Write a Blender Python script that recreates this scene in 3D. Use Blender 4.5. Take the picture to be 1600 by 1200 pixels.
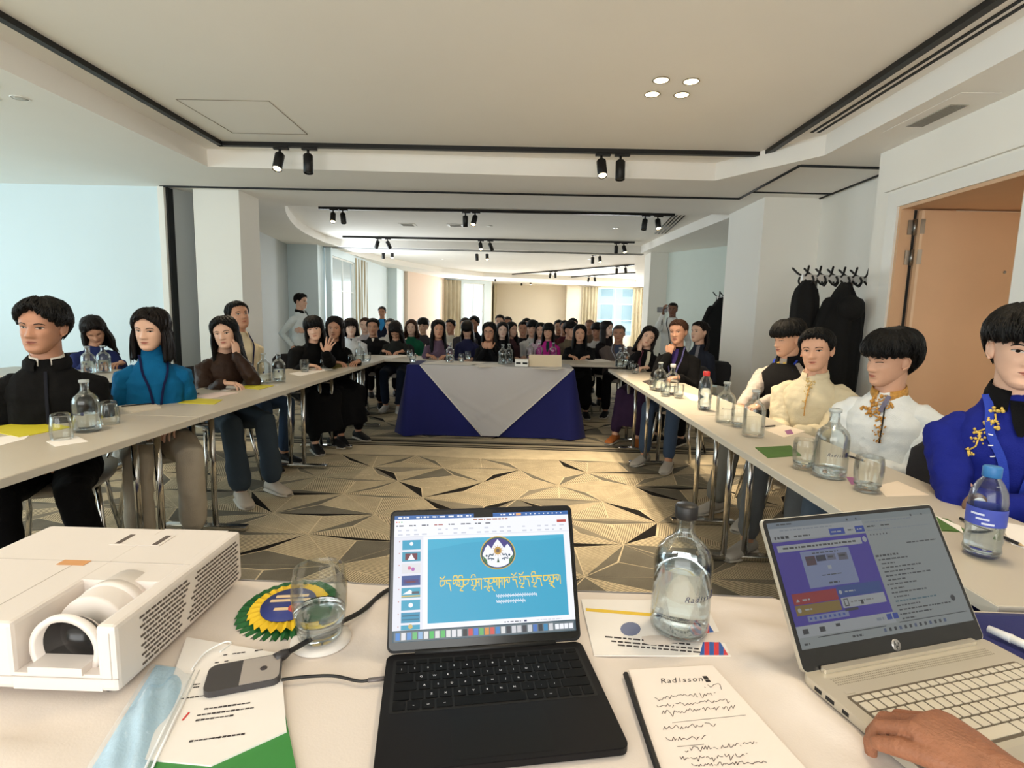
import bpy, bmesh, math, random
import numpy as np
from mathutils import Vector, Matrix
random.seed(7); rng = np.random.default_rng(7)
for o in list(bpy.data.objects): bpy.data.objects.remove(o)
SC = bpy.context.scene; COL = SC.collection
PI = math.pi
# ---------------------------------------------------------------- camera
CH = 1.27; FPX = 835.0
FW = np.array([-0.0150, 0.9919, -0.1262]); FW /= np.linalg.norm(FW)
_r0 = np.cross(FW, [0, 0, 1]); _r0 /= np.linalg.norm(_r0); _u0 = np.cross(_r0, FW)
_a = math.radians(1.435)
RT = math.cos(_a)*_r0 + math.sin(_a)*_u0; UP = -math.sin(_a)*_r0 + math.cos(_a)*_u0
CAM = np.array([0, 0, CH])
cd = bpy.data.cameras.new('camera'); cam = bpy.data.objects.new('camera', cd); COL.objects.link(cam)
cd.sensor_width = 36; cd.lens = FPX/1600*36; cd.clip_start = .02; cd.clip_end = 200
cam.matrix_world = Matrix(((RT[0], UP[0], -FW[0], 0), (RT[1], UP[1], -FW[1], 0), (RT[2], UP[2], -FW[2], CH), (0, 0, 0, 1)))
SC.camera = cam
# ---------------------------------------------------------------- look
vs = SC.view_settings
vs.view_transform = 'Standard'; vs.look = 'None'; vs.gamma = 1; vs.use_curve_mapping = False; vs.exposure = 0.8
SC.cycles.max_bounces = 10; SC.cycles.diffuse_bounces = 8; SC.cycles.transparent_max_bounces = 24; SC.cycles.transmission_bounces = 10
SC.cycles.caustics_reflective = False; SC.cycles.caustics_refractive = False
SC.cycles.sample_clamp_indirect = 4
# ---------------------------------------------------------------- daylight sky seen through the windows
W = bpy.data.worlds.new('daylight'); SC.world = W; W.use_nodes = True
W.node_tree.nodes['Background'].inputs[0].default_value = (.78, .93, 1.0, 1); W.node_tree.nodes['Background'].inputs[1].default_value = 1.0
def area(name, loc, rot, sx, sy, power, col, spread=180):
    l = bpy.data.lights.new(name, 'AREA'); l.shape = 'RECTANGLE'; l.size = sx; l.size_y = sy; l.energy = power; l.color = col; l.spread = math.radians(spread)
    o = bpy.data.objects.new(name, l); o.location = loc; o.rotation_euler = rot; COL.objects.link(o); return o
# daylight entering through the room's window walls (beside the tables, along the far facade)
area('window_daylight_left', (-7.6, 2.0, 1.55), (0, -PI/2, 0), 2.1, 6.0, 62, (.66, .90, 1.0))
area('fill_light_back', (-1.5, -2.6, 1.7), (PI/2, 0, 0), 5.0, 2.0, 82, (1.0, .95, .88))  # added soft fill from behind the camera, not a known window
area('window_daylight_far', (-4.05, 12.5, 1.5), (0, -PI/2, 0), 2.0, 3.5, 85, (.88, .96, 1.0))
area('window_daylight_end', (4.1, 23.5, 1.5), (-PI/2, 0, 0), 3.0, 2.0, 350, (.92, .97, 1.0))
area('window_daylight_bay', (-2.3, 21.4, 1.5), (-PI/2, 0, .6), 2.0, 2.0, 60, (.92, .97, 1.0))
area('corridor_ceiling_light', (4.0, 2.85, 2.6), (0, 0, 0), .4, .4, 7, (1.0, .88, .74))
# ---------------------------------------------------------------- helpers
def at(px, py, X=None, Y=None, Z=None):
    """world point on the line of sight through a photo pixel, at a known X, depth Y or height Z"""
    d = FW*FPX + RT*(px-800) - UP*(py-600)
    t = (Z-CH)/d[2] if Z is not None else (Y/d[1] if Y is not None else X/d[0])
    return Vector(CAM + t*d)
def lin(c):
    c = c/255.0; return c/12.92 if c <= .04045 else ((c+.055)/1.055)**2.4
def rgb(c): return (lin(c[0]), lin(c[1]), lin(c[2]), 1)
MATS = {}
def mat(name, c, rough=.6, metal=0, var=.0, vscale=8, bump=0, bscale=60, stretch=None, emit=0, trans=0, ior=1.45, alpha=1, spec=.5, sheen=0, coat=0):
    if name in MATS: return MATS[name]
    m = bpy.data.materials.new(name); m.use_nodes = True; MATS[name] = m
    nt = m.node_tree; b = nt.nodes['Principled BSDF']; L = nt.links.new
    col = rgb(c); b.inputs['Base Color'].default_value = col; b.inputs['Roughness'].default_value = rough; b.inputs['Metallic'].default_value = metal
    b.inputs['Specular IOR Level'].default_value = spec; b.inputs['IOR'].default_value = ior; b.inputs['Transmission Weight'].default_value = trans; b.inputs['Alpha'].default_value = alpha
    if sheen: b.inputs['Sheen Weight'].default_value = sheen
    if coat: b.inputs['Coat Weight'].default_value = coat
    if emit: b.inputs['Emission Color'].default_value = col; b.inputs['Emission Strength'].default_value = emit
    if var or bump:
        tc = nt.nodes.new('ShaderNodeTexCoord'); src = tc.outputs['Object']
        if stretch:
            mp = nt.nodes.new('ShaderNodeMapping'); mp.inputs['Scale'].default_value = stretch; L(src, mp.inputs[0]); src = mp.outputs[0]
        if var:
            n = nt.nodes.new('ShaderNodeTexNoise'); n.inputs['Scale'].default_value = vscale; n.inputs['Detail'].default_value = 4; L(src, n.inputs['Vector'])
            r = nt.nodes.new('ShaderNodeMapRange'); r.inputs['From Min'].default_value = .3; r.inputs['From Max'].default_value = .7
            r.inputs['To Min'].default_value = 1-var; r.inputs['To Max'].default_value = 1+var; L(n.outputs[0], r.inputs[0])
            mx = nt.nodes.new('ShaderNodeMix'); mx.data_type = 'RGBA'; mx.blend_type = 'MULTIPLY'; mx.inputs[0].default_value = 1; mx.inputs[6].default_value = col
            L(r.outputs[0], mx.inputs[7]); L(mx.outputs[2], b.inputs['Base Color'])
        if bump:
            n2 = nt.nodes.new('ShaderNodeTexNoise'); n2.inputs['Scale'].default_value = bscale; n2.inputs['Detail'].default_value = 3; L(src, n2.inputs['Vector'])
            bp = nt.nodes.new('ShaderNodeBump'); bp.inputs['Strength'].default_value = bump; bp.inputs['Distance'].default_value = .01; L(n2.outputs[0], bp.inputs['Height']); L(bp.outputs[0], b.inputs['Normal'])
    return m
def tag(o, label=None, cat=None, group=None, kind=None):
    for k, v in (('label', label), ('category', cat), ('group', group), ('kind', kind)):
        if v: o[k] = v
    return o
def link(name, data, parent=None):
    o = bpy.data.objects.new(name, data); COL.objects.link(o)
    if parent is not None: o.parent = parent
    return o
def empty(name, loc=(0, 0, 0), rz=0, label=None, cat=None, group=None):
    o = link(name, None); o.location = loc; o.rotation_euler = (0, 0, rz); o.empty_display_size = .1
    return tag(o, label, cat, group)
class MB:
    """collects shapes into one mesh; .m is the material slot of the faces added next"""
    def __init__(s): s.V = []; s.F = []; s.I = []; s.S = []; s.m = 0; s.sm = True; s.n = 0
    def add(s, V, F, sm=None):
        b = s.n; V = np.asarray(V, float).reshape(-1, 3); s.V.append(V); s.n += len(V)
        for f in F: s.F.append([b+i for i in f])
        s.I += [s.m]*len(F); s.S += [s.sm if sm is None else sm]*len(F); return s
    def box(s, x0, x1, y0, y1, z0, z1, bev=0, M=None):
        if bev:
            bm = bmesh.new(); bmesh.ops.create_cube(bm, size=1)
            for v in bm.verts: v.co = ((x0+x1)/2+v.co.x*(x1-x0), (y0+y1)/2+v.co.y*(y1-y0), (z0+z1)/2+v.co.z*(z1-z0))
            bmesh.ops.bevel(bm, geom=bm.edges[:], offset=bev, segments=2, affect='EDGES', profile=.6)
            bm.verts.index_update(); V = [v.co[:] for v in bm.verts]; F = [[v.index for v in f.verts] for f in bm.faces]; bm.free()
        else:
            V = [(x, y, z) for z in (z0, z1) for y in (y0, y1) for x in (x0, x1)]
            F = [(0, 2, 3, 1), (4, 5, 7, 6), (0, 1, 5, 4), (2, 6, 7, 3), (0, 4, 6, 2), (1, 3, 7, 5)]
        V = np.array(V)
        if M is not None: V = xf(M, V)
        return s.add(V, F, False)
    def loft(s, rings, closed=True, cap=True, sm=None):
        n = len(rings[0]); V = np.concatenate([np.asarray(r, float) for r in rings]); F = []
        for i in range(len(rings)-1):
            for j in range(n if closed else n-1):
                k = (j+1) % n; F.append((i*n+j, i*n+k, (i+1)*n+k, (i+1)*n+j))
        if cap and closed: F.append(tuple(range(n))[::-1]); F.append(tuple((len(rings)-1)*n+j for j in range(n)))
        return s.add(V, F, sm)
    def tube(s, pts, rad, n=8, round_ends=False, flat=1.0, sm=None):
        pts = [np.asarray(p, float) for p in pts]; m = len(pts)
        rad = [rad]*m if np.isscalar(rad) else list(rad)
        T = [pts[min(i+1, m-1)]-pts[max(i-1, 0)] for i in range(m)]; T = [t/(np.linalg.norm(t)+1e-12) for t in T]
        u = np.cross(T[0], [0, 0, 1.0]);
        if np.linalg.norm(u) < .05: u = np.cross(T[0], [0, 1.0, 0])
        u /= np.linalg.norm(u)
        if round_ends:
            a, b = pts[0], pts[-1]; ra, rb = rad[0], rad[-1]
            pts = [a-T[0]*ra*.95, a-T[0]*ra*.7]+pts+[b+T[-1]*rb*.7, b+T[-1]*rb*.95]; rad = [ra*.3, ra*.72]+rad+[rb*.72, rb*.3]; T = [T[0], T[0]]+T+[T[-1], T[-1]]
        R = []
        for p, r, t in zip(pts, rad, T):
            u = u-t*(u@t); u /= np.linalg.norm(u); w = np.cross(t, u)
            R.append([p+r*(math.cos(a)*u+flat*math.sin(a)*w) for a in np.arange(n)*2*PI/n])
        return s.loft(R, sm=sm)
    def lathe(s, prof, n=24, c=(0, 0, 0), cap=True, sm=None):
        R = [[(c[0]+r*math.cos(a), c[1]+r*math.sin(a), c[2]+z) for a in np.arange(n)*2*PI/n] for r, z in prof]
        return s.loft(R, cap=cap, sm=sm)
    def ell(s, c, r, n=12, k=8, M=None):
        R = []
        for i in range(k+1):
            t = -PI/2+PI*(.02+.96*i/k); R.append([(r[0]*math.cos(t)*math.cos(a), r[1]*math.cos(t)*math.sin(a), r[2]*math.sin(t)) for a in np.arange(n)*2*PI/n])
        V = np.array(R).reshape(-1, 3)
        if M is not None: V = V@np.array(M.to_3x3()).T
        V = V+np.array(c); return s.loft(V.reshape(k+1, n, 3))
    def poly(s, pts, sm=False): return s.add(pts, [tuple(range(len(pts)))], sm)
    def prism(s, pts, z0, z1):
        n = len(pts); V = [(p[0], p[1], z0) for p in pts]+[(p[0], p[1], z1) for p in pts]
        return s.add(V, [tuple(range(n))[::-1], tuple(range(n, 2*n))]+[(i, (i+1) % n, n+(i+1) % n, n+i) for i in range(n)], False)
    def move(s, M):
        s.V = [xf(M, v) for v in s.V]; return s
    def build(s, name, mats, parent=None, loc=None):
        me = bpy.data.meshes.new(name); V = np.concatenate(s.V) if s.V else np.zeros((0, 3))
        me.from_pydata(V.tolist(), [], s.F)
        for m in (mats if isinstance(mats, (list, tuple)) else [mats]): me.materials.append(m)
        me.polygons.foreach_set('material_index', s.I); me.polygons.foreach_set('use_smooth', s.S)
        o = link(name, me, parent)
        if loc is not None: o.location = loc
        return o
def xf(M, V):
    M = np.array(M); V = np.asarray(V, float); return V@M[:3, :3].T+M[:3, 3]
def Tr(x, y, z): return Matrix.Translation((x, y, z))
def Rz(a): return Matrix.Rotation(a, 4, 'Z')
def Rx(a): return Matrix.Rotation(a, 4, 'X')
def Ry(a): return Matrix.Rotation(a, 4, 'Y')
def copy_tree(o, parent=None):
    c = o.copy(); COL.objects.link(c); c.parent = parent
    for ch in o.children: copy_tree(ch, c)
    return c
def bez(p0, p1, p2, p3, n=12):
    p0, p1, p2, p3 = [np.asarray(p, float) for p in (p0, p1, p2, p3)]
    return [(1-t)**3*p0+3*(1-t)**2*t*p1+3*(1-t)*t*t*p2+t**3*p3 for t in np.linspace(0, 1, n)]
def catmull(P, n=8):
    P = [np.asarray(p, float) for p in P]; P = [2*P[0]-P[1]]+P+[2*P[-1]-P[-2]]; out = []
    for i in range(1, len(P)-2):
        for t in np.arange(n)/n:
            a, b, c, d = P[i-1:i+3]; out.append(.5*(2*b+(c-a)*t+(2*a-5*b+4*c-d)*t*t+(3*b-a-3*c+d)*t**3))
    return out+[P[-2]]
# ================================================================ THE SETTING
M_ceil = mat('ceiling_paint', (245, 242, 237), .9, var=.012, vscale=1.5)
M_wall = mat('wall_paint', (242, 240, 234), .85, var=.012, vscale=1.2)
M_wallc = mat('wall_paint_cool', (220, 234, 240), .6, var=.015, vscale=1.0)
M_cream = mat('wall_paint_cream', (230, 221, 206), .85, var=.015, vscale=1)
M_black = mat('black_powder_coat', (16, 15, 15), .45)
M_dark = mat('dark_gap', (34, 36, 38), .7)
M_chrome = mat('chrome', (205, 203, 200), .16, 1)
M_steel = mat('brushed_steel', (150, 148, 144), .32, 1)
M_peach = mat('door_peach_laminate', (214, 178, 144), .55, var=.03, vscale=3)
M_white = mat('white_lacquer', (238, 238, 234), .4)
M_greyp = mat('partition_grey', (182, 188, 190), .55, var=.02, vscale=1)
SOF, TRAY = 2.67, 2.84
def structure(o): o['kind'] = 'structure'; return o
# ---- floor: printed geometric carpet
def carpet():
    def carpet_mat(name, c, hatch, ang, c2):
        m = bpy.data.materials.new(name); m.use_nodes = True; nt = m.node_tree; b = nt.nodes['Principled BSDF']; L = nt.links.new
        b.inputs['Roughness'].default_value = .95; b.inputs['Specular IOR Level'].default_value = .1
        tc = nt.nodes.new('ShaderNodeTexCoord'); mp = nt.nodes.new('ShaderNodeMapping'); mp.inputs['Rotation'].default_value = (0, 0, ang); L(tc.outputs['Object'], mp.inputs[0])
        n = nt.nodes.new('ShaderNodeTexNoise'); n.inputs['Scale'].default_value = 230; n.inputs['Detail'].default_value = 2; L(tc.outputs['Object'], n.inputs[0])
        n2 = nt.nodes.new('ShaderNodeTexNoise'); n2.inputs['Scale'].default_value = 7; n2.inputs['Detail'].default_value = 3; L(tc.outputs['Object'], n2.inputs[0])
        w = nt.nodes.new('ShaderNodeTexWave'); w.inputs['Scale'].default_value = 24; w.inputs['Distortion'].default_value = .8; w.inputs['Detail'].default_value = 1; L(mp.outputs[0], w.inputs[0])
        cr = nt.nodes.new('ShaderNodeValToRGB'); cr.color_ramp.elements[0].position = .25; cr.color_ramp.elements[1].position = .55
        cr.color_ramp.elements[0].color = rgb(c2); cr.color_ramp.elements[1].color = rgb(c); L(w.outputs[0], cr.inputs[0])
        mx = nt.nodes.new('ShaderNodeMix'); mx.data_type = 'RGBA'; mx.inputs[0].default_value = hatch; mx.inputs[6].default_value = rgb(c); L(cr.outputs[0], mx.inputs[7])
        a = nt.nodes.new('ShaderNodeMath'); a.operation = 'MULTIPLY_ADD'; a.inputs[1].default_value = .7; a.inputs[2].default_value = .65; L(n.outputs[0], a.inputs[0])
        a2 = nt.nodes.new('ShaderNodeMath'); a2.operation = 'MULTIPLY_ADD'; a2.inputs[1].default_value = .5; a2.inputs[2].default_value = .75; L(n2.outputs[0], a2.inputs[0])
        a3 = nt.nodes.new('ShaderNodeMath'); a3.operation = 'MULTIPLY'; L(a.outputs[0], a3.inputs[0]); L(a2.outputs[0], a3.inputs[1])
        m2 = nt.nodes.new('ShaderNodeMix'); m2.data_type = 'RGBA'; m2.blend_type = 'MULTIPLY'; m2.inputs[0].default_value = 1; L(mx.outputs[2], m2.inputs[6]); L(a3.outputs[0], m2.inputs[7])
        L(m2.outputs[2], b.inputs['Base Color'])
        bp = nt.nodes.new('ShaderNodeBump'); bp.inputs['Strength'].default_value = .5; bp.inputs['Distance'].default_value = .004; L(n.outputs[0], bp.inputs['Height']); L(bp.outputs[0], b.inputs['Normal'])
        return m
    base = (176, 166, 146)
    mats = [carpet_mat('carpet_base', (206, 192, 164), 0, 0, base)]
    for i in range(4): mats.append(carpet_mat('carpet_light_hatched_%s' % 'abcd'[i], (204, 190, 162), 1, i*.8+.3, (132, 122, 104)))
    mats.append(carpet_mat('carpet_mid', (141, 134, 119), .5, .9, (120, 114, 102)))
    mats.append(carpet_mat('carpet_grey', (112, 108, 98), 0, 0, base))
    mats.append(carpet_mat('carpet_charcoal', (34, 32, 31), 0, 0, base))
    mats.append(carpet_mat('carpet_plain', (168, 158, 138), .25, .2, (150, 142, 125)))
    b = MB(); b.sm = False
    b.m = 0; b.poly([(-9, -3, 0), (7, -3, 0), (7, 5.02, 0), (-9, 5.02, 0)])
    b.m = 8; b.poly([(-9, 5.30, 0), (7, 5.30, 0), (7, 25, 0), (-9, 25, 0)])
    # the carpet border / partition threshold
    for i, (y0, y1, k) in enumerate(((5.02, 5.05, 7), (5.05, 5.10, 5), (5.10, 5.125, 7), (5.125, 5.19, 8), (5.19, 5.24, 7), (5.24, 5.30, 6))):
        b.m = k; b.poly([(-9, y0, 0), (7, y0, 0), (7, y1, 0), (-9, y1, 0)])
    R = random.Random(21); pt = {}
    dx, dy = .62, .36
    def p(i, j):
        if (i, j) not in pt: pt[(i, j)] = np.array([(i+.5*(j % 2))*dx+R.uniform(-.05, .05), j*dy+R.uniform(-.035, .035)])
        return pt[(i, j)]
    def tri(A, B, C, z, k, sh):
        c = (A+B+C)/3; Q = [c+(q-c)*(1-sh/max(.05, np.linalg.norm(q-c))) for q in (A, B, C)]
        b.m = k; b.poly([(q[0], q[1], z) for q in Q])
    def cells(y0, y1, x0, x1, off):
        for j in range(int((y0)/dy)-1, int(y1/dy)+2):
            for i in range(int(x0/dx)-1, int(x1/dx)+2):
                o = j % 2
                for T in (((i, j), (i+1, j), (i+o, j+1)), ((i+1, j), (i+1+o, j+1), (i+o, j+1))):
                    P3 = [p(*q) for q in T]
                    if min(q[1] for q in P3) < y0 or max(q[1] for q in P3) > y1: continue
                    s = R.randrange(3); w = [.22, .22, .22]; w[s] = .56
                    k0 = R.randrange(3)
                    # inner point pulled towards one edge: one sliver and two broad facets
                    wt = [.44, .44, .44]; wt[k0] = R.uniform(.10, .2); wt = np.array(wt)/sum(wt); c = sum(q*w_ for q, w_ in zip(P3, wt))
                    for e in range(3):
                        A, B = P3[(e+1) % 3], P3[(e+2) % 3]
                        if e == k0: k = R.choice([7, 7, 6, 6, 5])
                        else: k = R.choice([1, 2, 3, 4, 1, 2, 5, 3, 4, 6])
                        tri(A, B, c, .0006, k, .006)
    cells(-.6, 5.0, -4.6, 3.4, 0); cells(5.32, 9.2, -5, 3.4, 0)
    return structure(b.build('floor', mats))
carpet()
# ---- ceiling with two recessed trays
def ceiling():
    near = [(-3.17, -2.4), (2.5, -2.4), (2.5, 4.73), (1.9, 5.62), (-3.17, 5.5)]
    def q(px, py): v = at(px, py, Z=SOF); return (v.x, v.y)
    f1 = [q(445, 322), q(447, 333), q(453, 344), q(463, 355), q(476, 364), q(492, 372), q(508, 379), (-3.95, 11.75), (2.5, 11.75), q(1035, 381), q(1150, 336), q(800, 326)]
    f2 = [q(537, 394), q(570, 403), q(600, 410), q(650, 419), q(690, 425), q(725, 429), q(755, 432), (4.5, 21.5), (2.45, 12.2)]
    bm = bmesh.new(); E = []
    for loop in ([(-9, -2.9), (7, -2.9), (7, 25), (-9, 25)], near, f1, f2):
        vs_ = [bm.verts.new((x, y, SOF)) for x, y in loop]
        E += [bm.edges.new((vs_[i], vs_[(i+1) % len(vs_)])) for i in range(len(vs_))]
    bmesh.ops.triangle_fill(bm, use_beauty=True, edges=E)
    bm.verts.index_update(); b = MB(); b.sm = False
    b.add([v.co[:] for v in bm.verts], [[v.index for v in f.verts] for f in bm.faces]); bm.free()
    for lp, h in ((near, TRAY), (f1, 2.82), (f2, 2.82)):
        n = len(lp); b.add([(x, y, SOF) for x, y in lp]+[(x, y, h) for x, y in lp], [(i, (i+1) % n, n+(i+1) % n, n+i) for i in range(n)])
        b.add([(x, y, h) for x, y in lp], [tuple(range(n))])
    o = structure(b.build('ceiling', M_ceil))
    # access panel outline, slot diffusers, partition track slots, round downlights stay with the ceiling as its parts
    g = MB(); mg = mat('panel_gap', (150, 142, 130), .9)
    c = [(-2.67, 4.25), (-1.96, 4.25), (-1.965, 5.0), (-2.64, 5.0)]
    for i in range(4):
        (x0, y0), (x1, y1) = c[i], c[(i+1) % 4]; g.tube([(x0, y0, TRAY-.001), (x1, y1, TRAY-.001)], .0035, 4)
    g.build('access_panel', mg, o)
    for dx in (0, .055):
        s = MB(); s.box(2.345+dx, 2.37+dx, -2.2, 4.70, TRAY-.004, TRAY+.003); s.build('slot_diffuser', M_dark, o)
    s = MB()
    L = [(-4.24, 6.37), (2.45, 6.37), (2.445, 5.02), (3.33, 5.05)]
    for (x0, y0), (x1, y1) in zip(L[:-1], L[1:]): s.tube([(x0, y0, SOF-.002), (x1, y1, SOF-.002)], .017, 4)
    s.tube([(2.45, 6.05, SOF-.002), (3.33, 6.05, SOF-.002)], .012, 4); s.tube([(3.31, 4.7, SOF-.004), (3.31, 6.3, SOF-.004)], .012, 4)
    s.build('partition_track_slot', M_dark, o)
    s = MB()
    for y in (11.86, 12.02): s.tube([(-4.4, y, SOF-.002), (2.6, y, SOF-.002)], .012, 4)
    s.build('partition_track_slot', mat('slot_grey', (120, 122, 122), .8), o)
    # air vents
    v = MB(); v.box(2.60, 2.84, 3.45, 4.15, SOF-.004, SOF-.001); vo = v.build('air_vent', M_ceil, o)
    v = MB(); v.box(2.67, 2.79, 3.62, 4.02, SOF-.007, SOF-.004); v.build('grille', mat('vent_grille', (188, 184, 176), .6), vo)
    for k in range(8):
        v = MB(); v.box(2.672+k*.0145, 2.678+k*.0145, 3.63, 4.01, SOF-.012, SOF-.006); v.build('slat', mat('vent_slat', (160, 156, 148), .6), vo)
    for k in range(4):
        v = MB(); x, y = at(1052+k*6, 336+k*.2, Z=2.82).xy; e = at(1024+k*5, 365, Z=2.82)
        v.tube([(x, y, 2.819), (e.x, e.y, 2.819)], .012, 4); v.build('slot_diffuser', M_dark, o)
    for px, py in ((637, 351), (712, 352)):
        p = at(px, py, Z=2.82); v = MB(); v.box(p.x-.14, p.x+.14, p.y-.14, p.y+.14, 2.812, 2.819); q_ = v.build('ceiling_speaker_plate', M_white, o)
        v = MB()
        for k in range(5): v.box(p.x-.10, p.x+.10, p.y-.10+k*.045, p.y-.085+k*.045, 2.808, 2.812)
        v.build('grille', mat('vent_slat', (160, 156, 148), .6), q_)
    for px, py in ((765, 353), (962, 356), (838, 376), (690, 405), (800, 405), (880, 408), (920, 405)):
        p = at(px, py, Z=2.82); v = MB(); v.lathe([(.05, -.004), (.055, -.001), (.04, -.003)], 14, (p.x, p.y, 2.819)); v.build('sprinkler_cover', M_white, o)
    return o
ceil = ceiling()
# ---- walls
def wall(name, p0, p1, z0=0, z1=SOF, th=.15, m=None, holes=()):
    """wall panel from p0 to p1; holes = (s0, s1, z0, z1) along its length"""
    p0, p1 = np.array(p0, float), np.array(p1, float); L = np.linalg.norm(p1-p0); ang = math.atan2(*(p1-p0)[::-1])
    b = MB(); M = Tr(p0[0], p0[1], 0)@Rz(ang); xs = [0]
    for s0, s1, a, c in sorted(holes):
        b.box(xs[-1], s0, 0, th, z0, z1, M=M)
        if a > z0: b.box(s0, s1, 0, th, z0, a, M=M)
        if c < z1: b.box(s0, s1, 0, th, c, z1, M=M)
        xs.append(s1)
    b.box(xs[-1], L, 0, th, z0, z1, M=M)
    return structure(b.build(name, m or M_wall)), M
wall('wall_partition', (-9, 6.42), (-4.26, 6.42), m=M_wallc, th=.10)
b = MB(); b.box(-4.27, -4.20, 6.36, 6.50, 0, SOF-.01); structure(b.build('trim_3', M_wall))
b = MB(); b.box(-4.20, -4.178, 6.40, 6.60, 0, SOF-.01); structure(b.build('trim_4', M_dark))
wall('wall_partition_stack', (-4.18, 6.50), (-3.80, 7.2), m=M_greyp, th=.08)
b = MB(); b.box(-3.94, -3.39, 6.50, 6.98, 0, SOF); structure(b.build('column_left', M_wall))
b = MB(); b.box(-3.975, -3.945, 6.55, 6.60, 0, SOF); structure(b.build('trim_5', M_dark))
wall('wall_left_far', (-4.35, 7.0), (-5.04, 11.6), m=M_greyp)
for i, (x, y) in enumerate(((-4.55, 8.6), (-4.72, 9.6))):
    b = MB(); b.box(x-.0, x+.03, y-.02, y+.02, 0, 2.45); structure(b.build('trim_%d' % (i+6), M_dark))
b = MB(); b.box(-5.04, -4.38, 11.55, 11.95, 0, SOF); structure(b.build('column_left_far', M_wallc))
_w, MA = wall('wall_facade', (-4.38, 17.2), (-4.34, 11.9), th=.12, holes=((3.55, 5.2, .25, 2.5),), m=M_wallc)
b = MB(); b.box(-4.52, -3.98, 17.1, 18.2, 0, SOF); structure(b.build('column_facade', M_wallc))
wall('wall_bay', (-3.17, 21.2), (-3.98, 18.2), th=.12, m=mat('wall_peach', (226, 205, 188), .85))
_w, MBy = wall('wall_bay_window', (-1.3, 22.6), (-3.17, 21.2), th=-.12, holes=((.35, 1.35, .3, 2.55),), m=M_wallc)
wall('wall_end', (-1.3, 24.5), (2.05, 24.5), th=.12, m=M_cream)
wall('wall_end_return', (-1.3, 22.6), (-1.3, 24.5), th=.12, m=M_cream)
b = MB(); b.box(1.95, 2.5, 23.9, 24.6, 0, SOF); structure(b.build('column_end', M_cream))
_w, ME = wall('wall_end_window', (2.5, 23.9), (7.0, 23.9), th=.12, holes=((.8, 2.4, .5, 2.6),), m=M_cream)
# right side
wall('wall_right', (2.92, -2.9), (2.92, 4.66), th=-.42, holes=((3.28+2.9, 4.36+2.9, 0, 2.19),), m=M_wall)
wall('wall_right_recess', (3.34, 4.6), (3.34, 6.4), th=-.15, m=M_wall)
b = MB(); b.box(2.70, 3.5, 6.28, 7.32, 0, SOF); structure(b.build('column_right', M_wall))
wall('wall_right_far', (3.95, 7.3), (3.95, 10.1), th=-.15, m=M_greyp)
wall('wall_right_angled', (3.95, 10.05), (3.05, 11.55), th=-.15, m=mat('wall_paint_sage', (212, 222, 216), .8, var=.01))
b = MB(); b.box(2.68, 3.15, 11.55, 12.1, 0, SOF); structure(b.build('column_right_far', M_wall))
wall('wall_right_end', (7.0, 12.0), (7.0, 24.0), th=-.12, m=M_cream); wall('wall_right_link', (3.05, 12.05), (7.0, 12.05), th=.12, m=M_cream)
# the wall behind the photographer and the window wall beside the tables
wall('wall_back', (-9, -2.9), (3.0, -2.9), th=-.12, holes=((5.0, 10.0, .7, 2.5),), m=M_wall)
_w, ML = wall('wall_left', (-7.8, -2.9), (-7.8, 6.5), th=.12, holes=((2.9, 8.9, .4, 2.6),), m=M_wall)
b = MB(); b.box(-7.8, 2.9, -2.885, -2.87, 0, .08); structure(b.build('baseboard_back', M_white))
b = MB(); b.box(2.905, 2.918, -2.8, 3.15, 0, .08); structure(b.build('baseboard_right', M_white))
# windows
M_pane = mat('window_pane_glass', (235, 248, 250), .02, alpha=.12, spec=.5)
def window(name, M, s0, s1, z0, z1, cols, rows, y=.06):
    o = structure(empty(name))
    f = MB(); w = .035
    for x in (s0, s1-w): f.box(x, x+w, y-.03, y+.03, z0, z1, M=M)
    for z in (z0, z1-w): f.box(s0, s1, y-.03, y+.03, z, z+w, M=M)
    f.build('window_frame', M_white, o)
    for i in range(1, cols):
        x = s0+(s1-s0)*i/cols; g = MB(); g.box(x-.012, x+.012, y-.02, y+.02, z0, z1, M=M); g.build('mullion', M_white, o)
    for j in range(1, rows):
        z = z0+(z1-z0)*j/rows; g = MB(); g.box(s0, s1, y-.02, y+.02, z-.012, z+.012, M=M); g.build('mullion', M_white, o)
    for i in range(cols):
        for j in range(rows):
            g = MB(); g.box(s0+(s1-s0)*i/cols, s0+(s1-s0)*(i+1)/cols, y-.003, y+.003, z0+(z1-z0)*j/rows, z0+(z1-z0)*(j+1)/rows, M=M); g.build('pane', M_pane, o)
    return o
window('window_1', MA, 3.55, 5.2, .25, 2.5, 2, 3)
window('window_2', MBy, .35, 1.35, .3, 2.55, 2, 4, y=-.06)
window('window_3', ME, .8, 2.4, .5, 2.6, 2, 3)
window('window_4', ML, 2.9, 8.9, .4, 2.6, 5, 2)
# the pale facade across the street, seen small through the end windows
b = MB(); b.box(1.5, 9, 33, 34, -4, 9); so = structure(b.build('background_building', mat('street_facade', (176, 205, 212), .8, var=.05)))
for i in range(5):
    for j in range(4):
        g = MB(); g.box(2.2+i*1.3, 2.9+i*1.3, 32.95, 33.0, -.6+j*1.6, .5+j*1.6); g.build('window', mat('street_window', (120, 160, 175), .2), so)
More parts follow.
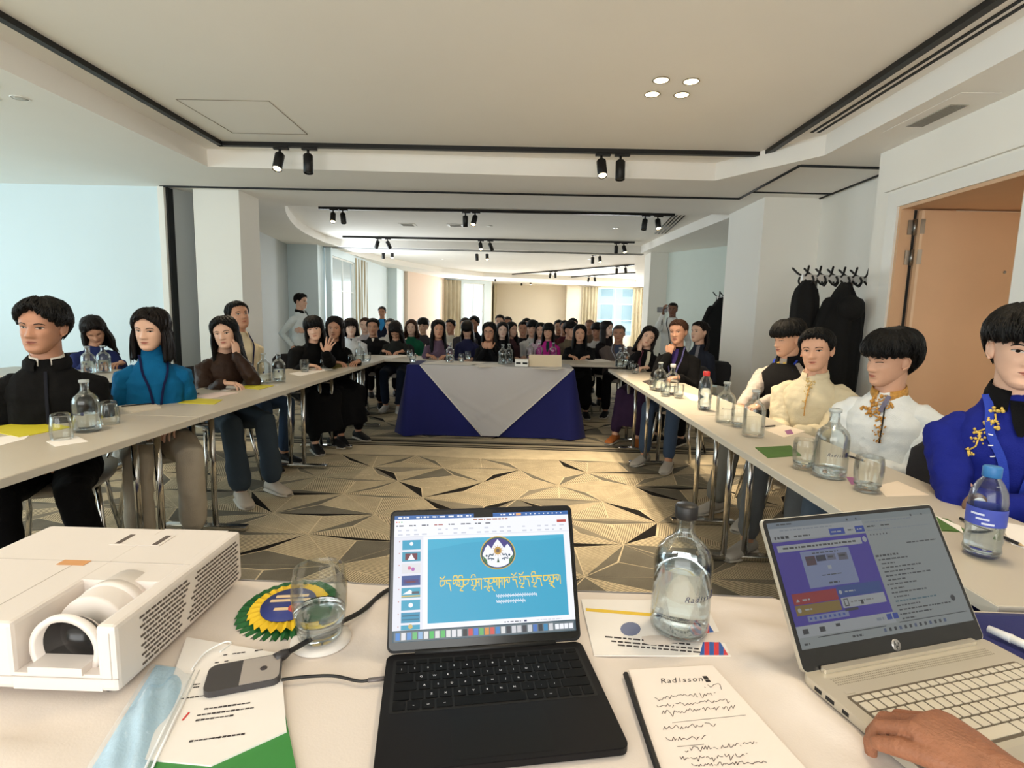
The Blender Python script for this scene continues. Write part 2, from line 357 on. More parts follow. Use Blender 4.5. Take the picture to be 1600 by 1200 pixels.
# curtains: hanging pleated cloth
def curtain(x0, y0, x1, y1, z1, n, label):
    p0, p1 = np.array([x0, y0]), np.array([x1, y1]); d = p1-p0; nrm = np.array([d[1], -d[0]])/np.linalg.norm(d)
    b = MB(); k = n*8; R = []
    for zi in range(7):
        z = .02+(z1-.02)*zi/6; R.append([])
        for i in range(k+1):
            t = i/k; a = (.05+.012*math.sin(zi*1.3+i*.3))*math.sin(t*n*2*PI)+.012*math.sin(t*n*5.1+zi*.5); q = p0+d*t+nrm*a; R[-1].append((q[0], q[1], z))
    b.loft(R, closed=False); b.loft([[(x+nrm[0]*.008, y+nrm[1]*.008, z) for x, y, z in r] for r in R], closed=False)
    return tag(b.build('curtain', mat('curtain_linen', (172, 162, 138), .9, var=.06, vscale=4, bump=.2, bscale=300)), label, 'curtain', 'taupe curtains in the far room')
curtain(-4.26, 13.65, -4.28, 14.9, 2.62, 5, 'taupe pleated curtain beside the window by the white-shirted standing waiter')
curtain(-3.15, 21.0, -2.45, 21.55, 2.62, 5, 'taupe pleated curtain beyond the peach wall, beside the narrow window')
curtain(-1.22, 23.2, -1.22, 24.4, 2.62, 4, 'narrow taupe curtain at the edge of the cream end wall')
curtain(2.62, 23.8, 3.30, 23.8, 2.62, 5, 'taupe curtain on the cream-wall side of the big end window')
curtain(4.85, 23.8, 5.6, 23.8, 2.62, 5, 'taupe curtain on the column side of the big end window')
# door in the right wall
d = structure(empty('door_1', (2.92, 3.82, 0)))
b = MB()
for y0, y1 in ((-.66, -.54), (.54, .66)): b.box(-.018, 0, y0, y1, 0, 2.31)
b.box(-.018, 0, -.54, .54, 2.19, 2.31); b.build('door_frame', M_white, d)
b = MB(); b.box(0, .42, .515, .54, 0, 2.19); b.box(0, .42, -.54, -.515, 0, 2.19); b.box(0, 1.6, -.515, .515, 2.165, 2.19); b.build('door_lining', M_peach, d)
# the leaf stands open at right angles to the wall, hinged on the far jamb
b = MB(); b.box(.10, .118, .507, .515, 0, 2.16); b.build('door_gap', M_dark, d)
lf = MB(); lf.box(.122, 1.19, .455, .498, .01, 2.15, .003); lo = lf.build('door_leaf', M_peach, d)
b = MB(); b.box(.120, .140, .4535, .4555, .01, 2.15); b.build('door_edge', mat('door_edge_light', (226, 200, 172), .5), lo)
b = MB(); b.lathe([(.011, 0), (.011, .004), (.004, .005)], 12); b.move(Tr(.80, .455, 1.70)@Rx(PI/2)); b.build('peephole', M_steel, lo)
for z in (1.80, 2.03):
    b = MB(); b.tube([(.108, .500, z-.06), (.108, .500, z+.06)], .010, 8); b.box(.062, .104, .507, .513, z-.055, z+.055); b.box(.118, .150, .450, .456, z-.055, z+.055); b.build('hinge', M_steel, lo)
wall('wall_corridor', (4.6, 2.2), (4.6, 5.0), th=-.1, m=M_wall); wall('wall_corridor_near', (3.34, 2.3), (4.6, 2.3), th=-.1, m=M_wall); wall('wall_corridor_far', (3.34, 4.58), (4.6, 4.58), th=.1, m=M_wall)
b = MB(); b.box(-.03, 0, -.70, .70, 2.33, 2.345); b.build('trim_line', M_wall, d)
# ---- lights the room has: black ceiling tracks with spot heads, square clusters of recessed downlights
M_glow = mat('lamp_glow', (255, 226, 170), .5, emit=9)
M_glow2 = mat('downlight_diffuser', (255, 235, 190), .5, emit=3.0)
def spot_light(name, loc, power, size, blend, col, rad, rot=(0, 0, 0), parent=None):
    l = bpy.data.lights.new(name, 'SPOT'); l.energy = power; l.spot_size = math.radians(size); l.spot_blend = blend; l.color = col; l.shadow_soft_size = rad
    o = link(name, l, parent); o.location = loc; o.rotation_euler = rot; return o
def track(pts, z, w, label):
    b = MB()
    for (x0, y0), (x1, y1) in zip(pts[:-1], pts[1:]):
        a = math.atan2(y1-y0, x1-x0); L = math.hypot(x1-x0, y1-y0); b.box(-w/2, L+w/2, -w/2, w/2, z-.038, z, M=Tr(x0, y0, 0)@Rz(a))
    return tag(b.build('ceiling_track', M_black), label, 'track light rail')
track([(-2.85, -2.3), (-2.90, 5.265), (2.22, 5.25), (2.22, -2.3)], TRAY, .05, 'long black lighting track framing three sides of the near ceiling tray')
TRA = [at(500, 325, Z=2.80).xy, at(1052, 336, Z=2.80).xy]; TRB = [at(537, 370, Z=2.80).xy, at(990, 379, Z=2.80).xy]
TRC = [at(755, 432, Z=2.80).xy, at(1012, 412, Z=2.80).xy]; TRD = [at(812, 438, Z=2.80).xy, at(1012, 425, Z=2.80).xy]
track(TRA, 2.82, .04, 'black lighting track just past the partition line, nearest of the far room')
track(TRB, 2.82, .04, 'black lighting track second past the partition line, parallel to the nearest one')
track(TRC, 2.82, .04, 'long slanting black track over the seated audience, nearer of two')
track(TRD, 2.82, .04, 'short slanting black track over the seated audience, farther of two')
def track_spot(p, z, lit, tilt, yaw, label, s=1.0, power=10):
    o = empty('track_spotlight', (p[0], p[1], z), 0, label, 'spotlight', 'black track spotlights')
    b = MB(); b.box(-.05*s, .075*s, -.018*s, .018*s, -.055*s, -.038*s); b.build('track_adapter', M_black, o)
    b = MB(); b.tube([(0, 0, -.05*s), (0, 0, -.10*s)], .011*s, 8); b.build('stem', M_black, o)
    if lit: tilt, yaw = -.34-abs(tilt)*.5, yaw*.5      # the lit heads are turned towards the photographer's end
    M = Tr(0, 0, -.10*s)@Rz(yaw)@Rx(tilt)
    b = MB(); b.lathe([(.030*s, .012*s), (.040*s, 0), (.040*s, -.148*s), (.036*s, -.15*s), (.034*s, -.135*s), (.002*s, -.13*s)], 18); b.move(M); h = b.build('lamp_head', M_black, o)
    b = MB(); b.lathe([(.034*s, -.138*s), (.030*s, -.143*s), (.003, -.147*s)], 16); b.move(M); b.build('lens', M_glow if lit else mat('lens_off', (70, 70, 70), .2), h)
    if lit and power:
        e = M.to_euler(); q = M@Vector((0, 0, -.17*s)); spot_light('track_spot_beam', q, power, 70, .7, (1, .80, .55), .03, e, o)
    return o
def ty(P, px):    # point of a track at a photo column
    A, B = np.array(P[0]), np.array(P[1]); best = min(np.linspace(0, 1, 400), key=lambda t: abs(800+FPX*(np.array([*(A+(B-A)*t), 2.8])-CAM)@RT/((np.array([*(A+(B-A)*t), 2.8])-CAM)@FW)-px)); return A+(B-A)*best
NT = [(-2.9, 5.262), (2.22, 5.25)]
for px, lit, tl, yw, lb in ((437, 1, .30, .1, 'lit black spotlight on the near track, by the white column'), (481, 0, -.15, .4, 'unlit black spotlight on the near track, next to the lit one by the white column'),
                            (940, 1, .28, .2, 'brightly glowing spotlight on the near track, below the downlights'), (971, 0, -.1, 0, 'unlit black spotlight on the near track, next to the brightly glowing one')):
    track_spot(ty(NT, px), TRAY, lit, tl, yw, lb, 1.12, 32)
k = 0
for T, tn, L in ((TRA, 'nearest far-room track', ((520, 1, .35, .5), (535, 0, -.35, .6), (727, 0, .1, 0), (743, 1, .35, -.6), (1008, 0, -.25, -.6), (1028, 1, .3, .1))),
              (TRB, 'second far-room track', ((591, 0, .45, .9), (605, 0, .5, -.8), (750, 1, .4, .6), (765, 0, .5, -.9), (963, 0, .1, 0), (975, 1, .35, .5))),
              (TRC, 'nearer slanting track', ((774, 0, .1, 0), (860, 0, .2, .5), (868, 0, .2, -.5), (964, 0, .1, 0), (977, 0, -.2, .6))),
              (TRD, 'farther slanting track', ((815, 0, .2, 0), (829, 1, .2, .2), (920, 0, .3, .4), (929, 0, .4, -.6)))):
    nm = ('first', 'second', 'third', 'fourth', 'fifth', 'sixth')
    for i, (px, lit, tl, yw) in enumerate(L):
        track_spot(ty(T, px), 2.82, lit, tl, yw, '%s black spotlight on the %s, %s counting from the window side' % ('lit' if lit else 'unlit', tn, nm[i]), 1.0, 14)
for i, (px, py, lit, tl) in enumerate(((599, 397, 0, .2), (613, 397, 1, .2), (745, 400, 0, -.3), (761, 400, 1, .3), (926, 405, 0, 0), (937, 404, 1, .2))):
    p = at(px, py, Z=2.72); track_spot((p.x, p.y), 2.82+.038, lit, tl, .3, '%s ceiling spotlight past the second track, %s' % ('lit' if lit else 'unlit', ('window side', 'window side, beside the unlit one', 'over the middle', 'over the middle, beside the unlit one', 'column side', 'column side, beside the unlit one')[i]), 1.0, 8)
def downlight(x, y, z, lit, label, power=0, cone=78):
    o = empty('recessed_downlight', (x, y, z), 0, label, 'downlight', 'round recessed downlights')
    b = MB(); b.lathe([(.052, 0), (.056, -.004), (.05, -.006), (.047, -.002)], 24); b.build('trim_ring', M_white if not lit else mat('downlight_ring', (120, 105, 70), .5), o)
    b = MB(); b.lathe([(.048, -.003), (.02, -.004), (.002, -.0042)], 24); b.build('diffuser', M_glow2 if lit else mat('downlight_off', (205, 200, 190), .5), o)
    if power: spot_light('downlight_beam', (0, 0, -.02), power, cone, 1.0, (1, .80, .54), .05, (0, 0, 0), o)
for i, (x, y) in enumerate(((.877, 3.77), (1.078, 3.78), (.873, 3.995), (1.079, 3.996))):
    downlight(x, y, TRAY, 1, 'glowing round downlight in the ceiling tray, %s of the square of four' % ('top-left', 'top-right', 'bottom-left', 'bottom-right')[i], 78)
# the same square of four repeats along the tray, over the near end of the tables
for i, (x, y) in enumerate(((.877, 1.35), (1.078, 1.35), (.873, 1.57), (1.079, 1.57))): downlight(x, y, TRAY, 1, 'glowing round downlight over the near end of the door-side tables, %s of its square' % ('far inner', 'far outer', 'near inner', 'near outer')[i], 13, 120)
for i, (x, y) in enumerate(((-1.85, 1.35), (-2.05, 1.35), (-1.85, 1.57), (-2.05, 1.57))): downlight(x, y, TRAY, 1, 'glowing round downlight over the near end of the window-side tables, %s of its square' % ('far inner', 'far outer', 'near inner', 'near outer')[i], 13, 120)
_p = at(31, 153, Z=SOF)
for i, (x, y) in enumerate(((_p.x, _p.y), (_p.x-.21, _p.y), (_p.x-.21, _p.y-.22), (_p.x, _p.y-.22))):
    downlight(x, y, SOF, 0, 'unlit round downlight in the ceiling beside the tray step, %s of its square' % ('inner far one', 'outer far one', 'outer near one', 'inner near one')[i])
# ================================================================ FURNITURE
TT = .74
M_top = mat('table_laminate', (186, 178, 164), .38, var=.03, vscale=5)
M_edge = mat('table_edge_band', (206, 200, 188), .5)
M_navy = mat('navy_tablecloth', (14, 22, 92), .85, var=.06, vscale=5, bump=.15, bscale=400, sheen=.05)
M_cloth = mat('white_tablecloth', (218, 208, 200), .75, var=.02, vscale=3, bump=.05, bscale=350)
def table(x0, x1, y0, y1, label, legs_y, lx, along='y', group='narrow conference tables of the U'):
    o = empty('conference_table', ((x0+x1)/2, (y0+y1)/2, 0), 0, label, 'table', group); cx, cy = o.location.x, o.location.y
    b = MB(); b.box(x0-cx+.002, x1-cx-.002, y0-cy+.003, y1-cy-.003, TT-.030, TT, .003); t = b.build('tabletop', M_top, o)
    for xa in (x0-cx, x1-cx-.003): e = MB(); e.box(xa, xa+.003, y0-cy+.003, y1-cy-.003, TT-.029, TT-.002); e.build('edge_band', M_edge, t)
    for ly in legs_y:
        for s in (-.055, .055):
            b = MB()
            if along == 'y': b.tube([(lx+s-cx, ly-cy, .03), (lx+s-cx, ly-cy, TT-.03)], .016, 12)
            else: b.tube([(ly-cx, lx+s-cy, .03), (ly-cx, lx+s-cy, TT-.03)], .016, 12)
            b.build('leg', M_chrome, o)
        b = MB()
        w = min(x1-x0, y1-y0)*.42
        if along == 'y': b.box(lx-w-cx, lx+w-cx, ly-.025-cy, ly+.025-cy, .006, .034, .006)
        else: b.box(ly-.025-cx, ly+.025-cx, lx-w-cy, lx+w-cy, .006, .034, .006)
        b.build('foot_bar', M_chrome, o)
        b = MB()
        if along == 'y': b.tube([(lx-.055-cx, ly-cy, .62), (lx+.055-cx, ly-cy, .62)], .008, 8); b.tube([(lx-cx, ly-cy, .62), (lx-cx, ly+(cy-ly)*.25-cy, TT-.03)], .007, 8)
        else: b.tube([(ly-cx, lx-.055-cy, .62), (ly-cx, lx+.055-cy, .62)], .008, 8)
        b.build('brace', M_steel, o)
    return o
table(-2.14, -1.57, 1.0, 2.56, 'grey-topped conference table at the near end of the window-side row', (1.25, 2.48), -1.79)
table(-2.14, -1.57, 2.56, 4.5, 'grey-topped conference table in the middle of the window-side row, with yellow folder', (2.93, 4.2), -1.79)
table(-2.14, -1.57, 4.5, 6.1, 'grey-topped conference table at the far end of the window-side row', (4.85, 5.85), -1.79)
table(.93, 1.40, .98, 3.0, 'conference table in front of the men in white shirt and blue sweater', (1.3, 2.75), 1.17)
table(.93, 1.40, 3.0, 4.85, 'conference table with red-capped bottle, middle of the door-side row', (3.25, 4.6), 1.17)
table(.93, 1.40, 4.85, 5.66, 'short conference table at the far end of the door-side row', (5.1, 5.45), 1.17)
table(-2.14, -.95, 6.13, 6.72, 'conference table crossing the far end, where a girl bends writing', (-1.95, -1.3), 6.42, 'x')
table(.30, 1.55, 6.13, 6.72, 'conference table crossing the far end, before the woman in black', (.5, 1.2), 6.42, 'x')
table(-4.3, -2.95, 3.85, 4.45, 'small side table behind the black-coated man, with two bottles', (-4.1, -3.15), 4.15, 'x', None)
# ---- skirted presentation table at the far end of the U: navy cloth to the floor, white cloth set diagonally on top
def skirt_ring(x0, x1, y0, y1, z, flare, amp, ph, n=160):
    P = []; w, d = x1-x0, y1-y0; per = 2*(w+d)
    for i in range(n):
        s = per*i/n
        if s < w: p = (x0+s, y0, 0, -1)
        elif s < w+d: p = (x1, y0+s-w, 1, 0)
        elif s < 2*w+d: p = (x1-(s-w-d), y1, 0, 1)
        else: p = (x0, y1-(s-2*w-d), -1, 0)
        cd_ = min(abs(s-k) for k in (0, w, w+d, 2*w+d, per)); cf = math.exp(-(cd_/.12)**2)
        a = flare*(1+.9*cf)+amp*(math.sin(s*11+ph)*.6+math.sin(s*23+ph*2)*.4)*(.35+.65*cf)
        P.append((p[0]+p[2]*a, p[1]+p[3]*a, z))
    return P
def drape(x0, x1, y0, y1, ztop, zbot):
    R = [skirt_ring(x0+.02, x1-.02, y0+.02, y1-.02, ztop, 0, 0, 0)]
    for k in range(9):
        t = k/8; R.append(skirt_ring(x0, x1, y0, y1, ztop-.004-(ztop-.004-zbot)*t, .075*t, .022*t**.8, .4))
    b = MB(); b.loft(R, cap=False); b.poly([tuple(p) for p in R[0]]); return b
SK = (-1.19, .56, 5.55, 6.10)
o = empty('skirted_table', (-.31, 5.82, 0), 0, 'presentation table under a navy cloth with a white diagonal overlay', 'table')
b = MB(); b.box(SK[0]+.02+.31, SK[1]-.02+.31, SK[2]+.02-5.82, SK[3]-.02-5.82, TT-.035, TT-.006); b.build('tabletop', M_top, o)
for sx in (-1.05, .42):
    for sy in (5.62, 6.02): b = MB(); b.tube([(sx+.31, sy-5.82, .0), (sx+.31, sy-5.82, TT-.03)], .016, 8); b.build('leg', M_chrome, o)
b = drape(*SK, TT, .012).move(Tr(.31, -5.82, 0)); b.build('navy_tablecloth', M_navy, o)
def overlay():
    # a square cloth laid diagonally: flat on top, its corner hanging down the front face as a triangle
    b = MB(); xa, xb, xm = SK[0]+.14, SK[1]-.01, -.30; yf = SK[2]-.012
    n, k = 40, 26; R = []
    for i in range(k+1):
        t = i/k; z = TT+.003-(TT-.02)*t; hw = (1-t); row = []
        l = xa+(xm-.085-xa)*t; r = xb+(xm+.085-xb)*t
        for j in range(n+1):
            x = l+(r-l)*j/n; s = (x-xm)
            y = yf-.085*t-.010*math.exp(-((s*.7+(t-.5)*.9-.12)/.02)**2)-.007*math.exp(-((s*.7-(t-.5)*.9+.2)/.025)**2)-.004*math.sin(s*9+t*5)*t
            row.append((x, y, z))
        R.append(row)
    b.loft(R, closed=False); b.loft([[(x, y+.004, z) for x, y, z in r] for r in R], closed=False)
    top = [(xa, yf), (xb, yf), (xb, SK[3]-.05), (xm+.5, SK[3]+.0), (xm-.5, SK[3]), (xa-.02, SK[3]-.06)]
    b.prism(top, TT-.001, TT+.003)
    return b.move(Tr(.31, -5.82, 0))
ov = overlay().build('white_overlay_cloth', mat('white_overlay', (184, 184, 188), .8, var=.02, vscale=3, bump=.12, bscale=350), o)
b = MB()
b.tube([(SK[0]+.14+.31, SK[2]-.016-5.82, TT+.002), (-.385+.31, SK[2]-.104-5.82, .025)], .006, 6); b.tube([(SK[1]-.01+.31, SK[2]-.016-5.82, TT+.002), (-.215+.31, SK[2]-.104-5.82, .025)], .006, 6)
b.build('hem', mat('hem_white', (228, 226, 222), .7), ov)
# ---- the photographer's own table: navy cloth, white cloth over it
o = empty('front_table', (0, .58, 0), 0, 'front table under rumpled white cloth over navy, carrying projector and laptops', 'table')
b = MB(); b.box(-1.75, 1.75, -.36, .385, TT-.03, TT-.002); b.build('tabletop', M_top, o)
for sx in (-1.6, 1.6):
    for sy in (-.3, .3): b = MB(); b.tube([(sx, sy, 0), (sx, sy, TT-.03)], .018, 8); b.build('leg', M_chrome, o)
b = drape(-1.76, 1.76, -.37, .386, TT+.001, .015); b.build('navy_tablecloth', M_navy, o)
def fold_h(x, y):
    h = .0
    for (ax, ay, bx, by, w, a) in ((-.27, .3, -.22, .16, .014, .003), (.22, .24, .62, .30, .02, .006), (.38, .1, .55, .33, .018, .005), (.18, .16, .36, .22, .016, .004),
                                   (-.8, -.1, -.55, -.02, .02, .006), (-.75, -.25, -.5, -.1, .018, .005), (.42, .0, .55, -.2, .016, .004), (.1, .3, .14, .12, .012, .003), (.36, .37, .62, .30, .022, .010), (.40, .30, .60, .20, .024, .009), (.385, .20, .43, .06, .02, .009), (-.27, .34, -.20, .22, .018, .007), (-.8, -.06, -.60, -.02, .022, .011), (-.85, -.15, -.56, -.12, .026, .012), (-.72, -.03, -.58, -.14, .02, .009), (-.33, .38, -.24, .33, .02, .007)):
        d = np.array([bx-ax, by-ay]); L = np.linalg.norm(d); q = np.array([x-ax, y-ay]); t = min(1, max(0, q@d/L/L)); e = np.linalg.norm(q-d*t); h += a*math.exp(-(e/w)**2)
    return h
def cloth():
    b = MB(); nx, ny = 120, 42; R = []; x0, y0, y1 = -1.62, -.375, .398
    for j in range(ny+1):
        y = y0+(y1-y0)*j/ny; xr = .88-.38*max(0, (y+.05)/.45) if y > -.05 else .88   # the cloth's edge runs back across the table
        R.append([])
        for i in range(nx+1):
            x = x0+(xr-x0)*i/nx; R[-1].append((x, y, TT+.0035+fold_h(x, y)))
    b.loft(R, closed=False)
    # hanging far edge
    H = []
    for k in range(8):
        t = k/7; H.append([(x, y1+.006+.02*t+.008*math.sin(x*14)*t, TT+.0035+fold_h(x, y1)-.30*t) for (x, y, z) in R[-1]])
    b.loft(H, closed=False)
    return b
cl = cloth().build('white_tablecloth', M_cloth, o)
# ---- chairs: pale seat shell on splayed chrome legs, dark padded back
M_seat = mat('chair_seat_vinyl', (188, 182, 172), .5); M_back = mat('chair_back_fabric', (38, 38, 42), .85, bump=.2, bscale=300)
def make_chair():
    o = empty('chair', (0, 0, 0))
    b = MB(); R = []
    for t, w, z in ((-.20, .17, .475), (-.17, .205, .462), (-.05, .215, .452), (.1, .215, .452), (.19, .20, .448), (.225, .16, .43)):
        R.append([(w*math.cos(a) if abs(math.cos(a)) < .99 else w*math.cos(a), t, z+.016*math.sin(a)+.01*math.cos(a)**2) for a in np.arange(16)*2*PI/16])
    b.loft(R); b.build('seat', M_seat, o)
    b = MB(); R = []
    for z, w, y in ((.58, .17, -.235), (.62, .20, -.245), (.72, .205, -.255), (.80, .195, -.27), (.84, .15, -.275)):
        R.append([(w*math.cos(a), y+.045*math.cos(a)**2+.016*math.sin(a), z) for a in np.arange(16)*2*PI/16])
    b.loft(R); b.build('backrest', M_back, o)
    for s in (-1, 1):
        b = MB(); b.tube([(s*.15, -.15, .45), (s*.17, -.22, .50), (s*.17, -.245, .66)], .011, 8); b.build('back_support', M_chrome, o)
        for y0, y1 in ((.13, .22), (-.10, -.24)):
            b = MB(); b.tube([(s*.15, y0, .445), (s*.165, (y0+y1)/2, .24), (s*.20, y1, .008)], .012, 8); b.build('leg', M_chrome, o)
    b = MB(); b.tube([(-.17, .16, .435), (.17, .16, .435)], .009, 8); b.tube([(-.17, -.14, .435), (.17, -.14, .435)], .009, 8); b.build('seat_frame', M_chrome, o)
    return o
CHAIR0 = make_chair(); CHAIR_USED = [False]
def place_chair(x, y, rz, label, group=None):
    o = CHAIR0 if not CHAIR_USED[0] else copy_tree(CHAIR0); CHAIR_USED[0] = True
    o.location = (x, y, 0); o.rotation_euler = (0, 0, rz); return tag(o, label, 'chair', group or 'stacking chairs around the tables')
def simple_chair_mesh():
    b = MB(); b.box(-.2, .2, -.2, .2, .42, .45, .01); b.m = 1; b.box(-.19, .19, -.24, -.20, .55, .82, .01); b.m = 2
    for s in (-1, 1):
        b.tube([(s*.18, .17, .42), (s*.18, .19, 0)], .011, 6); b.tube([(s*.18, -.21, .8), (s*.18, -.2, .4), (s*.18, -.23, 0)], .011, 6)
    return b
SCH = [None]
def audience_chair(x, y, rz, who):
    if SCH[0] is None: SCH[0] = o = simple_chair_mesh().build('audience_chair', [M_seat, M_back, M_chrome])
    else: o = SCH[0].copy(); COL.objects.link(o)
    o.location = (x, y, 0); o.rotation_euler = (0, 0, rz)
    return tag(o, 'audience chair under the '+who, 'chair', 'chairs of the audience rows')
# ---- coat stands: pole, bar and curled black hooks
M_coat = mat('black_coat_cloth', (11, 11, 12), .95, var=.2, vscale=9, bump=.3, bscale=200)
def coat_stand(x, y, rz, h, w, n, label):
    o = empty('coat_stand', (x, y, 0), rz, label, 'coat stand')
    for s in (-.28, .28):
        b = MB(); b.tube([(s*w, 0, .03), (s*w, 0, h)], .014, 10); b.build('pole', M_steel, o)
        b = MB(); b.box(s*w-.025, s*w+.025, -.22, .22, .0, .03, .006); b.build('foot', M_steel, o)
    b = MB(); b.box(-w*.5, w*.5, -.012, .012, h-.028, h+.028, .004); b.build('hook_rail', mat('satin_aluminium', (206, 206, 204), .4, .3), o)
    for i in range(n):
        px = -w*.46+w*.92*i/(n-1)
        for s in (-1, 1):
            b = MB(); b.tube(catmull([(px, s*.01, h-.02), (px+.01, s*.06, h-.06), (px+.015, s*.10, h-.03), (px+.01, s*.085, h+.01)], 4), .009, 6); b.tube(catmull([(px, s*.01, h+.015), (px-.02, s*.06, h+.035), (px-.045, s*.11, h+.085)], 4), .009, 6, True)
            b.build('hook', M_black, o)
    return o
def coat(x, y, rz, ztop, L, w, d, label, hood=True, name='black_coat', dome=False):
    b = MB(); R = []; r = random.Random(label)
    ph = r.uniform(0, 6)
    for i in range(15):
        t = i/14; z = -L*t
        ww = w*(.16+.84*min(1, (t/.30))**.75)*(1-.10*max(0, t-.4)) if not dome else w*(.3+.7*min(1, t/.12)**.5)*(1+.5*max(0, t-.35)); dd = d*(.4+.6*min(1, t/.2))
        R.append([(ww*math.cos(a)*(1+.07*math.sin(a*5+ph+t*3)), dd*math.sin(a)*(1+.18*math.sin(a*7+ph)), z+.012*math.sin(a*4+ph)*t) for a in np.arange(32)*2*PI/32])
    b.loft(R)
    o = empty(name, (x, y, ztop), rz, label, 'coat')
    b.build('coat_body', M_coat, o)
    for s in (-1, 1) if not dome else ():
        b = MB(); b.tube([(s*w*.72, 0, -.16*L), (s*w*.98, .02, -.35*L), (s*w*.95, .03, -.66*L)], [.05, .062, .045], 10, True); b.build('sleeve', M_coat, o)
    if hood:
        b = MB(); b.ell((0, -d*.8, -.20*L), (w*.62, d*.75, .10*L), 14, 8); b.build('hood', M_coat, o)
    return o
coat_stand(2.72, 4.80, .12, 1.665, .60, 6, 'steel coat stand with curled black hooks beside the door')
coat(2.47, 4.76, .12, 1.64, 1.05, .115, .10, 'black coat hanging bunched on the coat stand, away from the door', hood=False, dome=True)
coat(2.74, 4.66, .12, 1.62, 1.08, .185, .11, 'long hooded black coat on the coat stand, nearer the door')
coat_stand(3.25, 8.25, .1, 1.62, .62, 6, 'distant coat stand with curled hooks against the far grey-blue wall')
coat(2.98, 8.15, .1, 1.62, 1.05, .22, .12, 'dark quilted coat hanging alone on the distant coat stand', hood=False)
# ================================================================ PEOPLE
JOBS = []      # meshes grown into one continuous surface at the end
TEX = {}
def clouds(s):
    if s not in TEX: t = bpy.data.textures.new('cloth_folds', 'CLOUDS'); t.noise_scale = s; t.noise_depth = 2; TEX[s] = t
    return TEX[s]
def grow(o, voxel, smooth=6, folds=0, fscale=.09):
    m = o.modifiers.new('skin', 'REMESH'); m.mode = 'VOXEL'; m.voxel_size = voxel; m.use_smooth_shade = True
    s = o.modifiers.new('smooth', 'SMOOTH'); s.factor = .5; s.iterations = smooth
    if folds:
        d_ = o.modifiers.new('folds', 'DISPLACE'); d_.texture = clouds(fscale); d_.strength = folds; d_.mid_level = .5; d_.texture_coords = 'LOCAL'
    JOBS.append(o); return o
def grow_all():
    bpy.context.view_layer.update(); dg = bpy.context.evaluated_depsgraph_get(); out = []
    for o in JOBS:
        me = bpy.data.meshes.new_from_object(o.evaluated_get(dg), depsgraph=dg); out.append((o, me))
    for o, me in out:
        old = o.data; o.modifiers.clear(); o.data = me; me.name = old.name
        if not me.materials:
            for m in old.materials: me.materials.append(m)
        me.polygons.foreach_set('use_smooth', [True]*len(me.polygons)); bpy.data.meshes.remove(old)
    JOBS.clear()
# -------- head: rings from chin to crown (t), half width, front and back extents
HT = np.array([(-1.0, .012, .064, -.040), (-.94, .028, .079, -.012), (-.82, .041, .086, .008), (-.65, .053, .0865, .034), (-.45, .0615, .087, .060), (-.20, .0675, .088, .080), (0, .0705, .0875, .091),
               (.15, .0735, .090, .096), (.35, .0755, .090, .099), (.55, .0735, .083, .097), (.75, .0625, .0665, .085), (.90, .043, .042, .060), (.97, .025, .022, .034), (1.0, .012, .008, .014)])
HH = .1125
def hring(t):
    w = np.interp(t, HT[:, 0], HT[:, 1]); f = np.interp(t, HT[:, 0], HT[:, 2]); b = np.interp(t, HT[:, 0], HT[:, 3]); return w, (f-b)/2, (f+b)/2
def gs(x, s): return math.exp(-(x/s)**2)
def face_disp(x, z, g):
    d = 0.0
    # nose
    if -.046 < z < .022:
        k = (.022-z)/.054; k = min(1, max(0, k)); h = .0025+.0215*k**1.2; s = .0065+.0075*k
        if z < -.032: h *= max(0, 1-(-.032-z)/.012)**.7
        d += h*gs(x, s)
    d += .006*gs(abs(x)-.012, .007)*gs(z+.031, .007)
    for s in (-1, 1): d -= .0075*gs(x-s*.031, .019)*gs(z-.004, .012); d += .0045*gs(x-s*.041, .018)*gs(z+.024, .018)
    d += .003*gs(z-.021, .008)*gs(abs(x)-.028, .02)+.0055*gs(x, .019)*gs(z+.056, .0075)-.003*gs(x, .02)*gs(z+.0575, .0022)+.0045*gs(x, .02)*gs(z+.064, .006)-.003*gs(x, .02)*gs(z+.075, .007)+.006*gs(x, .019)*gs(z+.094, .012)
    return d*g
def hpt(a, t):
    """head surface: a = angle from the face (0) round to the back (pi), t = -1 chin .. 1 crown"""
    w, yc, d = hring(t); s, c = math.sin(a), math.cos(a); p = 2.35 if c > 0 else 2.05
    x = w*math.copysign(abs(s)**(2/p), s); y = yc+d*math.copysign(abs(c)**(2/p), c); z = t*HH
    if c > 0: y += face_disp(x, z, min(1, c*1.6))
    return x, y, z
def fpt(x, z, off=0):
    w, yc, d = hring(z/HH); q = max(0, 1-min(1, abs(x/w))**2.35); y = yc+d*q**(1/2.35)
    return (x, y+face_disp(x, z, 1)+off, z)
def patch(b, outline, off):   # small patch on the face: outline of (x, z)
    cx = sum(p[0] for p in outline)/len(outline); cz = sum(p[1] for p in outline)/len(outline); n = len(outline)
    V = [fpt(x, z, off) for x, z in outline]+[fpt((x+cx)/2, (z+cz)/2, off+.0006) for x, z in outline]+[fpt(cx, cz, off+.001)]
    F = [(i, (i+1) % n, n+(i+1) % n, n+i) for i in range(n)]+[(n+i, n+(i+1) % n, 2*n) for i in range(n)]
    b.add(V, F)
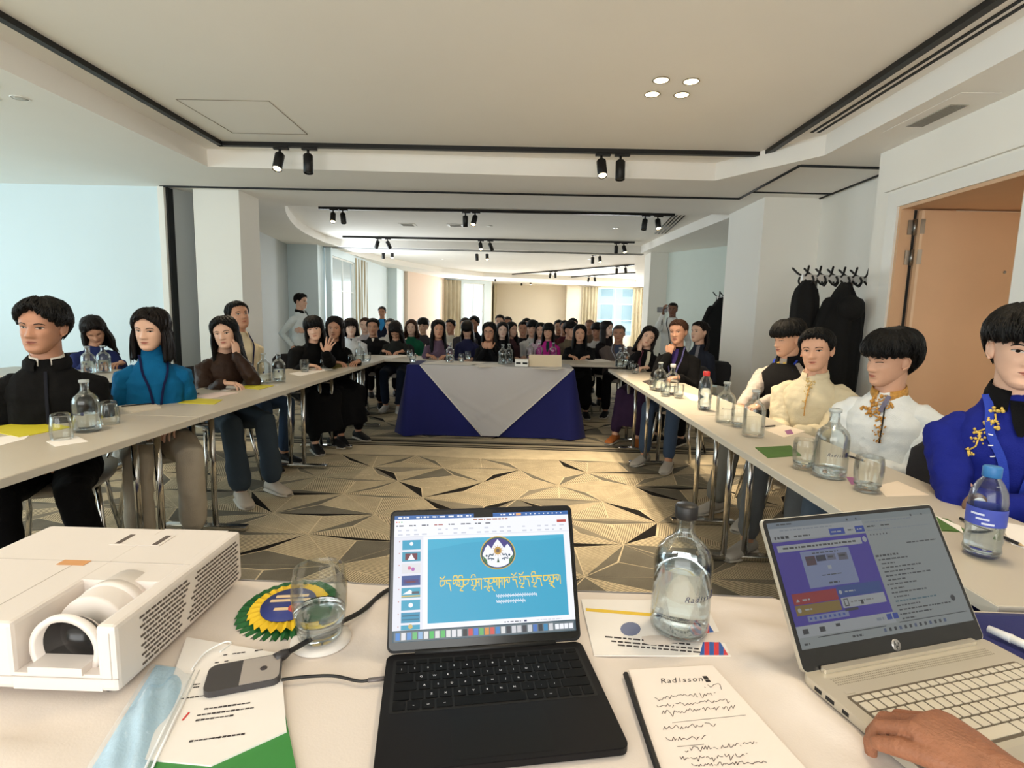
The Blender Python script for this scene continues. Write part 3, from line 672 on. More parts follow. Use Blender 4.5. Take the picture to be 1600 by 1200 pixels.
def add_head(b, M, s, lod, look=0, lids=0.0, lipw=1.0, eyes=True):
    h = MB(); nu, nv = {0: (64, 58), 1: (44, 38), 2: (24, 20)}[lod]
    ts = -np.cos(np.linspace(.0, PI, nv)); ts = .35*ts+.65*np.linspace(-1, 1, nv)
    # more columns over the face
    u = np.linspace(-1, 1, nu, endpoint=False); A = PI*(.55*u+.45*u**3)
    h.m = 0; h.loft([[hpt(a, t) for a in A] for t in ts])
    for sd in (-1, 1):
        h.ell((sd*.074, -.006, -.006), (.0085, .016, .028), 10, 7, Rz(sd*.35)@Rx(.15))
        if lod == 0: h.tube([(sd*.078, .006, -.03), (sd*.081, -.016, -.018), (sd*.083, -.022, .005), (sd*.082, -.014, .021), (sd*.077, .004, .018)], .0042, 6, True)
    if eyes and lod < 2:
        for sd in (-1, 1):
            o = .0012; cx, cz = sd*.031, .004; hw, hh = .0140, .0052*(1-lids)+.0008
            al = [(cx+hw*math.cos(a), cz+hh*(math.sin(a)*(1 if math.sin(a) > 0 else .75))+.0012*sd*math.cos(a)) for a in np.arange(14)*2*PI/14]
            h.m = 1; patch(h, al, o)
            if lids < .8:
                h.m = 2; r = min(.0058, hh*1.05+.0008); patch(h, [(cx+look*.005+r*math.cos(a), cz+min(hh*.95, r)*math.sin(a)) for a in np.arange(10)*2*PI/10], o+.0008)
            h.m = 2; up = [(cx+hw*1.08*math.cos(a), cz+hh*math.sin(a)+.0012*sd*math.cos(a)) for a in np.linspace(0, PI, 9)]
            patch_strip(h, up, .0011+.0007*lids, o+.0014)
            h.m = 3; bz = [(cx+sd*x_, .0215+z_) for x_, z_ in ((-.016, -.002), (-.008, .0015), (.002, .003), (.011, .0015), (.018, -.003))]
            patch_strip(h, bz, .0021, .0012)
        h.m = 4; L = .0225*lipw
        patch(h, [(-L, -.0575), (-L*.5, -.0535), (-.003, -.0525), (0, -.0535), (.003, -.0525), (L*.5, -.0535), (L, -.0575), (L*.5, -.0585), (0, -.0588), (-L*.5, -.0585)], .0007)
        patch(h, [(-L*.92, -.0582), (-L*.4, -.0592), (0, -.0595), (L*.4, -.0592), (L*.92, -.0582), (L*.5, -.0645), (0, -.0665), (-L*.5, -.0645)], .0007)
        h.m = 2; patch_strip(h, [(-L, -.0577), (-L*.4, -.0587), (0, -.0591), (L*.4, -.0587), (L, -.0577)], .0006, .0014)
    elif eyes:
        for sd in (-1, 1):
            h.m = 2; patch(h, [(sd*.031+.013*math.cos(a), .004+.004*math.sin(a)) for a in np.arange(8)*2*PI/8], .0015)
            h.m = 3; patch_strip(h, [(sd*.016, .020), (sd*.031, .0235), (sd*.047, .019)], .0022, .0015)
        h.m = 4; patch(h, [(.02*math.cos(a), -.058+.006*math.sin(a)) for a in np.arange(8)*2*PI/8], .0012)
    MM = M@Matrix.Scale(s, 4)
    for V in h.V: b.V.append(xf(MM, V))
    for f in h.F: b.F.append([i+b.n for i in f])
    b.n += h.n; b.I += h.I; b.S += h.S
def patch_strip(b, line, w, off):
    up = [fpt(x, z+w, off) for x, z in line]; mid = [fpt(x, z, off+.0008) for x, z in line]; dn = [fpt(x, z-w, off) for x, z in line]
    b.loft([up, mid, dn], closed=False)
# -------- hair
def prof(pts, a):
    a = abs((a+PI) % (2*PI)-PI); return np.interp(math.degrees(a), [p[0] for p in pts], [p[1] for p in pts])
HAIR = {  # hairline (angle, t), thickness, edge thickness
    'bowl': dict(line=[(0, .27), (35, .25), (58, .23), (72, .24), (86, .26), (104, .22), (122, -.22), (150, -.55), (180, -.60)], th=.034, edge=.019, side=.8),
    'swept': dict(line=[(0, .72), (12, .64), (28, .50), (44, .34), (58, .26), (70, .08), (80, .16), (100, .16), (120, -.2), (150, -.5), (180, -.55)], th=.030, edge=.012, side=.7),
    'short': dict(line=[(0, .66), (30, .60), (50, .46), (66, .16), (80, -.02), (92, .22), (108, .05), (130, -.3), (180, -.45)], th=.016, edge=.004, side=.7),
    'crop': dict(line=[(0, .60), (35, .56), (55, .48), (70, .25), (84, .10), (95, .22), (110, .05), (130, -.25), (180, -.4)], th=.007, edge=.002, side=.8),
    'part': dict(line=[(0, .66), (14, .60), (34, .46), (52, .22), (64, -.05), (76, -.3), (100, -.45), (180, -.6)], th=.020, edge=.012, side=.9),
    'bangs': dict(line=[(0, .20), (30, .17), (48, .12), (60, -.05), (72, -.3), (100, -.45), (180, -.6)], th=.024, edge=.013, side=.9),
    'pulled': dict(line=[(0, .62), (30, .56), (50, .44), (64, .22), (78, .10), (92, .2), (108, -.05), (130, -.35), (180, -.5)], th=.010, edge=.003, side=.9),
}
def add_hair(style, M, s, lod, m, parent, length=0, front=58, wave=.0, seed=0, volume=1.0, spread=1.0):
    st = HAIR[style]; h = MB(); R = random.Random(seed); nu, nr = {0: (110, 22), 1: (64, 16), 2: (30, 10)}[lod]
    ph = [R.uniform(0, 7) for _ in range(6)]
    def strand(a, r): return (.0022*math.sin(a*31+ph[0]+r*3)+.0018*math.sin(a*53+ph[1]-r*5)+.0030*math.sin(a*17+ph[2]+r*2)+.003*math.sin(a*7+ph[3]+r*4))*(.4+.8*r)
    A = [2*PI*i/nu-PI for i in range(nu)]; rings = []
    for k in range(nr+1):
        r = k/nr; ring = []
        for a in A:
            jag = .05*math.sin(a*23+ph[4])+.035*math.sin(a*41+ph[5]) if style in ('bowl', 'swept', 'bangs', 'short') else .015*math.sin(a*29)
            tH = prof(st['line'], a)+jag*.8; t = 1-(1-tH)*(r**.85) if k else 1.0
            w, yc, d = hring(max(-1, min(1, t))); sd = 1-(1-st['side'])*abs(math.sin(a))
            th = volume*(st['th']*sd*(1-r**5)+st['edge']*r**5)+strand(a, r)*(1 if lod < 2 else .6); th = max(.0015, th)
            zup = th*max(0, t)**1.5
            ring.append(((w+th)*math.sin(a), yc+(d+th)*math.cos(a), t*HH+zup))
        rings.append(ring)
    # turn the edge under, back on to the scalp
    last = []
    for a in A:
        jag = .05*math.sin(a*23+ph[4])+.035*math.sin(a*41+ph[5]) if style in ('bowl', 'swept', 'bangs', 'short') else .015*math.sin(a*29)
        t = prof(st['line'], a)+jag*.8; w, yc, d = hring(max(-1, min(1, t+.03))); last.append(((w-.002)*math.sin(a), yc+(d-.002)*math.cos(a), (t+.02)*HH))
    rings.append(last); h.loft(rings, cap=True)
    if length:
        f = math.radians(front); n = {0: 70, 1: 44, 2: 22}[lod]; q = {0: 16, 1: 12, 2: 8}[lod]; out, inn = [], []
        for k in range(q+1):
            r = k/q; z = .045-(length+.045)*r; ro, ri = [], []
            for i in range(n+1):
                a = f+(2*PI-2*f)*i/n; e = 1-abs(2*i/n-1)   # e: 0 at the front edges, 1 at the back
                zz = z-.012*math.sin(a*13+ph[1])*r*(1 if k == q else .2)
                wv = wave*math.sin(r*9+ph[2]+a*2)*r
                W_ = (.080+.016*min(1, r*3)+.010*r)*spread+strand(a, r)*1.3+wv
                D_ = .088+.020*min(1, r*2.5)-.018*max(0, r-.4)+strand(a, r)*1.3+wv
                yy = -.004+D_*math.cos(a)+(.018*(1-e)*r)
                ro.append((W_*math.sin(a), yy, zz)); ri.append(((W_-.020)*math.sin(a), -.004+(D_-.022)*math.cos(a)+.018*(1-e)*r, zz))
            out.append(ro); inn.append(ri)
        loop = [o_+i_[::-1] for o_, i_ in zip(out, inn)]; h.loft(loop)
    # loose locks over the cap, their tips breaking the hairline
    nt_ = {0: 260, 1: 90, 2: 0}[lod]
    def cap_pt(a, r, up):
        jag = .03*math.sin(a*23+ph[4]); tH = prof(st['line'], a)+jag; t = 1-(1-tH)*min(1, r)**.85; w, yc, d = hring(max(-1, min(1, t))); sd = 1-(1-st['side'])*abs(math.sin(a))
        th = volume*(st['th']*sd*(1-min(1, r)**5)+st['edge']*min(1, r)**5)+up; e = max(0, r-1)
        return np.array([(w+th)*math.sin(a), yc+(d+th)*math.cos(a), t*HH+th*max(0, t)**1.5-e*.10])
    for _ in range(nt_ if style != 'crop' else 0):
        a0 = R.uniform(-PI, PI); da = R.uniform(-.35, .35)*(1.6 if style in ('swept', 'short') else 1); r0_ = R.uniform(.15, .55); r1_ = R.uniform(.9, 1.08) if not (length and abs(a0) > math.radians(front)) else 1.0; rr = R.uniform(.0016, .0036)
        if style in ('part', 'pulled') and abs(a0) < .9: r1_ = min(r1_, .98)
        pts = [cap_pt(a0+da*q, r0_+(r1_-r0_)*q, (-.002, .0015, .0025, .002, -.001)[i]+R.uniform(0, .0015)) for i, q in enumerate((0, .25, .5, .75, 1))]
        h.tube(pts, [rr*.4, rr, rr*1.05, rr*.8, rr*.15], 5)
    if length and lod < 2:
        f = math.radians(front)
        for _ in range({0: 150, 1: 60}[lod]):
            a = R.uniform(f, 2*PI-f); e = 1-abs(2*(a-f)/(2*PI-2*f)-1); pts = []; rr = R.uniform(.002, .004); ex = R.uniform(.85, 1.12)
            for q in np.linspace(.05, 1, 7):
                r = q*ex; wv = wave*math.sin(min(1, r)*9+ph[2]+a*2)*r; W_ = (.080+.016*min(1, r*3)+.010*r)*spread+wv+.002; D_ = .088+.020*min(1, r*2.5)-.018*max(0, r-.4)+wv+.002
                pts.append((W_*math.sin(a+.05*math.sin(r*5+a*9)), -.004+D_*math.cos(a)+.018*(1-e)*r, .045-(length+.045)*r))
            h.tube(pts, [rr*.5, rr, rr*1.1, rr*1.1, rr, rr*.8, rr*.2], 5)
    if style == 'pulled':
        h.ell((0, -.115, .045), (.034, .03, .034), 14, 8)
    return h.move(M@Matrix.Scale(s, 4)).build('hair', m, parent)
# -------- hand: palm with five fingers; local x across, y along the fingers, -z = palm side
def hand_geo(side, curl=(.5, .55, .6, .65), thumb=(.5, .5), spread=.06, n=8, L=1.0):
    b = MB(); pr = [(.0, .026, .018), (.02, .032, .0165), (.05, .039, .0145), (.078, .041, .0125), (.09, .036, .010)]
    b.loft([[(w*math.cos(a), y, tz*math.sin(a)) for a in np.arange(14)*2*PI/14] for y, w, tz in pr])
    X = (.029, .010, -.009, -.027); LN = ((.040, .026, .020), (.045, .029, .021), (.041, .027, .020), (.031, .020, .018)); RD = (.0092, .0095, .0088, .0078)
    for k in range(4):
        p = np.array([side*X[k], .083-.006*(k == 3)-.002*(k == 0), .001]); pts = [p-np.array([0, .018, 0])+0, p]; r = [RD[k]*.9, RD[k]*1.05]; ang = 0; c = curl[k]; sp = side*spread*(1.5-k)
        for j, l in enumerate(LN[k]):
            ang += c*(1.0, 1.15, .7)[j]; dvec = np.array([math.sin(sp)*math.cos(ang), math.cos(sp)*math.cos(ang), -math.sin(ang)]); mid = p+dvec*l*.5; p = p+dvec*l; pts += [mid, p]; r += [RD[k]*(.92-.07*j), RD[k]*(1.0-.1*j)]
        r[-1] *= .85; b.tube(pts, r, n, True)
    p = np.array([side*.024, .018, -.004]); ang = thumb[0]; pts = [p-np.array([side*.01, .004, 0]), p]; r = [.013, .0135]
    for j, l in enumerate((.042, .030, .022)):
        a2 = ang*(1-.25*j); cu = thumb[1]*(.3+.35*j); d = np.array([side*math.sin(a2)*math.cos(cu), math.cos(a2)*math.cos(cu), -math.sin(cu)]); p = p+d*l; pts.append(p); r.append((.0115, .0105, .0085)[j])
    b.tube(pts, r, n, True); return b.move(Matrix.Scale(L, 4))
def frame_m(o, y, up):
    y = np.asarray(y, float); y = y/np.linalg.norm(y); z = np.asarray(up, float); z = z-y*(z@y); z = z/np.linalg.norm(z); x = np.cross(y, z)
    return Matrix(((x[0], y[0], z[0], o[0]), (x[1], y[1], z[1], o[1]), (x[2], y[2], z[2], o[2]), (0, 0, 0, 1)))
def ik(S, Wp, l1, l2, hint):
    S, Wp = np.asarray(S, float), np.asarray(Wp, float); d = Wp-S; D = np.linalg.norm(d)
    if D > (l1+l2)*.995: d = d*((l1+l2)*.995/D); Wp = S+d; D = np.linalg.norm(d)
    a = (l1*l1-l2*l2+D*D)/(2*D); hh = math.sqrt(max(0, l1*l1-a*a)); u = d/D; h = np.asarray(hint, float); h = h-u*(h@u); h /= np.linalg.norm(h)+1e-9
    return S+u*a+h*hh, Wp
SKIN = {'a': (204, 158, 132), 'b': (190, 142, 116), 'c': (218, 176, 152), 'd': (120, 84, 66), 'e': (172, 126, 102), 'f': (228, 194, 176)}
def skin(k): return mat('skin_'+k, SKIN[k], .5, var=.06, vscale=14, bump=.06, bscale=140, spec=.35)
M_sclera = mat('eye_white', (196, 184, 174), .4); M_iris = mat('eye_dark', (22, 15, 12), .2)
def lipm(k): c = SKIN[k]; return mat('lips_'+k, (c[0]*.86, c[1]*.66, c[2]*.66), .4)
def hairm(c, name): return mat('hair_'+name, c, .5, bump=.5, bscale=35, stretch=(6, 6, .6), spec=.25)
HB = ('black', (7, 6, 6)); HD = ('dark_brown', (20, 13, 11)); HC = ('chestnut', (62, 38, 24)); HG = ('greying', (62, 58, 56))
def fabric(name, c, rough=.9, var=.07, vscale=10, bump=.25, bscale=260): return mat('fabric_'+name, c, rough, var=var, vscale=vscale, bump=bump, bscale=bscale, spec=.2)
JEANS = ('denim', (58, 74, 98)); BLK = ('black', (13, 13, 15)); GRY = ('light_grey_denim', (126, 126, 122))
def person(label, head, body=0, face=None, pitch=0, roll=0, lean=.08, side=0, sit=True, lod=1, hair=('short', HB), hair_kw=None, sk='a', top=('black', (14, 14, 16)), top_name='jacket', pants=BLK, pants_name='trousers', shoes=(30, 30, 32),
           arms=('lap', 'lap'), girth=1.0, fem=False, hs=None, lids=0.25, look=0, feet=None, knees=.0, group=None, legs=True, legw=1.0, skirt=False, neckdrop=0, hem=.0, lp=1.0, tw=None):
    """a clothed figure whose head centre stands at photo pixel head[0:2], depth head[2]; body / face = direction in degrees (0 towards the camera, 90 towards the door wall)"""
    face = body if face is None else face
    Hw = at(head[0], head[1], Y=head[2]); rz = math.radians(body)+PI; hs = hs or (.95 if fem else 1.0)
    seat = .455; sc = .94 if fem else 1.0
    nl = .138*hs+.008-neckdrop     # neck base to head centre
    ca = math.cos(lean)*math.cos(side)
    if sit: zp = seat+.10; k = max(.74, min(1.22, (Hw.z-zp-nl*.98)/(.5*ca)))
    else: k = sc*1.02; zp = Hw.z-nl*.98-.5*k*ca
    sp = np.array([math.sin(side), math.sin(lean)*math.cos(side), ca]); fwd = np.array([0, math.cos(lean), -math.sin(lean)]); lat = np.cross(fwd, sp)
    C0 = np.array([0, 0, zp]); C2 = C0+sp*.5*k
    nd = sp*.55+np.array([0, .10, .55]); nd /= np.linalg.norm(nd); Hc = C2+nd*nl; Hc[2] = C2[2]+nl*.98 if sit else Hc[2]
    Rb = np.array([[math.cos(rz), -math.sin(rz)], [math.sin(rz), math.cos(rz)]]); base = np.array([Hw.x, Hw.y])-Rb@Hc[:2]
    o = empty('person', (base[0], base[1], 0), rz, label, 'person', group)
    inv = lambda p: np.array([*(Rb.T@(np.array(p[:2])-base)), p[2]])
    HM = Matrix.Translation(Hc)@Rz(math.radians(face-body))@Rx(-math.radians(pitch))@Ry(math.radians(roll))
    mh = hairm(hair[1][1], hair[1][0]); b = MB()
    add_head(b, HM, hs, lod, look, lids, lp)
    nq = {0: 16, 1: 12, 2: 8}[lod]; nr = (.046 if fem else .055)*hs
    hd = np.array(HM.to_3x3()@Vector((0, -.014, -.055)))*hs+Hc
    b.m = 0; b.tube([C2-sp*.10, C2-sp*.01, (C2+hd)/2, hd, hd+np.array([0, 0, .03])], [nr*1.3, nr*1.12, nr, nr*.98, nr*.9], nq)
    # -- torso
    def ring(s, w, d, n=20, off=0):
        t = s/.5; c = C0+sp*s*k+fwd*.012*math.sin(max(0, min(1, t))*PI); f = fwd if s > .1 else fwd*(.5+s*5)+np.array([0, 1, 0])*(.5-s*5); f = f/np.linalg.norm(f)
        return [c+lat*(w+off)*math.cos(a)+f*(d+off)*math.sin(a) for a in np.arange(n)*2*PI/n]
    g = girth*(.92 if fem else 1.0); sw = (.158 if fem else .183)*g
    prof_ = [(-.12-hem, .150*g, .118*g), (-.04, .170*g, .128*g), (.06, .158*g, .124*g), (.16, .150*g, .114*g), (.27, .158*g, .118*g), (.34, .166*g, .116*g), (.385, sw*.86, .100*g), (.425, sw*.68, .088), (.455, sw*.50, .078), (.485, .074*sc, .066), (.515, nr*1.22, nr*1.22)]
    def tp(s, ang, off=.004):   # point on the chest: ang 0 = front
        P_ = np.array(prof_); w = np.interp(s, P_[:, 0], P_[:, 1])+off; d = np.interp(s, P_[:, 0], P_[:, 2])+off
        c = C0+sp*s*k+fwd*.012*math.sin(max(0, min(1, s/.5))*PI); return c+lat*w*math.sin(ang)*-1+fwd*d*math.cos(ang)
    tm = MB(); tm.loft([ring(*p_) for p_ in prof_])
    b.tube([C0, C0+sp*.3*k, C2-sp*.05], [.085, .09, .06], 8)
    # -- arms
    slv = []
    l1, l2 = .275*sc*min(1.08, max(.9, k)), .25*sc*min(1.08, max(.9, k)); wr = {}
    for i, sd in enumerate((-1, 1)):   # -1 = the figure's left in local x? local x runs to the figure's right
        S = C0+sp*.366*k+lat*sw*.85*(1 if lat[0]*sd > 0 else -1)
        ap = arms[i]; hint = np.array([sd*.28, -.5, -.8]); hk = dict(curl=(.4, .45, .5, .55)); pdir = None; pup = np.array([0, 0, 1.0]); sleeve = 1.0
        if isinstance(ap, dict):
            Wp = inv(ap['w']) if ap.get('world') else np.array(ap['w'], float); hint = np.array(ap.get('hint', hint), float); hk = ap.get('hk', hk); pdir = ap.get('dir'); pup = np.array(ap.get('up', pup), float); sleeve = ap.get('sleeve', 1.0)
        elif ap == 'lap': Wp = np.array([sd*.09, .20, .65]); pdir = np.array([-sd*.5, .7, -.2])
        elif ap == 'table': Wp = np.array([sd*.13, .36, .785]); pdir = np.array([-sd*.75, .6, -.06])
        elif ap == 'crossed': Wp = C0+sp*(.20+.03*(sd > 0))*k+np.array([-sd*.10, .165+.055*(sd > 0), 0]); hint = np.array([sd*1.0, .1, -.6]); pdir = np.array([-sd*.8, -.75, .10]); pup = np.array([0, 1.0, 0.2])
        elif ap == 'chin': Wp = Hc+np.array([sd*.03, .11, -.205]); hint = np.array([sd*.35, .35, -.9]); pdir = np.array([-sd*.1, -.18, 1.0]); pup = np.array([sd*.2, 1.0, .2]); hk = dict(curl=(.9, 1.0, 1.1, 1.2), thumb=(.7, .6))
        elif ap == 'cheek': Wp = Hc+np.array([sd*.085, .075, -.15]); hint = np.array([sd*.35, .5, -.9]); pdir = np.array([-sd*.05, -.25, 1.0]); pup = np.array([sd*.8, .6, .1]); hk = dict(curl=(.25, .3, .5, .7), thumb=(.7, .3))
        elif ap == 'down': Wp = np.array([sd*.24, .04, zp-.02]); hint = np.array([sd*.3, -1.0, 0]); pdir = np.array([0, .1, -1.0]); pup = np.array([sd, 0, 0])
        if ap in ('chin', 'cheek'):
            fr = math.radians(face-body); Rf = np.array([[math.cos(fr), -math.sin(fr), 0], [math.sin(fr), math.cos(fr), 0], [0, 0, 1]]); Wp = Hc+Rf@(Wp-Hc); pdir = Rf@pdir; pup = Rf@pup
        E_, Wp = ik(S, Wp, l1, l2, hint); fa = Wp-E_; fa /= np.linalg.norm(fa); pd = fa if pdir is None else np.asarray(pdir, float); pd = pd/np.linalg.norm(pd)
        wr[sd] = (E_, Wp, pd)
        r0 = .058*g*(tw or 1); sm_ = MB(); slv.append(sm_); sm_.tube([S-lat*np.sign(lat[0]*sd)*.04+sp*.012, S, S+(E_-S)*.5, E_, E_+(Wp-E_)*.5, E_+(Wp-E_)*(.97 if sleeve >= 1 else sleeve)], [r0*1.0, r0*1.06, r0*.95, r0*.86, r0*.76, r0*.62], 12, True)
        sc_h = .96*sc; b.m = 0; b.tube([S, E_, E_+(Wp-E_)*.6, Wp, Wp+pd*.02], [.036*sc, .037*sc, .034*sc, .026*sc, .026*sc], 10 if lod < 2 else 6)
        if lod < 2:
            hg = hand_geo(-sd, **hk, n=8 if lod == 0 else 6, L=sc_h)
            MM = frame_m(Wp+pd*.004, pd, pup)
            for V in hg.V: b.V.append(xf(MM, V))
            for f in hg.F: b.F.append([q+b.n for q in f])
            b.n += hg.n; b.I += [0]*len(hg.F); b.S += hg.S
        else: b.tube([Wp, Wp+pd*.06, Wp+pd*.12, Wp+pd*.16], [.025, .033, .028, .015], 8, True)
    # -- legs
    pm = MB(); lw = legw*(.95 if fem else 1.0)
    if legs:
        pm.loft([ring(s, w, d) for s, w, d in ((-.16, .12*g, .10*g), (-.12, .150*g, .115*g), (-.03, .163*g, .122*g), (.05, .150*g, .115*g))])
        for i, sd in enumerate((-1, 1)):
            hip = C0+np.array([sd*.085, 0, -.045])
            if sit:
                ft = np.array(feet[i], float) if feet else np.array([sd*.11, .42+.05*sd, 0]); kn = np.array([sd*(.11+knees), .43, seat+.055]); an = np.array([ft[0], ft[1], .10])
                dk = an-kn; L = np.linalg.norm(dk)
            else: kn = hip+np.array([sd*.01, .03, -.5*(zp-.045-.08)]); an = np.array([sd*.10, 0, .09]); ft = np.array([sd*.10, 0, 0])
            pm.tube([hip, hip+(kn-hip)*.5, kn, kn+(an-kn)*.45, kn+(an-kn)*.9], [.092*lw, .083*lw, .066*lw, .062*lw, .058*lw*(1.15 if legw > 1 else 1)], 12, True)
            b.m = 0; b.tube([hip, kn, an, an-np.array([0, 0, .05])], [.06, .045, .034, .03], 8)
            # shoe
            fd = ft-np.array([kn[0], kn[1], 0]) if not sit else np.array([sd*.12, 1.0, 0]); fd = np.array([sd*.15, 1.0, 0]) ; fd /= np.linalg.norm(fd); sx = np.array([fd[1], -fd[0], 0]); sh = MB()
            SR = [(-.075, .024, .055), (-.055, .036, .085), (0, .040, .095), (.05, .043, .075), (.10, .047, .058), (.15, .044, .045), (.185, .028, .032)]
            sh.loft([[an*[1, 1, 0]+fd*y+sx*w*math.cos(a)+np.array([0, 0, .012+max(0, (h_-.012))*(math.sin(a)*.5+.5)]) for a in np.arange(12)*2*PI/12] for y, w, h_ in SR])
            so = sh.build('shoe', fabric('shoe_%d_%d_%d' % shoes, shoes, .6), o)
            if lod < 2:
                s2 = MB(); s2.loft([[an*[1, 1, 0]+fd*y+sx*(w+.004)*math.cos(a)+np.array([0, 0, .0125+.0115*math.sin(a)]) for a in np.arange(12)*2*PI/12] for y, w, h_ in SR]); s2.build('sole', mat('shoe_sole', (196, 190, 180), .7), so)
        if skirt:
            pm.loft([[np.array([0, y, z])+np.array([w*math.cos(a), d*math.sin(a), 0]) for a in np.arange(18)*2*PI/18] for y, z, w, d in ((.05, seat+.10, .17, .17), (.30, seat+.05, .18, .17), (.40, .34, .17, .12), (.42, .18, .19, .12))])
    vx = {0: .0085, 1: .012, 2: .022}[lod]
    bo = b.build('body', [skin(sk), M_sclera, M_iris, mh, lipm(sk)], o)
    to = tm.build(top_name, fabric(*top), o); grow(to, vx, 7 if lod < 2 else 3, {0: .020, 1: .016, 2: .008}[lod], .075)
    for sm_ in slv: grow(sm_.build('sleeve', fabric(*top), to), vx, 5 if lod < 2 else 3, {0: .022, 1: .016, 2: .0}[lod], .05)
    if legs: po = pm.build(pants_name, fabric(*pants), o); grow(po, vx*1.25, 6 if lod < 2 else 3, {0: .016, 1: .014, 2: 0}[lod], .09)
    kw = dict(hair_kw or {}); add_hair(hair[0], HM, hs, lod, mh, o, seed=hash(label) % 1000 if False else sum(map(ord, label)), **kw)
    return dict(o=o, tp=tp, HM=HM, hs=hs, C0=C0, C2=C2, sp=sp, fwd=fwd, lat=lat, k=k, wr=wr, nr=nr, base=base, rz=rz, inv=inv, Hc=Hc, top=to, nd=nd)
# -------- garment details
def strip(P, line, w, m, name, off=.010, n=5):
    """ribbon lying on the chest: line of (s, angle)"""
    pts = catmull([P['tp'](s, a, off) for s, a in line], n); b = MB(); L, Rr = [], []
    for i, p in enumerate(pts):
        t = pts[min(i+1, len(pts)-1)]-pts[max(i-1, 0)]; t /= np.linalg.norm(t)+1e-9; x = np.cross(t, P['fwd']); x /= np.linalg.norm(x)+1e-9; L.append(p-x*w/2); Rr.append(p+x*w/2)
    b.loft([L, [(a_+b_)/2+P['fwd']*.002 for a_, b_ in zip(L, Rr)], Rr], closed=False); return b.build(name, m, P['o'])
def lanyard(P, m, drop=.16, w=.013, badge=True):
    n0 = P['C2']; pts = {}
    for s in (-1, 1): strip(P, [(.505, s*1.25), (.47, s*.85), (.40, s*.45), (.30, s*.18), (drop, s*.03)], w, m, 'lanyard')
    if badge:
        c = P['tp'](drop, 0, .014); b = MB(); M = frame_m(c-P['sp']*.05, P['fwd'], P['sp']); b.box(-.035, .035, -.001, .002, -.055, .045, M=M); b.build('name_badge', mat('badge_white', (232, 232, 230), .4), P['o'])
def collar(P, m, h=.03, w=.014, r=1.25, name='collar', open_=.5, z0=-.01):
    """stand or fold collar round the neck"""
    b = MB(); c = P['C2']; nr = P['nr']*r; O = []
    A = np.linspace(open_, 2*PI-open_, 26)
    def rg(rr, up): return [c+P['sp']*(z0+up+.012*math.cos(a)*-1)+P['lat']*rr*math.sin(a)+P['fwd']*rr*math.cos(a)*1.02 for a in A]
    rows = [rg(nr, 0), rg(nr*.94, h), rg(nr*1.02, h+.003), rg(nr+w, h*.35), rg(nr+w*1.15, -.012)]
    b.loft(rows, closed=False); b.loft([[p-P['fwd']*0+np.array([0, 0, -.003]) for p in r_] for r_ in rows], closed=False); return b.build(name, m, P['o'])
def turtleneck(P, m, h=.05):
    b = MB(); c = P['C2']; nr = P['nr']
    b.loft([[c+P['sp']*z+P['nd']*0+P['lat']*rr*math.cos(a)+P['fwd']*rr*math.sin(a) for a in np.arange(20)*2*PI/20] for z, rr in ((-.02, nr*1.5), (.0, nr*1.3), (h*.6, nr*1.2), (h, nr*1.16), (h+.006, nr*1.06), (h*.5, nr*1.02))], cap=False); return b.build('turtleneck_collar', m, P['o'])
def vee(P, m, w=.07, d=.16, name='shirt_front'):
    """shirt showing in an open neckline"""
    R = []; n = 8
    for i in range(n+1):
        t = i/n; s = .500-d*t; ww = w*(1-t)+.004; R.append([P['tp'](s, (j/6-.5)*2*math.atan(ww/.10), .006) for j in range(7)])
    b = MB(); b.loft(R, closed=False); return b.build(name, m, P['o'])
def glasses(P, c=(40, 34, 32)):
    b = MB(); M = P['HM']@Matrix.Scale(P['hs'], 4)
    for s in (-1, 1):
        b.tube([fpt(s*.031+.021*math.cos(a), .002+.017*math.sin(a), .010) for a in np.linspace(0, 2*PI, 17)], .0016, 6); b.tube([(s*.052, .075, .006), (s*.074, .03, .008), (s*.078, -.01, .004)], .0016, 6)
    b.tube([fpt(-.010, .005, .012), fpt(0, .007, .008), fpt(.010, .005, .012)], .0016, 6)
    b.move(M).build('glasses', mat('glasses_frame', c, .3), P['o'])
# ================================================================ THE PEOPLE IN THE ROOM
def sit_on(P, who, dy=0.0):
    c, s = math.cos(P['rz']), math.sin(P['rz']); place_chair(P['base'][0]+s*.05, P['base'][1]-c*.05, P['rz'], 'chair under '+who)
F_ = fabric
# ---- window side, near to far
P = person('man in black coat over white shirt, short swept black hair, at nearest window-side table', (68, 512, 2.36), 32, 12, 2, -3, .10, lod=0, hair=('swept', HB), sk='e', top=('black_wool', (9, 9, 10)), top_name='coat', pants=('black_twill', (9, 9, 11)), arms=('lap', 'lap'), girth=1.0, feet=((-.16, .30, 0), (.10, .46, 0)), shoes=(20, 20, 22), lids=.25)
collar(P, F_('white_shirt', (222, 216, 206)), .034, .004, 1.08, 'shirt_collar', .35); collar(P, F_('black_wool', (9, 9, 10)), .022, .016, 1.28, 'coat_collar', .4, -.012)
strip(P, [(.46, .05), (.3, .04), (.12, .02)], .012, F_('coat_placket', (26, 28, 36)), 'coat_placket', .012)
sit_on(P, 'the man in the black coat')
P = person('woman with long dark hair looking down, behind the side table with two bottles', (148, 522, 4.62), 50, 42, 34, 14, .22, lod=1, hair=('part', HD), hair_kw=dict(length=.26, wave=.012, spread=1.12, volume=1.3), sk='b', top=('navy_knit', (38, 46, 92)), top_name='sweater', arms=('table', 'table'), fem=True, lids=.7)
strip(P, [(.50, -.9), (.40, -.6), (.25, -.45)], .035, F_('grey_scarf', (120, 112, 108)), 'scarf', .012); sit_on(P, 'the woman looking down')
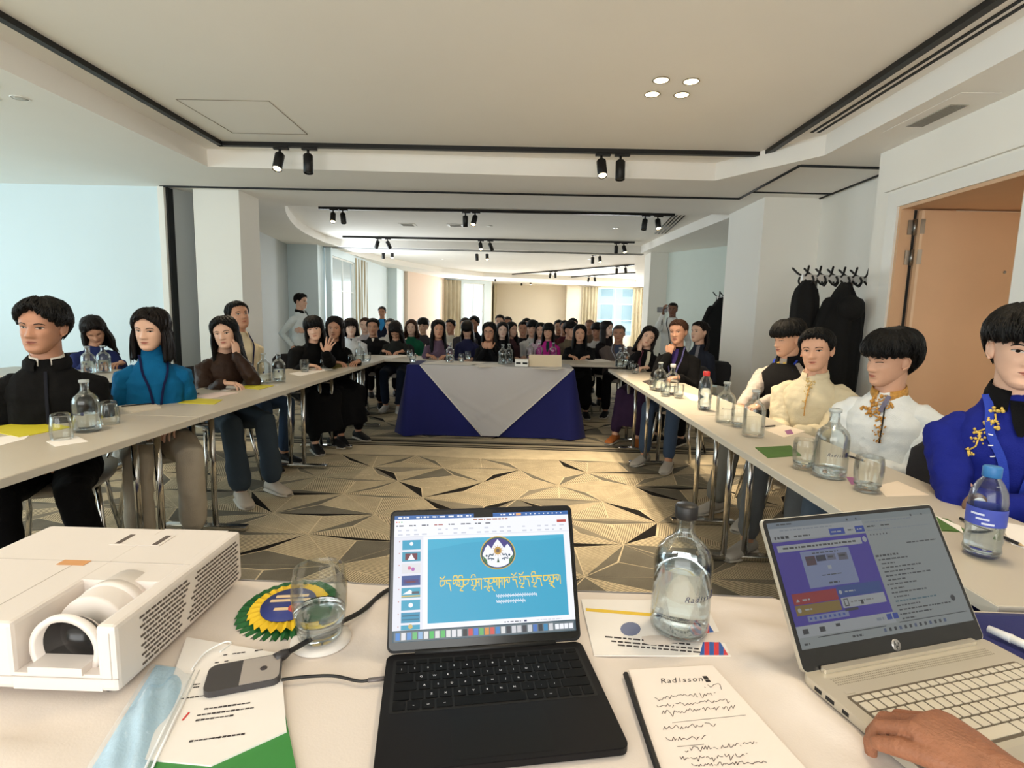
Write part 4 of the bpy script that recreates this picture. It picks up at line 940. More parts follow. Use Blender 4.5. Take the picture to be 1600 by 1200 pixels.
P = person('woman in teal blue high-neck sweater with shoulder-length dark hair', (237, 516, 2.92), 38, 8, 6, -2, .06, lod=0, hair=('part', HD), hair_kw=dict(length=.17, front=62, spread=1.0), sk='c', top=('teal_wool', (10, 92, 140)), top_name='sweater', pants=('beige_cotton', (176, 166, 150)), legw=1.1, arms=('lap', 'lap'), fem=True, girth=1.02, tw=1.12, lids=.35, feet=((-.12, .36, 0), (.12, .40, 0)), shoes=(24, 22, 22))
turtleneck(P, F_('teal_wool', (10, 92, 140)), .05); lanyard(P, F_('navy_ribbon', (22, 28, 66)), .10, .012, False); sit_on(P, 'the woman in teal')
P = person('woman in brown leather jacket resting her cheek on her hand', (352, 521, 3.72), 50, 14, 2, 8, .20, lod=0, hair=('part', HB), hair_kw=dict(length=.20, front=60), sk='c', top=('brown_leather', (52, 36, 28), .45, .12, 6, .2, 60), top_name='jacket', pants=('slate_denim', (52, 62, 72)), legw=1.15, arms=('cheek', 'table'), fem=True, girth=1.05, tw=1.1, feet=((-.14, .46, 0), (.10, .52, 0)), shoes=(186, 176, 164))
sit_on(P, 'the woman in brown leather')
P = person('man in cream shirt leaning back behind the woman in brown', (372, 494, 4.45), 62, 52, -12, 6, -.05, lod=1, hair=('short', HB), sk='b', top=('cream_cotton', (216, 204, 176)), top_name='shirt', arms=('lap', 'lap'), pants=JEANS)
lanyard(P, F_('navy_ribbon', (22, 28, 66)), .12, .013, False); collar(P, F_('cream_cotton', (216, 204, 176)), .028, .012, 1.2); sit_on(P, 'the man in the cream shirt')
P = person('woman in black with full bangs holding up an open hand', (491, 514, 5.05), 45, 16, 4, 10, .26, side=-.10, lod=1, hair=('bangs', HB), hair_kw=dict(length=.24, front=62), sk='c', top=('black_wool', (9, 9, 10)), top_name='coat', fem=True, girth=1.12, tw=1.2, skirt=True, pants=('black_floral', (14, 14, 16)), pants_name='skirt',
           arms=(dict(world=True, w=at(509, 553, Y=4.80), hint=(-.5, .2, -.9), dir=(-.30, .2, 1.0), up=(-.2, -1.0, .3), hk=dict(curl=(.10, .10, .14, .2), thumb=(.9, .1), spread=.20)), 'table'))
sit_on(P, 'the woman holding up her hand')
P = person('woman in black with centre-parted hair, close beside the one holding up her hand', (523, 513, 5.42), 40, 10, 3, -2, .12, lod=1, hair=('part', HD), hair_kw=dict(length=.22, front=62), sk='b', top=('black_wool', (9, 9, 10)), top_name='coat', fem=True, skirt=True, pants=('black_floral', (14, 14, 16)), pants_name='skirt', arms=('table', 'table'))
sit_on(P, 'the woman with centre-parted hair in black')
# ---- door side, near to far
P = person('young man in royal blue sweater with arms folded, gold motif at collar', (1600, 548, 1.66), -28, -30, 4, -3, .10, lod=0, hair=('bowl', HB), hair_kw=dict(volume=1.05), sk='c', top=('royal_blue_knit', (24, 34, 122)), top_name='sweater', arms=('crossed', 'crossed'), girth=1.0, tw=1.08, pants=('navy_cotton', (18, 22, 60)))
GOLD = mat('gold_embroidery', (206, 176, 84), .5, var=.2, vscale=60, bump=.5, bscale=120)
GOLD2 = mat('copper_gold_embroidery', (186, 136, 62), .5, var=.25, vscale=60, bump=.5, bscale=120)
WHT = mat('white_print', (226, 228, 232), .6)
def motif(P, spots, m, name='embroidered_motif', r=.012):
    b = MB()
    for s, a, q in spots:
        rr = random.Random(int(s*1000+a*77))
        for _ in range(9): c = P['tp'](s+rr.uniform(-.013, .013)*q, a+rr.uniform(-.13, .13)*q, .006+rr.uniform(0, .003)); e = r*q*rr.uniform(.22, .42); b.ell(c, (e, e, e*rr.uniform(.7, 1.5)), 7, 4)
    for (s0, a0, q0), (s1, a1, q1) in zip(spots[:-1], spots[1:]): b.tube([P['tp'](s0, a0, .007), P['tp']((s0+s1)/2, (a0+a1)/2+.05, .008), P['tp'](s1, a1, .007)], r*.22, 6)
    return b.build(name, m, P['o'])
collar(P, F_('black_collar', (12, 12, 14)), .045, .012, 1.14, 'collar', .4); vee(P, F_('black_collar', (12, 12, 14)), .035, .10, 'neck_placket'); lanyard(P, F_('blue_ribbon', (42, 62, 160)), .08, .022, False)
motif(P, [(.455, -.62, 1.5), (.43, -.52, 1.3), (.40, -.66, 1.0), (.375, -.60, .9), (.34, -.72, .8), (.31, -.78, .7)], GOLD)
for s in (-1, 1):
    for q in range(9): strip(P, [(.40-q*.03, s*(.44-q*.045)), (.397-q*.03, s*(.436-q*.045))], .012, WHT, 'lanyard_lettering', .013)
E_, Wp, pd = P['wr'][1]; c = E_+(Wp-E_)*.16+np.array([.01, .050, .034]); b = MB(); b.lathe([(.034, -.004), (.034, .004), (.026, .008), (.002, .009)], 22); b.move(frame_m(c, (0, .2, 1), (-.35, .75, .55))@Rx(0)); bd = b.build('round_badge', mat('badge_bronze', (120, 92, 74), .5), P['o'])
b = MB(); b.lathe([(.024, .0075), (.026, .0095), (.020, .0095)], 22); b.lathe([(.012, .009), (.013, .011), (.002, .0115)], 14); b.move(frame_m(c, (0, .2, 1), (-.35, .75, .55))); b.build('badge_emblem', WHT, bd)
sit_on(P, 'the young man in royal blue')
P = person('young man in white shirt with bowl-cut black hair, eyes lowered', (1392, 563, 2.42), -50, -84, 8, -4, .14, lod=0, hair=('bowl', HB), hair_kw=dict(volume=1.12), sk='a', top=('white_cotton', (220, 225, 228)), top_name='shirt', pants=('blue_grey_denim', (84, 98, 116)), arms=(dict(w=(-.02, .30, .66)), dict(w=(.05, .28, .64))), girth=1.06, tw=1.05, lids=.85, feet=((-.12, .52, 0), (.12, .48, 0)), shoes=(150, 146, 140))
collar(P, GOLD2, .034, .008, 1.16, 'embroidered_collar', .35); motif(P, [(.48, .1, 1.5), (.455, -.28, 1.6), (.45, .2, 1.4), (.43, -.1, 1.6), (.42, -.40, 1.5), (.40, -.16, 1.3), (.38, .06, 1.2), (.345, .06, 1.0), (.31, .05, .9), (.27, .05, .8)], GOLD2)
strip(P, [(.50, .30), (.46, .12), (.42, .02)], .018, F_('grey_tab', (110, 108, 128)), 'collar_tab', .016); strip(P, [(.46, .14), (.36, .12), (.26, .10)], .006, F_('dark_piping', (40, 36, 34)), 'placket_piping', .013); sit_on(P, 'the young man in the white shirt')
P = person('young man in cream shirt with round face, slouching between vest and white shirt', (1276, 548, 3.10), -46, -42, 2, 4, .02, lod=0, hair=('short', HB), hair_kw=dict(volume=1.3), sk='a', top=('cream_linen', (208, 197, 170)), top_name='shirt', pants=('grey_denim', (104, 108, 112)), arms=(dict(w=(-.05, .36, .69)), dict(w=(.03, .34, .66))), girth=1.08, tw=1.08, feet=((-.14, .55, 0), (.10, .52, 0)), shoes=(170, 166, 160), hs=1.02)
collar(P, F_('cream_linen', (208, 197, 170)), .036, .008, 1.16, 'collar', .35); motif(P, [(.475, -.15, 1.0), (.46, .15, 1.1), (.435, .02, 1.1), (.41, .0, .8), (.38, .01, .7), (.34, .01, .6), (.29, .0, .5)], mat('pale_gold_embroidery', (196, 172, 116), .5, var=.2, vscale=60), r=.011); strip(P, [(.44, .06), (.34, .05), (.24, .04)], .006, GOLD2, 'placket_piping', .012); sit_on(P, 'the slouching young man in cream')
P = person('young man in black vest with grey sleeves, head bowed', (1232, 530, 3.72), -52, -78, 10, 0, .0, lod=0, hair=('bowl', HB), hair_kw=dict(volume=.95), sk='a', top=('grey_shirt', (178, 168, 160)), top_name='shirt', pants=GRY, arms=(dict(w=(-.06, .46, .74)), dict(w=(.06, .44, .72))), girth=1.05, lids=.75, legw=1.2, feet=((-.14, .62, 0), (.12, .56, 0)), shoes=(182, 178, 172))
def vest(P, m):
    R = []
    for s in np.linspace(-.08, .475, 14):
        R.append([P['tp'](s, a, .014) for a in np.linspace(-1.12 if s < .38 else -.95, 1.12 if s < .38 else .95, 16)])
    b = MB(); b.loft(R, closed=False); R2 = [[P['tp'](s, PI+a, .014) for a in np.linspace(-1.1, 1.1, 14)] for s in np.linspace(-.08, .48, 10)]; b.loft(R2, closed=False); return b.build('vest', m, P['o'])
vest(P, F_('black_vest', (16, 15, 16))); collar(P, F_('black_vest', (16, 15, 16)), .045, .010, 1.2, 'vest_collar', .4); lanyard(P, F_('blue_ribbon', (42, 62, 160)), .06, .014, False); motif(P, [(.475, -.30, 1.0), (.46, -.1, .8), (.48, .2, .8)], GOLD, r=.012); sit_on(P, 'the young man in the black vest')
P = person('woman in black blazer with pulled-back hair, knuckles to her chin', (1060, 519, 4.85), -35, -38, 2, 3, .16, lod=1, hair=('pulled', HC), sk='b', top=('black_blazer', (14, 13, 14)), top_name='blazer', arms=(('table'), ('chin')), fem=True, girth=1.15, pants=JEANS, feet=((-.12, .50, 0), (.12, .44, 0)), shoes=(176, 172, 166))
vee(P, F_('violet_blouse', (52, 40, 96)), .04, .14, 'blouse'); lanyard(P, F_('violet_ribbon', (86, 84, 130)), .10, .012, False); sit_on(P, 'the woman in the black blazer')
P = person('woman with striped scarf leaning her tilted head on her hand', (1013, 527, 5.75), -25, -12, 0, -22, .12, side=-.12, lod=1, hair=('part', HD), hair_kw=dict(length=.20, front=62), sk='c', top=('black_knit', (18, 16, 18)), top_name='top', arms=('table', 'cheek'), fem=True, skirt=True, pants=('violet_pattern', (50, 34, 60)), pants_name='skirt', feet=((-.10, .55, 0), (.14, .50, 0)), shoes=(168, 100, 52))
strip(P, [(.50, .5), (.40, .35), (.25, .22), (.1, .2)], .035, F_('cream_scarf', (206, 196, 172)), 'scarf', .012); strip(P, [(.50, -.5), (.40, -.35), (.25, -.22), (.1, -.2)], .030, F_('plum_scarf', (96, 56, 70)), 'scarf', .012); sit_on(P, 'the woman leaning her head on her hand')
P = person('woman with dark curly hair in profile behind the black blazer', (1093, 519, 5.65), -55, -62, -4, 0, .05, lod=1, hair=('pulled', HD), hair_kw=dict(length=.28, front=108, wave=.02), sk='c', top=('charcoal_knit', (40, 44, 56)), top_name='sweater', arms=('lap', 'lap'), fem=True)
strip(P, [(.50, .5), (.40, .35), (.25, .25)], .04, F_('striped_scarf', (120, 118, 124)), 'scarf', .012); sit_on(P, 'the woman with dark curly hair')
# a dark jacket thrown over an empty chair back
c = place_chair(2.02, 4.25, math.radians(-60)+PI, 'empty chair with a black jacket over its back, beside the white column')
b = MB(); b.loft([[(w*math.cos(a), -.265+d*math.sin(a), z) for a in np.arange(24)*2*PI/24] for z, w, d in ((.40, .20, .045), (.50, .235, .055), (.64, .24, .058), (.76, .225, .056), (.84, .17, .048), (.885, .10, .03))])
q = b.build('black_jacket', M_coat); q.location = c.location; q.rotation_euler = c.rotation_euler; tag(q, 'black jacket draped over the empty chair back by the column', 'jacket'); grow(q, .014, 5, .025, .06)
# ---- far end of the U
def far(label, head, who, lod=1, sitkw=True, **kw):
    P = person(label, head, lod=lod, **kw)
    if lod == 2: audience_chair(P['base'][0], P['base'][1], P['rz'], ' '.join(label.replace(',', '').split()[:11]))
    else: sit_on(P, who)
    return P
P = far('woman with long straight black hair and mauve cardigan at the skirted table', (685, 515, 6.62), 'the woman in mauve', body=8, face=14, lean=.12, hair=('part', HB), hair_kw=dict(length=.30, front=56), sk='b', top=('mauve_knit', (92, 74, 92)), top_name='cardigan', arms=('table', 'table'), fem=True)
P = far('woman with glasses and hands clasped under her chin at the skirted table', (765, 519, 6.5), 'the woman with glasses', body=-4, face=-8, lean=.16, hair=('part', HB), hair_kw=dict(length=.27, front=58), sk='b', top=('black_shirt', (15, 15, 18)), top_name='shirt', arms=('chin', 'chin'), fem=True); glasses(P)
P = far('girl bending to write, long dark hair over her face, at the far cross table', (618, 521, 7.05), 'the girl bending to write', body=5, face=5, pitch=52, lean=.30, hair=('part', HD), hair_kw=dict(length=.30, front=40), sk='b', top=('dark_green_blazer', (34, 36, 34)), top_name='jacket', arms=('table', 'table'), fem=True, pants=('dark_denim', (30, 38, 52)), shoes=(206, 204, 200), feet=((-.08, .40, 0), (.10, .36, 0)))
P = far('young woman in black shirt sitting upright at the far cross table', (906, 528, 7.1), 'the young woman in the black shirt', body=-6, face=-6, lean=.08, hair=('part', HB), hair_kw=dict(length=.24, front=60), sk='a', top=('black_shirt', (15, 15, 18)), top_name='shirt', arms=('table', 'table'), fem=True, girth=1.15, skirt=True, pants=BLK, pants_name='skirt'); collar(P, F_('black_shirt', (15, 15, 18)), .02, .02, 1.3)
P = far('older man in grey-brown robe with blue shirt, arms folded at the far cross table', (967, 523, 7.25), 'the older man in grey-brown', body=-12, face=-14, lean=.05, hair=('crop', HG), sk='e', top=('taupe_wool', (94, 84, 82)), top_name='robe', arms=('crossed', 'crossed'), girth=1.22); vee(P, F_('steel_blue_shirt', (62, 72, 96)), .05, .18); lanyard(P, F_('grey_ribbon', (150, 150, 160)), .14, .012, False)
P = far('person with tousled bob and white padded jacket at the window end of the far table', (548, 522, 6.9), 'the person in the white jacket', body=22, face=24, pitch=-8, lean=-.08, hair=('bangs', HD), hair_kw=dict(length=.10, front=70, volume=1.2), sk='f', top=('white_nylon', (222, 228, 236)), top_name='jacket', arms=('lap', 'lap'), fem=True, tw=1.2, girth=1.1); collar(P, F_('white_nylon', (222, 228, 236)), .03, .02, 1.3); vee(P, F_('dark_bow', (52, 52, 60)), .018, .04, 'bow')
P = far('man in black cassock with a white collar tab, behind the white jacket', (583, 518, 7.35), 'the man in the black cassock', body=12, face=8, lean=.0, hair=('short', HB), sk='b', top=('black_cassock', (20, 20, 22)), top_name='cassock', arms=('lap', 'lap'), girth=1.1); vee(P, F_('white_shirt', (222, 216, 206)), .022, .06, 'white_tab')
# ---- standing figures
P = person('waiter in white shirt with black collar strap standing by the window column', (470, 471, 8.3), 75, 82, 4, 0, .02, sit=False, lod=1, hair=('short', HB), sk='c', top=('white_shirt_b', (226, 236, 238)), top_name='shirt', arms=('crossed', 'down'), pants=BLK)
collar(P, F_('black_strap', (18, 18, 20)), .025, .012, 1.2, 'black_collar', .2); strip(P, [(.50, .6), (.42, .5), (.30, .42)], .02, F_('black_strap', (18, 18, 20)), 'strap', .012)
P = person('person in dark jacket and bright blue shirt standing against the far pillar', (597, 488, 10.3), 5, 5, 0, 0, .0, sit=False, lod=2, hair=('short', HB), sk='b', top=('dark_navy_jacket', (26, 32, 52)), top_name='jacket', arms=('down', 'down'), hs=.9); vee(P, F_('bright_blue', (54, 140, 204)), .07, .22)
P = person('man in white shirt filming with a phone, standing before the grey-blue wall', (1051, 484, 8.2), -20, -24, 2, 0, .02, sit=False, lod=1, hair=('crop', HB), sk='d', top=('white_shirt_c', (214, 216, 214)), top_name='shirt', arms=('down', dict(world=True, w=at(1036, 492, Y=7.95), hint=(.4, .1, -1), dir=(0, .25, 1), up=(1.0, .3, 0))), hs=.88); lanyard(P, F_('grey_strap', (84, 84, 88)), .12, .014, False); collar(P, F_('white_shirt_c', (214, 216, 214)), .025, .012, 1.2)
q = at(1035, 484, Y=7.93); b = MB(); b.box(-.075, .075, -.006, .006, -.038, .038, .004); po = empty('smartphone', q, math.radians(-20), 'black phone held up by the filming man', 'phone'); b.build('phone_body', mat('phone_black', (18, 20, 24), .25), po)
b = MB(); b.lathe([(.008, 0), (.008, .004), (.002, .005)], 12); b.move(Tr(.05, -.006, .02)@Rx(PI/2)); b.build('camera_lens', mat('phone_lens', (60, 66, 80), .1), po); b = MB(); b.tube([(0, .01, -.03), (.004, .012, -.22)], .007, 8); b.build('grip_stick', M_black, po)
# ---- audience behind the tables
AUD = [
 ('curly-haired woman in green jacket in the audience, behind the bending girl', 643, 520, 7.95, 5, 'part', HC, dict(length=.16, front=60, wave=.02, spread=1.15), 'f', (24, 92, 68), 1),
 ('pale-faced person half hidden behind the man in the cassock', 571, 511, 8.3, 10, 'short', HC, {}, 'f', (186, 182, 190), 0),
 ('balding person in white top behind the bending girl', 610, 511, 8.5, 8, 'crop', HG, {}, 'f', (220, 218, 214), 0),
 ('black-haired young man behind the curly-haired woman in green', 661, 514, 8.75, 0, 'bowl', HB, {}, 'c', (64, 58, 66), 0),
 ('young man in white hood, behind the woman in mauve', 704, 513, 9.0, -20, 'short', HB, {}, 'b', (214, 206, 190), 0),
 ('girl in dark blue looking down, between the mauve and glasses women', 730, 524, 7.7, 0, 'bangs', HD, dict(length=.24, front=62), 'c', (38, 40, 72), 1),
 ('person with grey streaked hair behind the girl in dark blue', 727, 508, 8.9, 0, 'short', HG, {}, 'c', (70, 66, 70), 0),
 ('man with thick black hair before the narrow window', 741, 506, 9.2, -10, 'swept', HB, {}, 'e', (24, 26, 34), 0),
 ('pale woman with long black hair just beside the woman with glasses', 785, 519, 7.7, 12, 'part', HB, dict(length=.26, front=60), 'f', (20, 18, 22), 1),
 ('woman in dark plaid shirt with hair over her cheek, beside the cream wall', 799, 517, 8.1, 40, 'part', HB, dict(length=.25, front=58), 'c', (72, 50, 56), 1),
 ('person whose black hair shows behind the glasses woman', 781, 503, 9.3, 0, 'short', HB, {}, 'c', (30, 30, 36), 0),
 ('person with cap of dark hair beside the cream wall, back row', 793, 505, 9.6, 0, 'crop', HB, {}, 'b', (60, 40, 44), 0),
 ('young man in white and black jacket with thick fringe, behind the pink vest', 832, 514, 8.3, -12, 'bowl', HB, {}, 'c', (206, 206, 204), 0),
 ('person half hidden behind the thick-fringed young man', 823, 509, 8.8, -5, 'short', HB, {}, 'c', (18, 18, 20), 0),
 ('girl in pale blouse half hidden beside the pink vest', 845, 519, 8.15, -4, 'part', HB, dict(length=.2, front=60), 'c', (220, 198, 214), 1),
 ('girl in bright pink vest with dark braids in the audience', 857, 520, 7.75, -8, 'bangs', HB, dict(length=.26, front=70), 'a', (186, 44, 140), 1),
 ('person in glasses at the back, just past the pink vest', 873, 511, 9.2, -4, 'short', HB, {}, 'a', (44, 44, 46), 0),
 ('person in dark red and black at the back, beside the one in glasses', 882, 512, 9.0, -8, 'short', HB, {}, 'b', (84, 36, 44), 0),
 ('person in olive jacket leaning sideways behind the young woman in black', 891, 516, 8.0, 30, 'bowl', HB, {}, 'c', (110, 100, 84), 0),
 ('black-haired person at the back, behind the olive jacket', 895, 508, 9.4, -5, 'short', HB, {}, 'c', (24, 24, 26), 0),
 ('bald man at the back beneath the curtain of the end window', 921, 510, 9.5, -12, 'crop', ('bald_stubble', (120, 92, 74)), {}, 'e', (110, 92, 80), 0),
 ('boy in black and white jacket beside the young woman in black', 933, 521, 8.2, -14, 'bowl', HB, {}, 'e', (196, 196, 196), 0),
 ('woman with long hair in profile before the end window', 948, 514, 7.9, 38, 'part', HD, dict(length=.24, front=60), 'f', (30, 26, 30), 1),
 ('person in black just visible over the shoulder of the clasped-hands woman', 817, 530, 8.6, 0, 'short', HB, {}, 'b', (36, 34, 40), 0),
]
for (lb, px, py, Y, d, hst, hc, hk, sk_, tc, fem) in AUD:
    P = far(lb, (px, py, Y), '', lod=2, body=d, face=d+random.uniform(-8, 8), lean=.05, hair=(hst, hc), hair_kw=hk, sk=sk_, top=('top_%d_%d_%d' % tc, tc), top_name='top', fem=bool(fem), pants=BLK, group='seated audience in the far room', arms=('lap', 'lap'), pitch=30 if 'looking down' in lb else 0)
    if 'pink vest with' in lb: vee(P, F_('dark_green_top', (30, 60, 52)), .03, .2, 'green_lapel'); 
    if 'glasses' in lb and 'in glasses' in lb: glasses(P)
# ================================================================ THINGS ON THE TABLES
# ---- glyph outlines for print (one evaluation for all characters)
def glyphs(chars, key, shear=0, bold=0):
    obs = []
    for c in chars:
        cu = bpy.data.curves.new('glyph', 'FONT'); cu.body = c; cu.size = 1; cu.shear = shear; cu.offset = bold; cu.resolution_u = 2; obs.append((c, link('glyph', cu)))
    bpy.context.view_layer.update(); dg = bpy.context.evaluated_depsgraph_get(); G = {}
    for c, ob in obs:
        me = bpy.data.meshes.new_from_object(ob.evaluated_get(dg)); V = np.array([v.co[:] for v in me.vertices]) if len(me.vertices) else np.zeros((0, 3)); F = [tuple(p.vertices) for p in me.polygons]
        G[c] = (V, F, (V[:, 0].max() if len(V) else .25)); bpy.data.meshes.remove(me)
    for c, ob in obs: cu = ob.data; bpy.data.objects.remove(ob); bpy.data.curves.remove(cu)
    return G
GL = glyphs('ABCDEFGHIJKLMNOPQRSTUVWXYZ0123456789abcdeilnoprstuy,./;', 'r'); GS = glyphs('Radison', 's', .35)
def text(b, s, M, size, G=GL, gap=.08, bend=None):
    x = 0
    for c in s:
        if c == ' ': x += .35; continue
        V, F, w = G[c]
        if len(V):
            Q = V*size+np.array([x*size, 0, 0])
            if bend: Q = np.array([(bend*math.sin(q[0]/bend), -bend*math.cos(q[0]/bend)-.0006, q[1]) for q in Q])
            b.add(xf(M, Q), F, False)
        x += w+gap
    return x*size
# ---- glassware
def thin_glass(name, tint=(250, 253, 252), ior=1.45, rough=.02):
    m = bpy.data.materials.new(name); m.use_nodes = True; nt = m.node_tree; nt.nodes.clear(); L = nt.links.new
    o = nt.nodes.new('ShaderNodeOutputMaterial'); mx = nt.nodes.new('ShaderNodeMixShader'); t = nt.nodes.new('ShaderNodeBsdfTransparent'); g = nt.nodes.new('ShaderNodeBsdfGlossy'); f = nt.nodes.new('ShaderNodeLayerWeight'); p = nt.nodes.new('ShaderNodeMath')
    t.inputs[0].default_value = rgb(tint); g.inputs['Roughness'].default_value = rough; f.inputs[0].default_value = .32; p.operation = 'MULTIPLY_ADD'; p.inputs[1].default_value = .5; p.inputs[2].default_value = .01
    L(f.outputs['Fresnel'], p.inputs[0]); L(p.outputs[0], mx.inputs[0]); L(t.outputs[0], mx.inputs[1]); L(g.outputs[0], mx.inputs[2]); L(mx.outputs[0], o.inputs[0]); return m
M_glass = thin_glass('clear_glass', (252, 254, 254)); M_pet = thin_glass('clear_plastic', (248, 251, 253), rough=.12)
M_water = mat('water', (240, 248, 252), .0, trans=1, ior=1.33)
M_ltxt = mat('dark_blue_print', (40, 46, 78), .5)
BOT = {}
def bottle_mesh(kind):
    if kind in BOT: return BOT[kind]
    b = MB(); n = 28
    if kind == 'glass':
        out = [(.002, .003), (.040, .002), (.046, .006), (.048, .014), (.048, .120), (.0465, .133), (.041, .146), (.030, .157), (.020, .166), (.0155, .176), (.0145, .200), (.0165, .203), (.0175, .208), (.0165, .214), (.014, .215)]
        inn = [(.012, .212), (.0125, .176), (.017, .168), (.028, .159), (.039, .147), (.0445, .133), (.046, .120), (.046, .016), (.043, .010), (.002, .009)]
    elif kind == 'pet':
        out = [(.002, .004), (.024, .002), (.030, .006), (.033, .016), (.031, .028), (.033, .040), (.031, .052), (.033, .066), (.033, .100), (.0325, .112), (.033, .122), (.030, .140), (.022, .158), (.014, .170), (.0125, .186)]
        inn = [(.011, .184), (.0125, .170), (.021, .157), (.029, .139), (.032, .122), (.032, .066), (.030, .052), (.032, .040), (.030, .028), (.032, .016), (.028, .008), (.002, .006)]
    else:
        out = [(.002, .004), (.026, .002), (.031, .006), (.034, .020), (.0385, .050), (.0395, .070), (.038, .092), (.0355, .106), (.0352, .107)]
        inn = [(.0340, .106), (.0365, .092), (.0378, .070), (.0368, .050), (.032, .021), (.029, .013), (.002, .012)]
    b.lathe(out+inn, n); me = b.build('tmp', M_glass if kind != 'pet' else M_pet); d = me.data; bpy.data.objects.remove(me); BOT[kind] = d; return d
def water_mesh(kind, fill):
    key = (kind, fill)
    if key in BOT: return BOT[key]
    b = MB()
    if kind == 'glass': pr = [(.002, .0095), (.0425, .0105), (.0455, .017), (.0455, fill), (.0445, fill+.0005), (.002, fill+.0005)]
    elif kind == 'pet': pr = [(.002, .0065), (.027, .009), (.0312, .016), (.0295, .028), (.0312, .04), (.0295, .052), (.0312, .066), (.0312, fill), (.002, fill+.0005)]
    else: pr = [(.002, .0125), (.0285, .0135), (.0315, .021), (.0345, min(fill, .036)), (.0355, fill), (.002, fill+.0005)]
    b.lathe(pr, 28); o = b.build('tmp', M_water); d = o.data; bpy.data.objects.remove(o); BOT[key] = d; return d
def bottle(x, y, z, label, kind='glass', fill=.09, cap=None, s=1.0, rz=0, sleeve=None, txt=True, group='water bottles on the tables'):
    o = empty('water_bottle', (x, y, z), rz, label, 'bottle', group); o.scale = (s, s, s)
    link('glass_body' if kind == 'glass' else 'plastic_body', bottle_mesh(kind), o)
    if fill: link('water', water_mesh(kind, fill), o)
    top = .214 if kind == 'glass' else .186; r = .0165 if kind == 'glass' else .0145
    if cap:
        c = MB(); c.lathe([(r+.001, -.014), (r+.0018, -.012), (r+.0018, .006), (r, .0085), (.002, .009)], 22); q = c.build('cap', mat('cap_%d_%d_%d' % cap, cap, .45), o); q.location = (0, 0, top-.002)
    elif kind == 'glass':
        c = MB(); c.lathe([(.0150, -.010), (.0185, -.009), (.0185, .0015), (.0145, .0025)], 20); q = c.build('lip_ring', thin_glass_lip(), o); q.location = (0, 0, top)
    if sleeve:
        c = MB(); c.lathe([(.0337, .072), (.0337, .108)], 28, cap=False); c.lathe([(.0335, .108), (.0335, .072)], 28, cap=False); q = c.build('label_wrap', mat('label_wrap_blue', sleeve, .5, var=.1, vscale=30), o)
        c = MB()
        for k in range(3): c.loft([[(.0343*math.sin(a), -.0343*math.cos(a), z_) for a in np.linspace(-.9+.3*k, -.2+.25*k, 8)] for z_ in (.098-.009*k, .094-.009*k)], closed=False)
        c.build('label_print', mat('label_print_white', (214, 220, 240), .5), q)
    if txt and kind == 'glass':
        c = MB(); text(c, 'Radison' if False else 'Radisson', Matrix.Identity(4), .0135, GS, .05, .0483); c.move(Rz(-.75)@Tr(0, 0, .075)); c.loft([[(.0489*math.sin(a), -.0489*math.cos(a), z_) for a in np.linspace(.32, .52, 5)] for z_ in (.0745, .088)], closed=False); c.build('lettering', M_ltxt, o)
    return o
def thin_glass_lip():
    return mat('glass_lip', (190, 196, 196), .12, alpha=.55)
def tumbler(x, y, z, label, fill=.035, s=1.0, upside=False):
    o = empty('tumbler', (x, y, z), 0, label, 'glass', 'tumblers on the tables'); o.scale = (s, s, s)
    g = link('glass_wall', bottle_mesh('tumbler'), o)
    if upside: g.location = (0, 0, .107); g.rotation_euler = (PI, 0, 0)
    elif fill: link('water', water_mesh('tumbler', fill), o)
    return o
M_paper = mat('paper', (232, 228, 224), .8, var=.01, vscale=20); M_yel = mat('folder_yellow_green', (196, 186, 40), .7, var=.05); M_grn = mat('folder_green', (70, 104, 46), .7, var=.08, vscale=12)
def sheet(pts, z, t, m, name, label, cat, group=None):
    P_ = [at(px, py, Z=z) for px, py in pts]; c = sum(P_, Vector())/len(P_)
    b = MB(); b.prism([(p.x-c.x, p.y-c.y) for p in P_], 0, t); o = b.build(name, m, loc=(c.x, c.y, z)); 
    return tag(o, label, cat, group)
def pen(p0, p1, z, r, c, label, tip=True, name='pencil', cat='pencil'):
    a, b_ = at(*p0, Z=z), at(*p1, Z=z); d = b_-a; L = d.length; o = empty(name, a, math.atan2(d.y, d.x), label, cat)
    b = MB(); b.tube([(0, 0, r), (L*.94, 0, r)], r, 6, sm=False); b.build('shaft', mat('pen_%d_%d_%d' % c, c, .45), o)
    if tip: b = MB(); b.tube([(L*.94, 0, r), (L, 0, r)], [r, r*.15], 8); b.build('tip', mat('pen_tip', (206, 178, 140), .6), o)
    return o
def B(px, py, z=TT): p = at(px, py, Z=z); return p.x, p.y, z
# -- window-side tables
bottle(*B(137, 674), 'glass water bottle on the nearest window-side table, in front of the black coat', fill=.075, s=1.02)
tumbler(*B(97, 686), 'tumbler beside the nearest window-side bottle, on the side of the yellow folder', 0, upside=True); tumbler(*B(172, 662), 'tumbler beside the nearest window-side bottle, on the side of the notepad', 0, upside=True)
tumbler(*B(241, 626), 'half-full tumbler in front of the teal sweater, nearer the bottle', .045); tumbler(*B(268, 624), 'half-full tumbler in front of the teal sweater, nearer the yellow folder', .04)
tumbler(*B(386, 601), 'tumbler before the woman in brown, beside her bottles', .04, .95); bottle(*B(413, 598), 'glass bottle before the woman in brown, nearer her tumbler', fill=.06); bottle(*B(436, 596), 'glass bottle before the woman in brown, farther from her tumbler', fill=.09)
tumbler(*B(476, 581), 'tumbler before the woman holding up her hand', .035); tumbler(*B(505, 575), 'tumbler turned over on papers before the woman holding up her hand', 0, .9, upside=True)
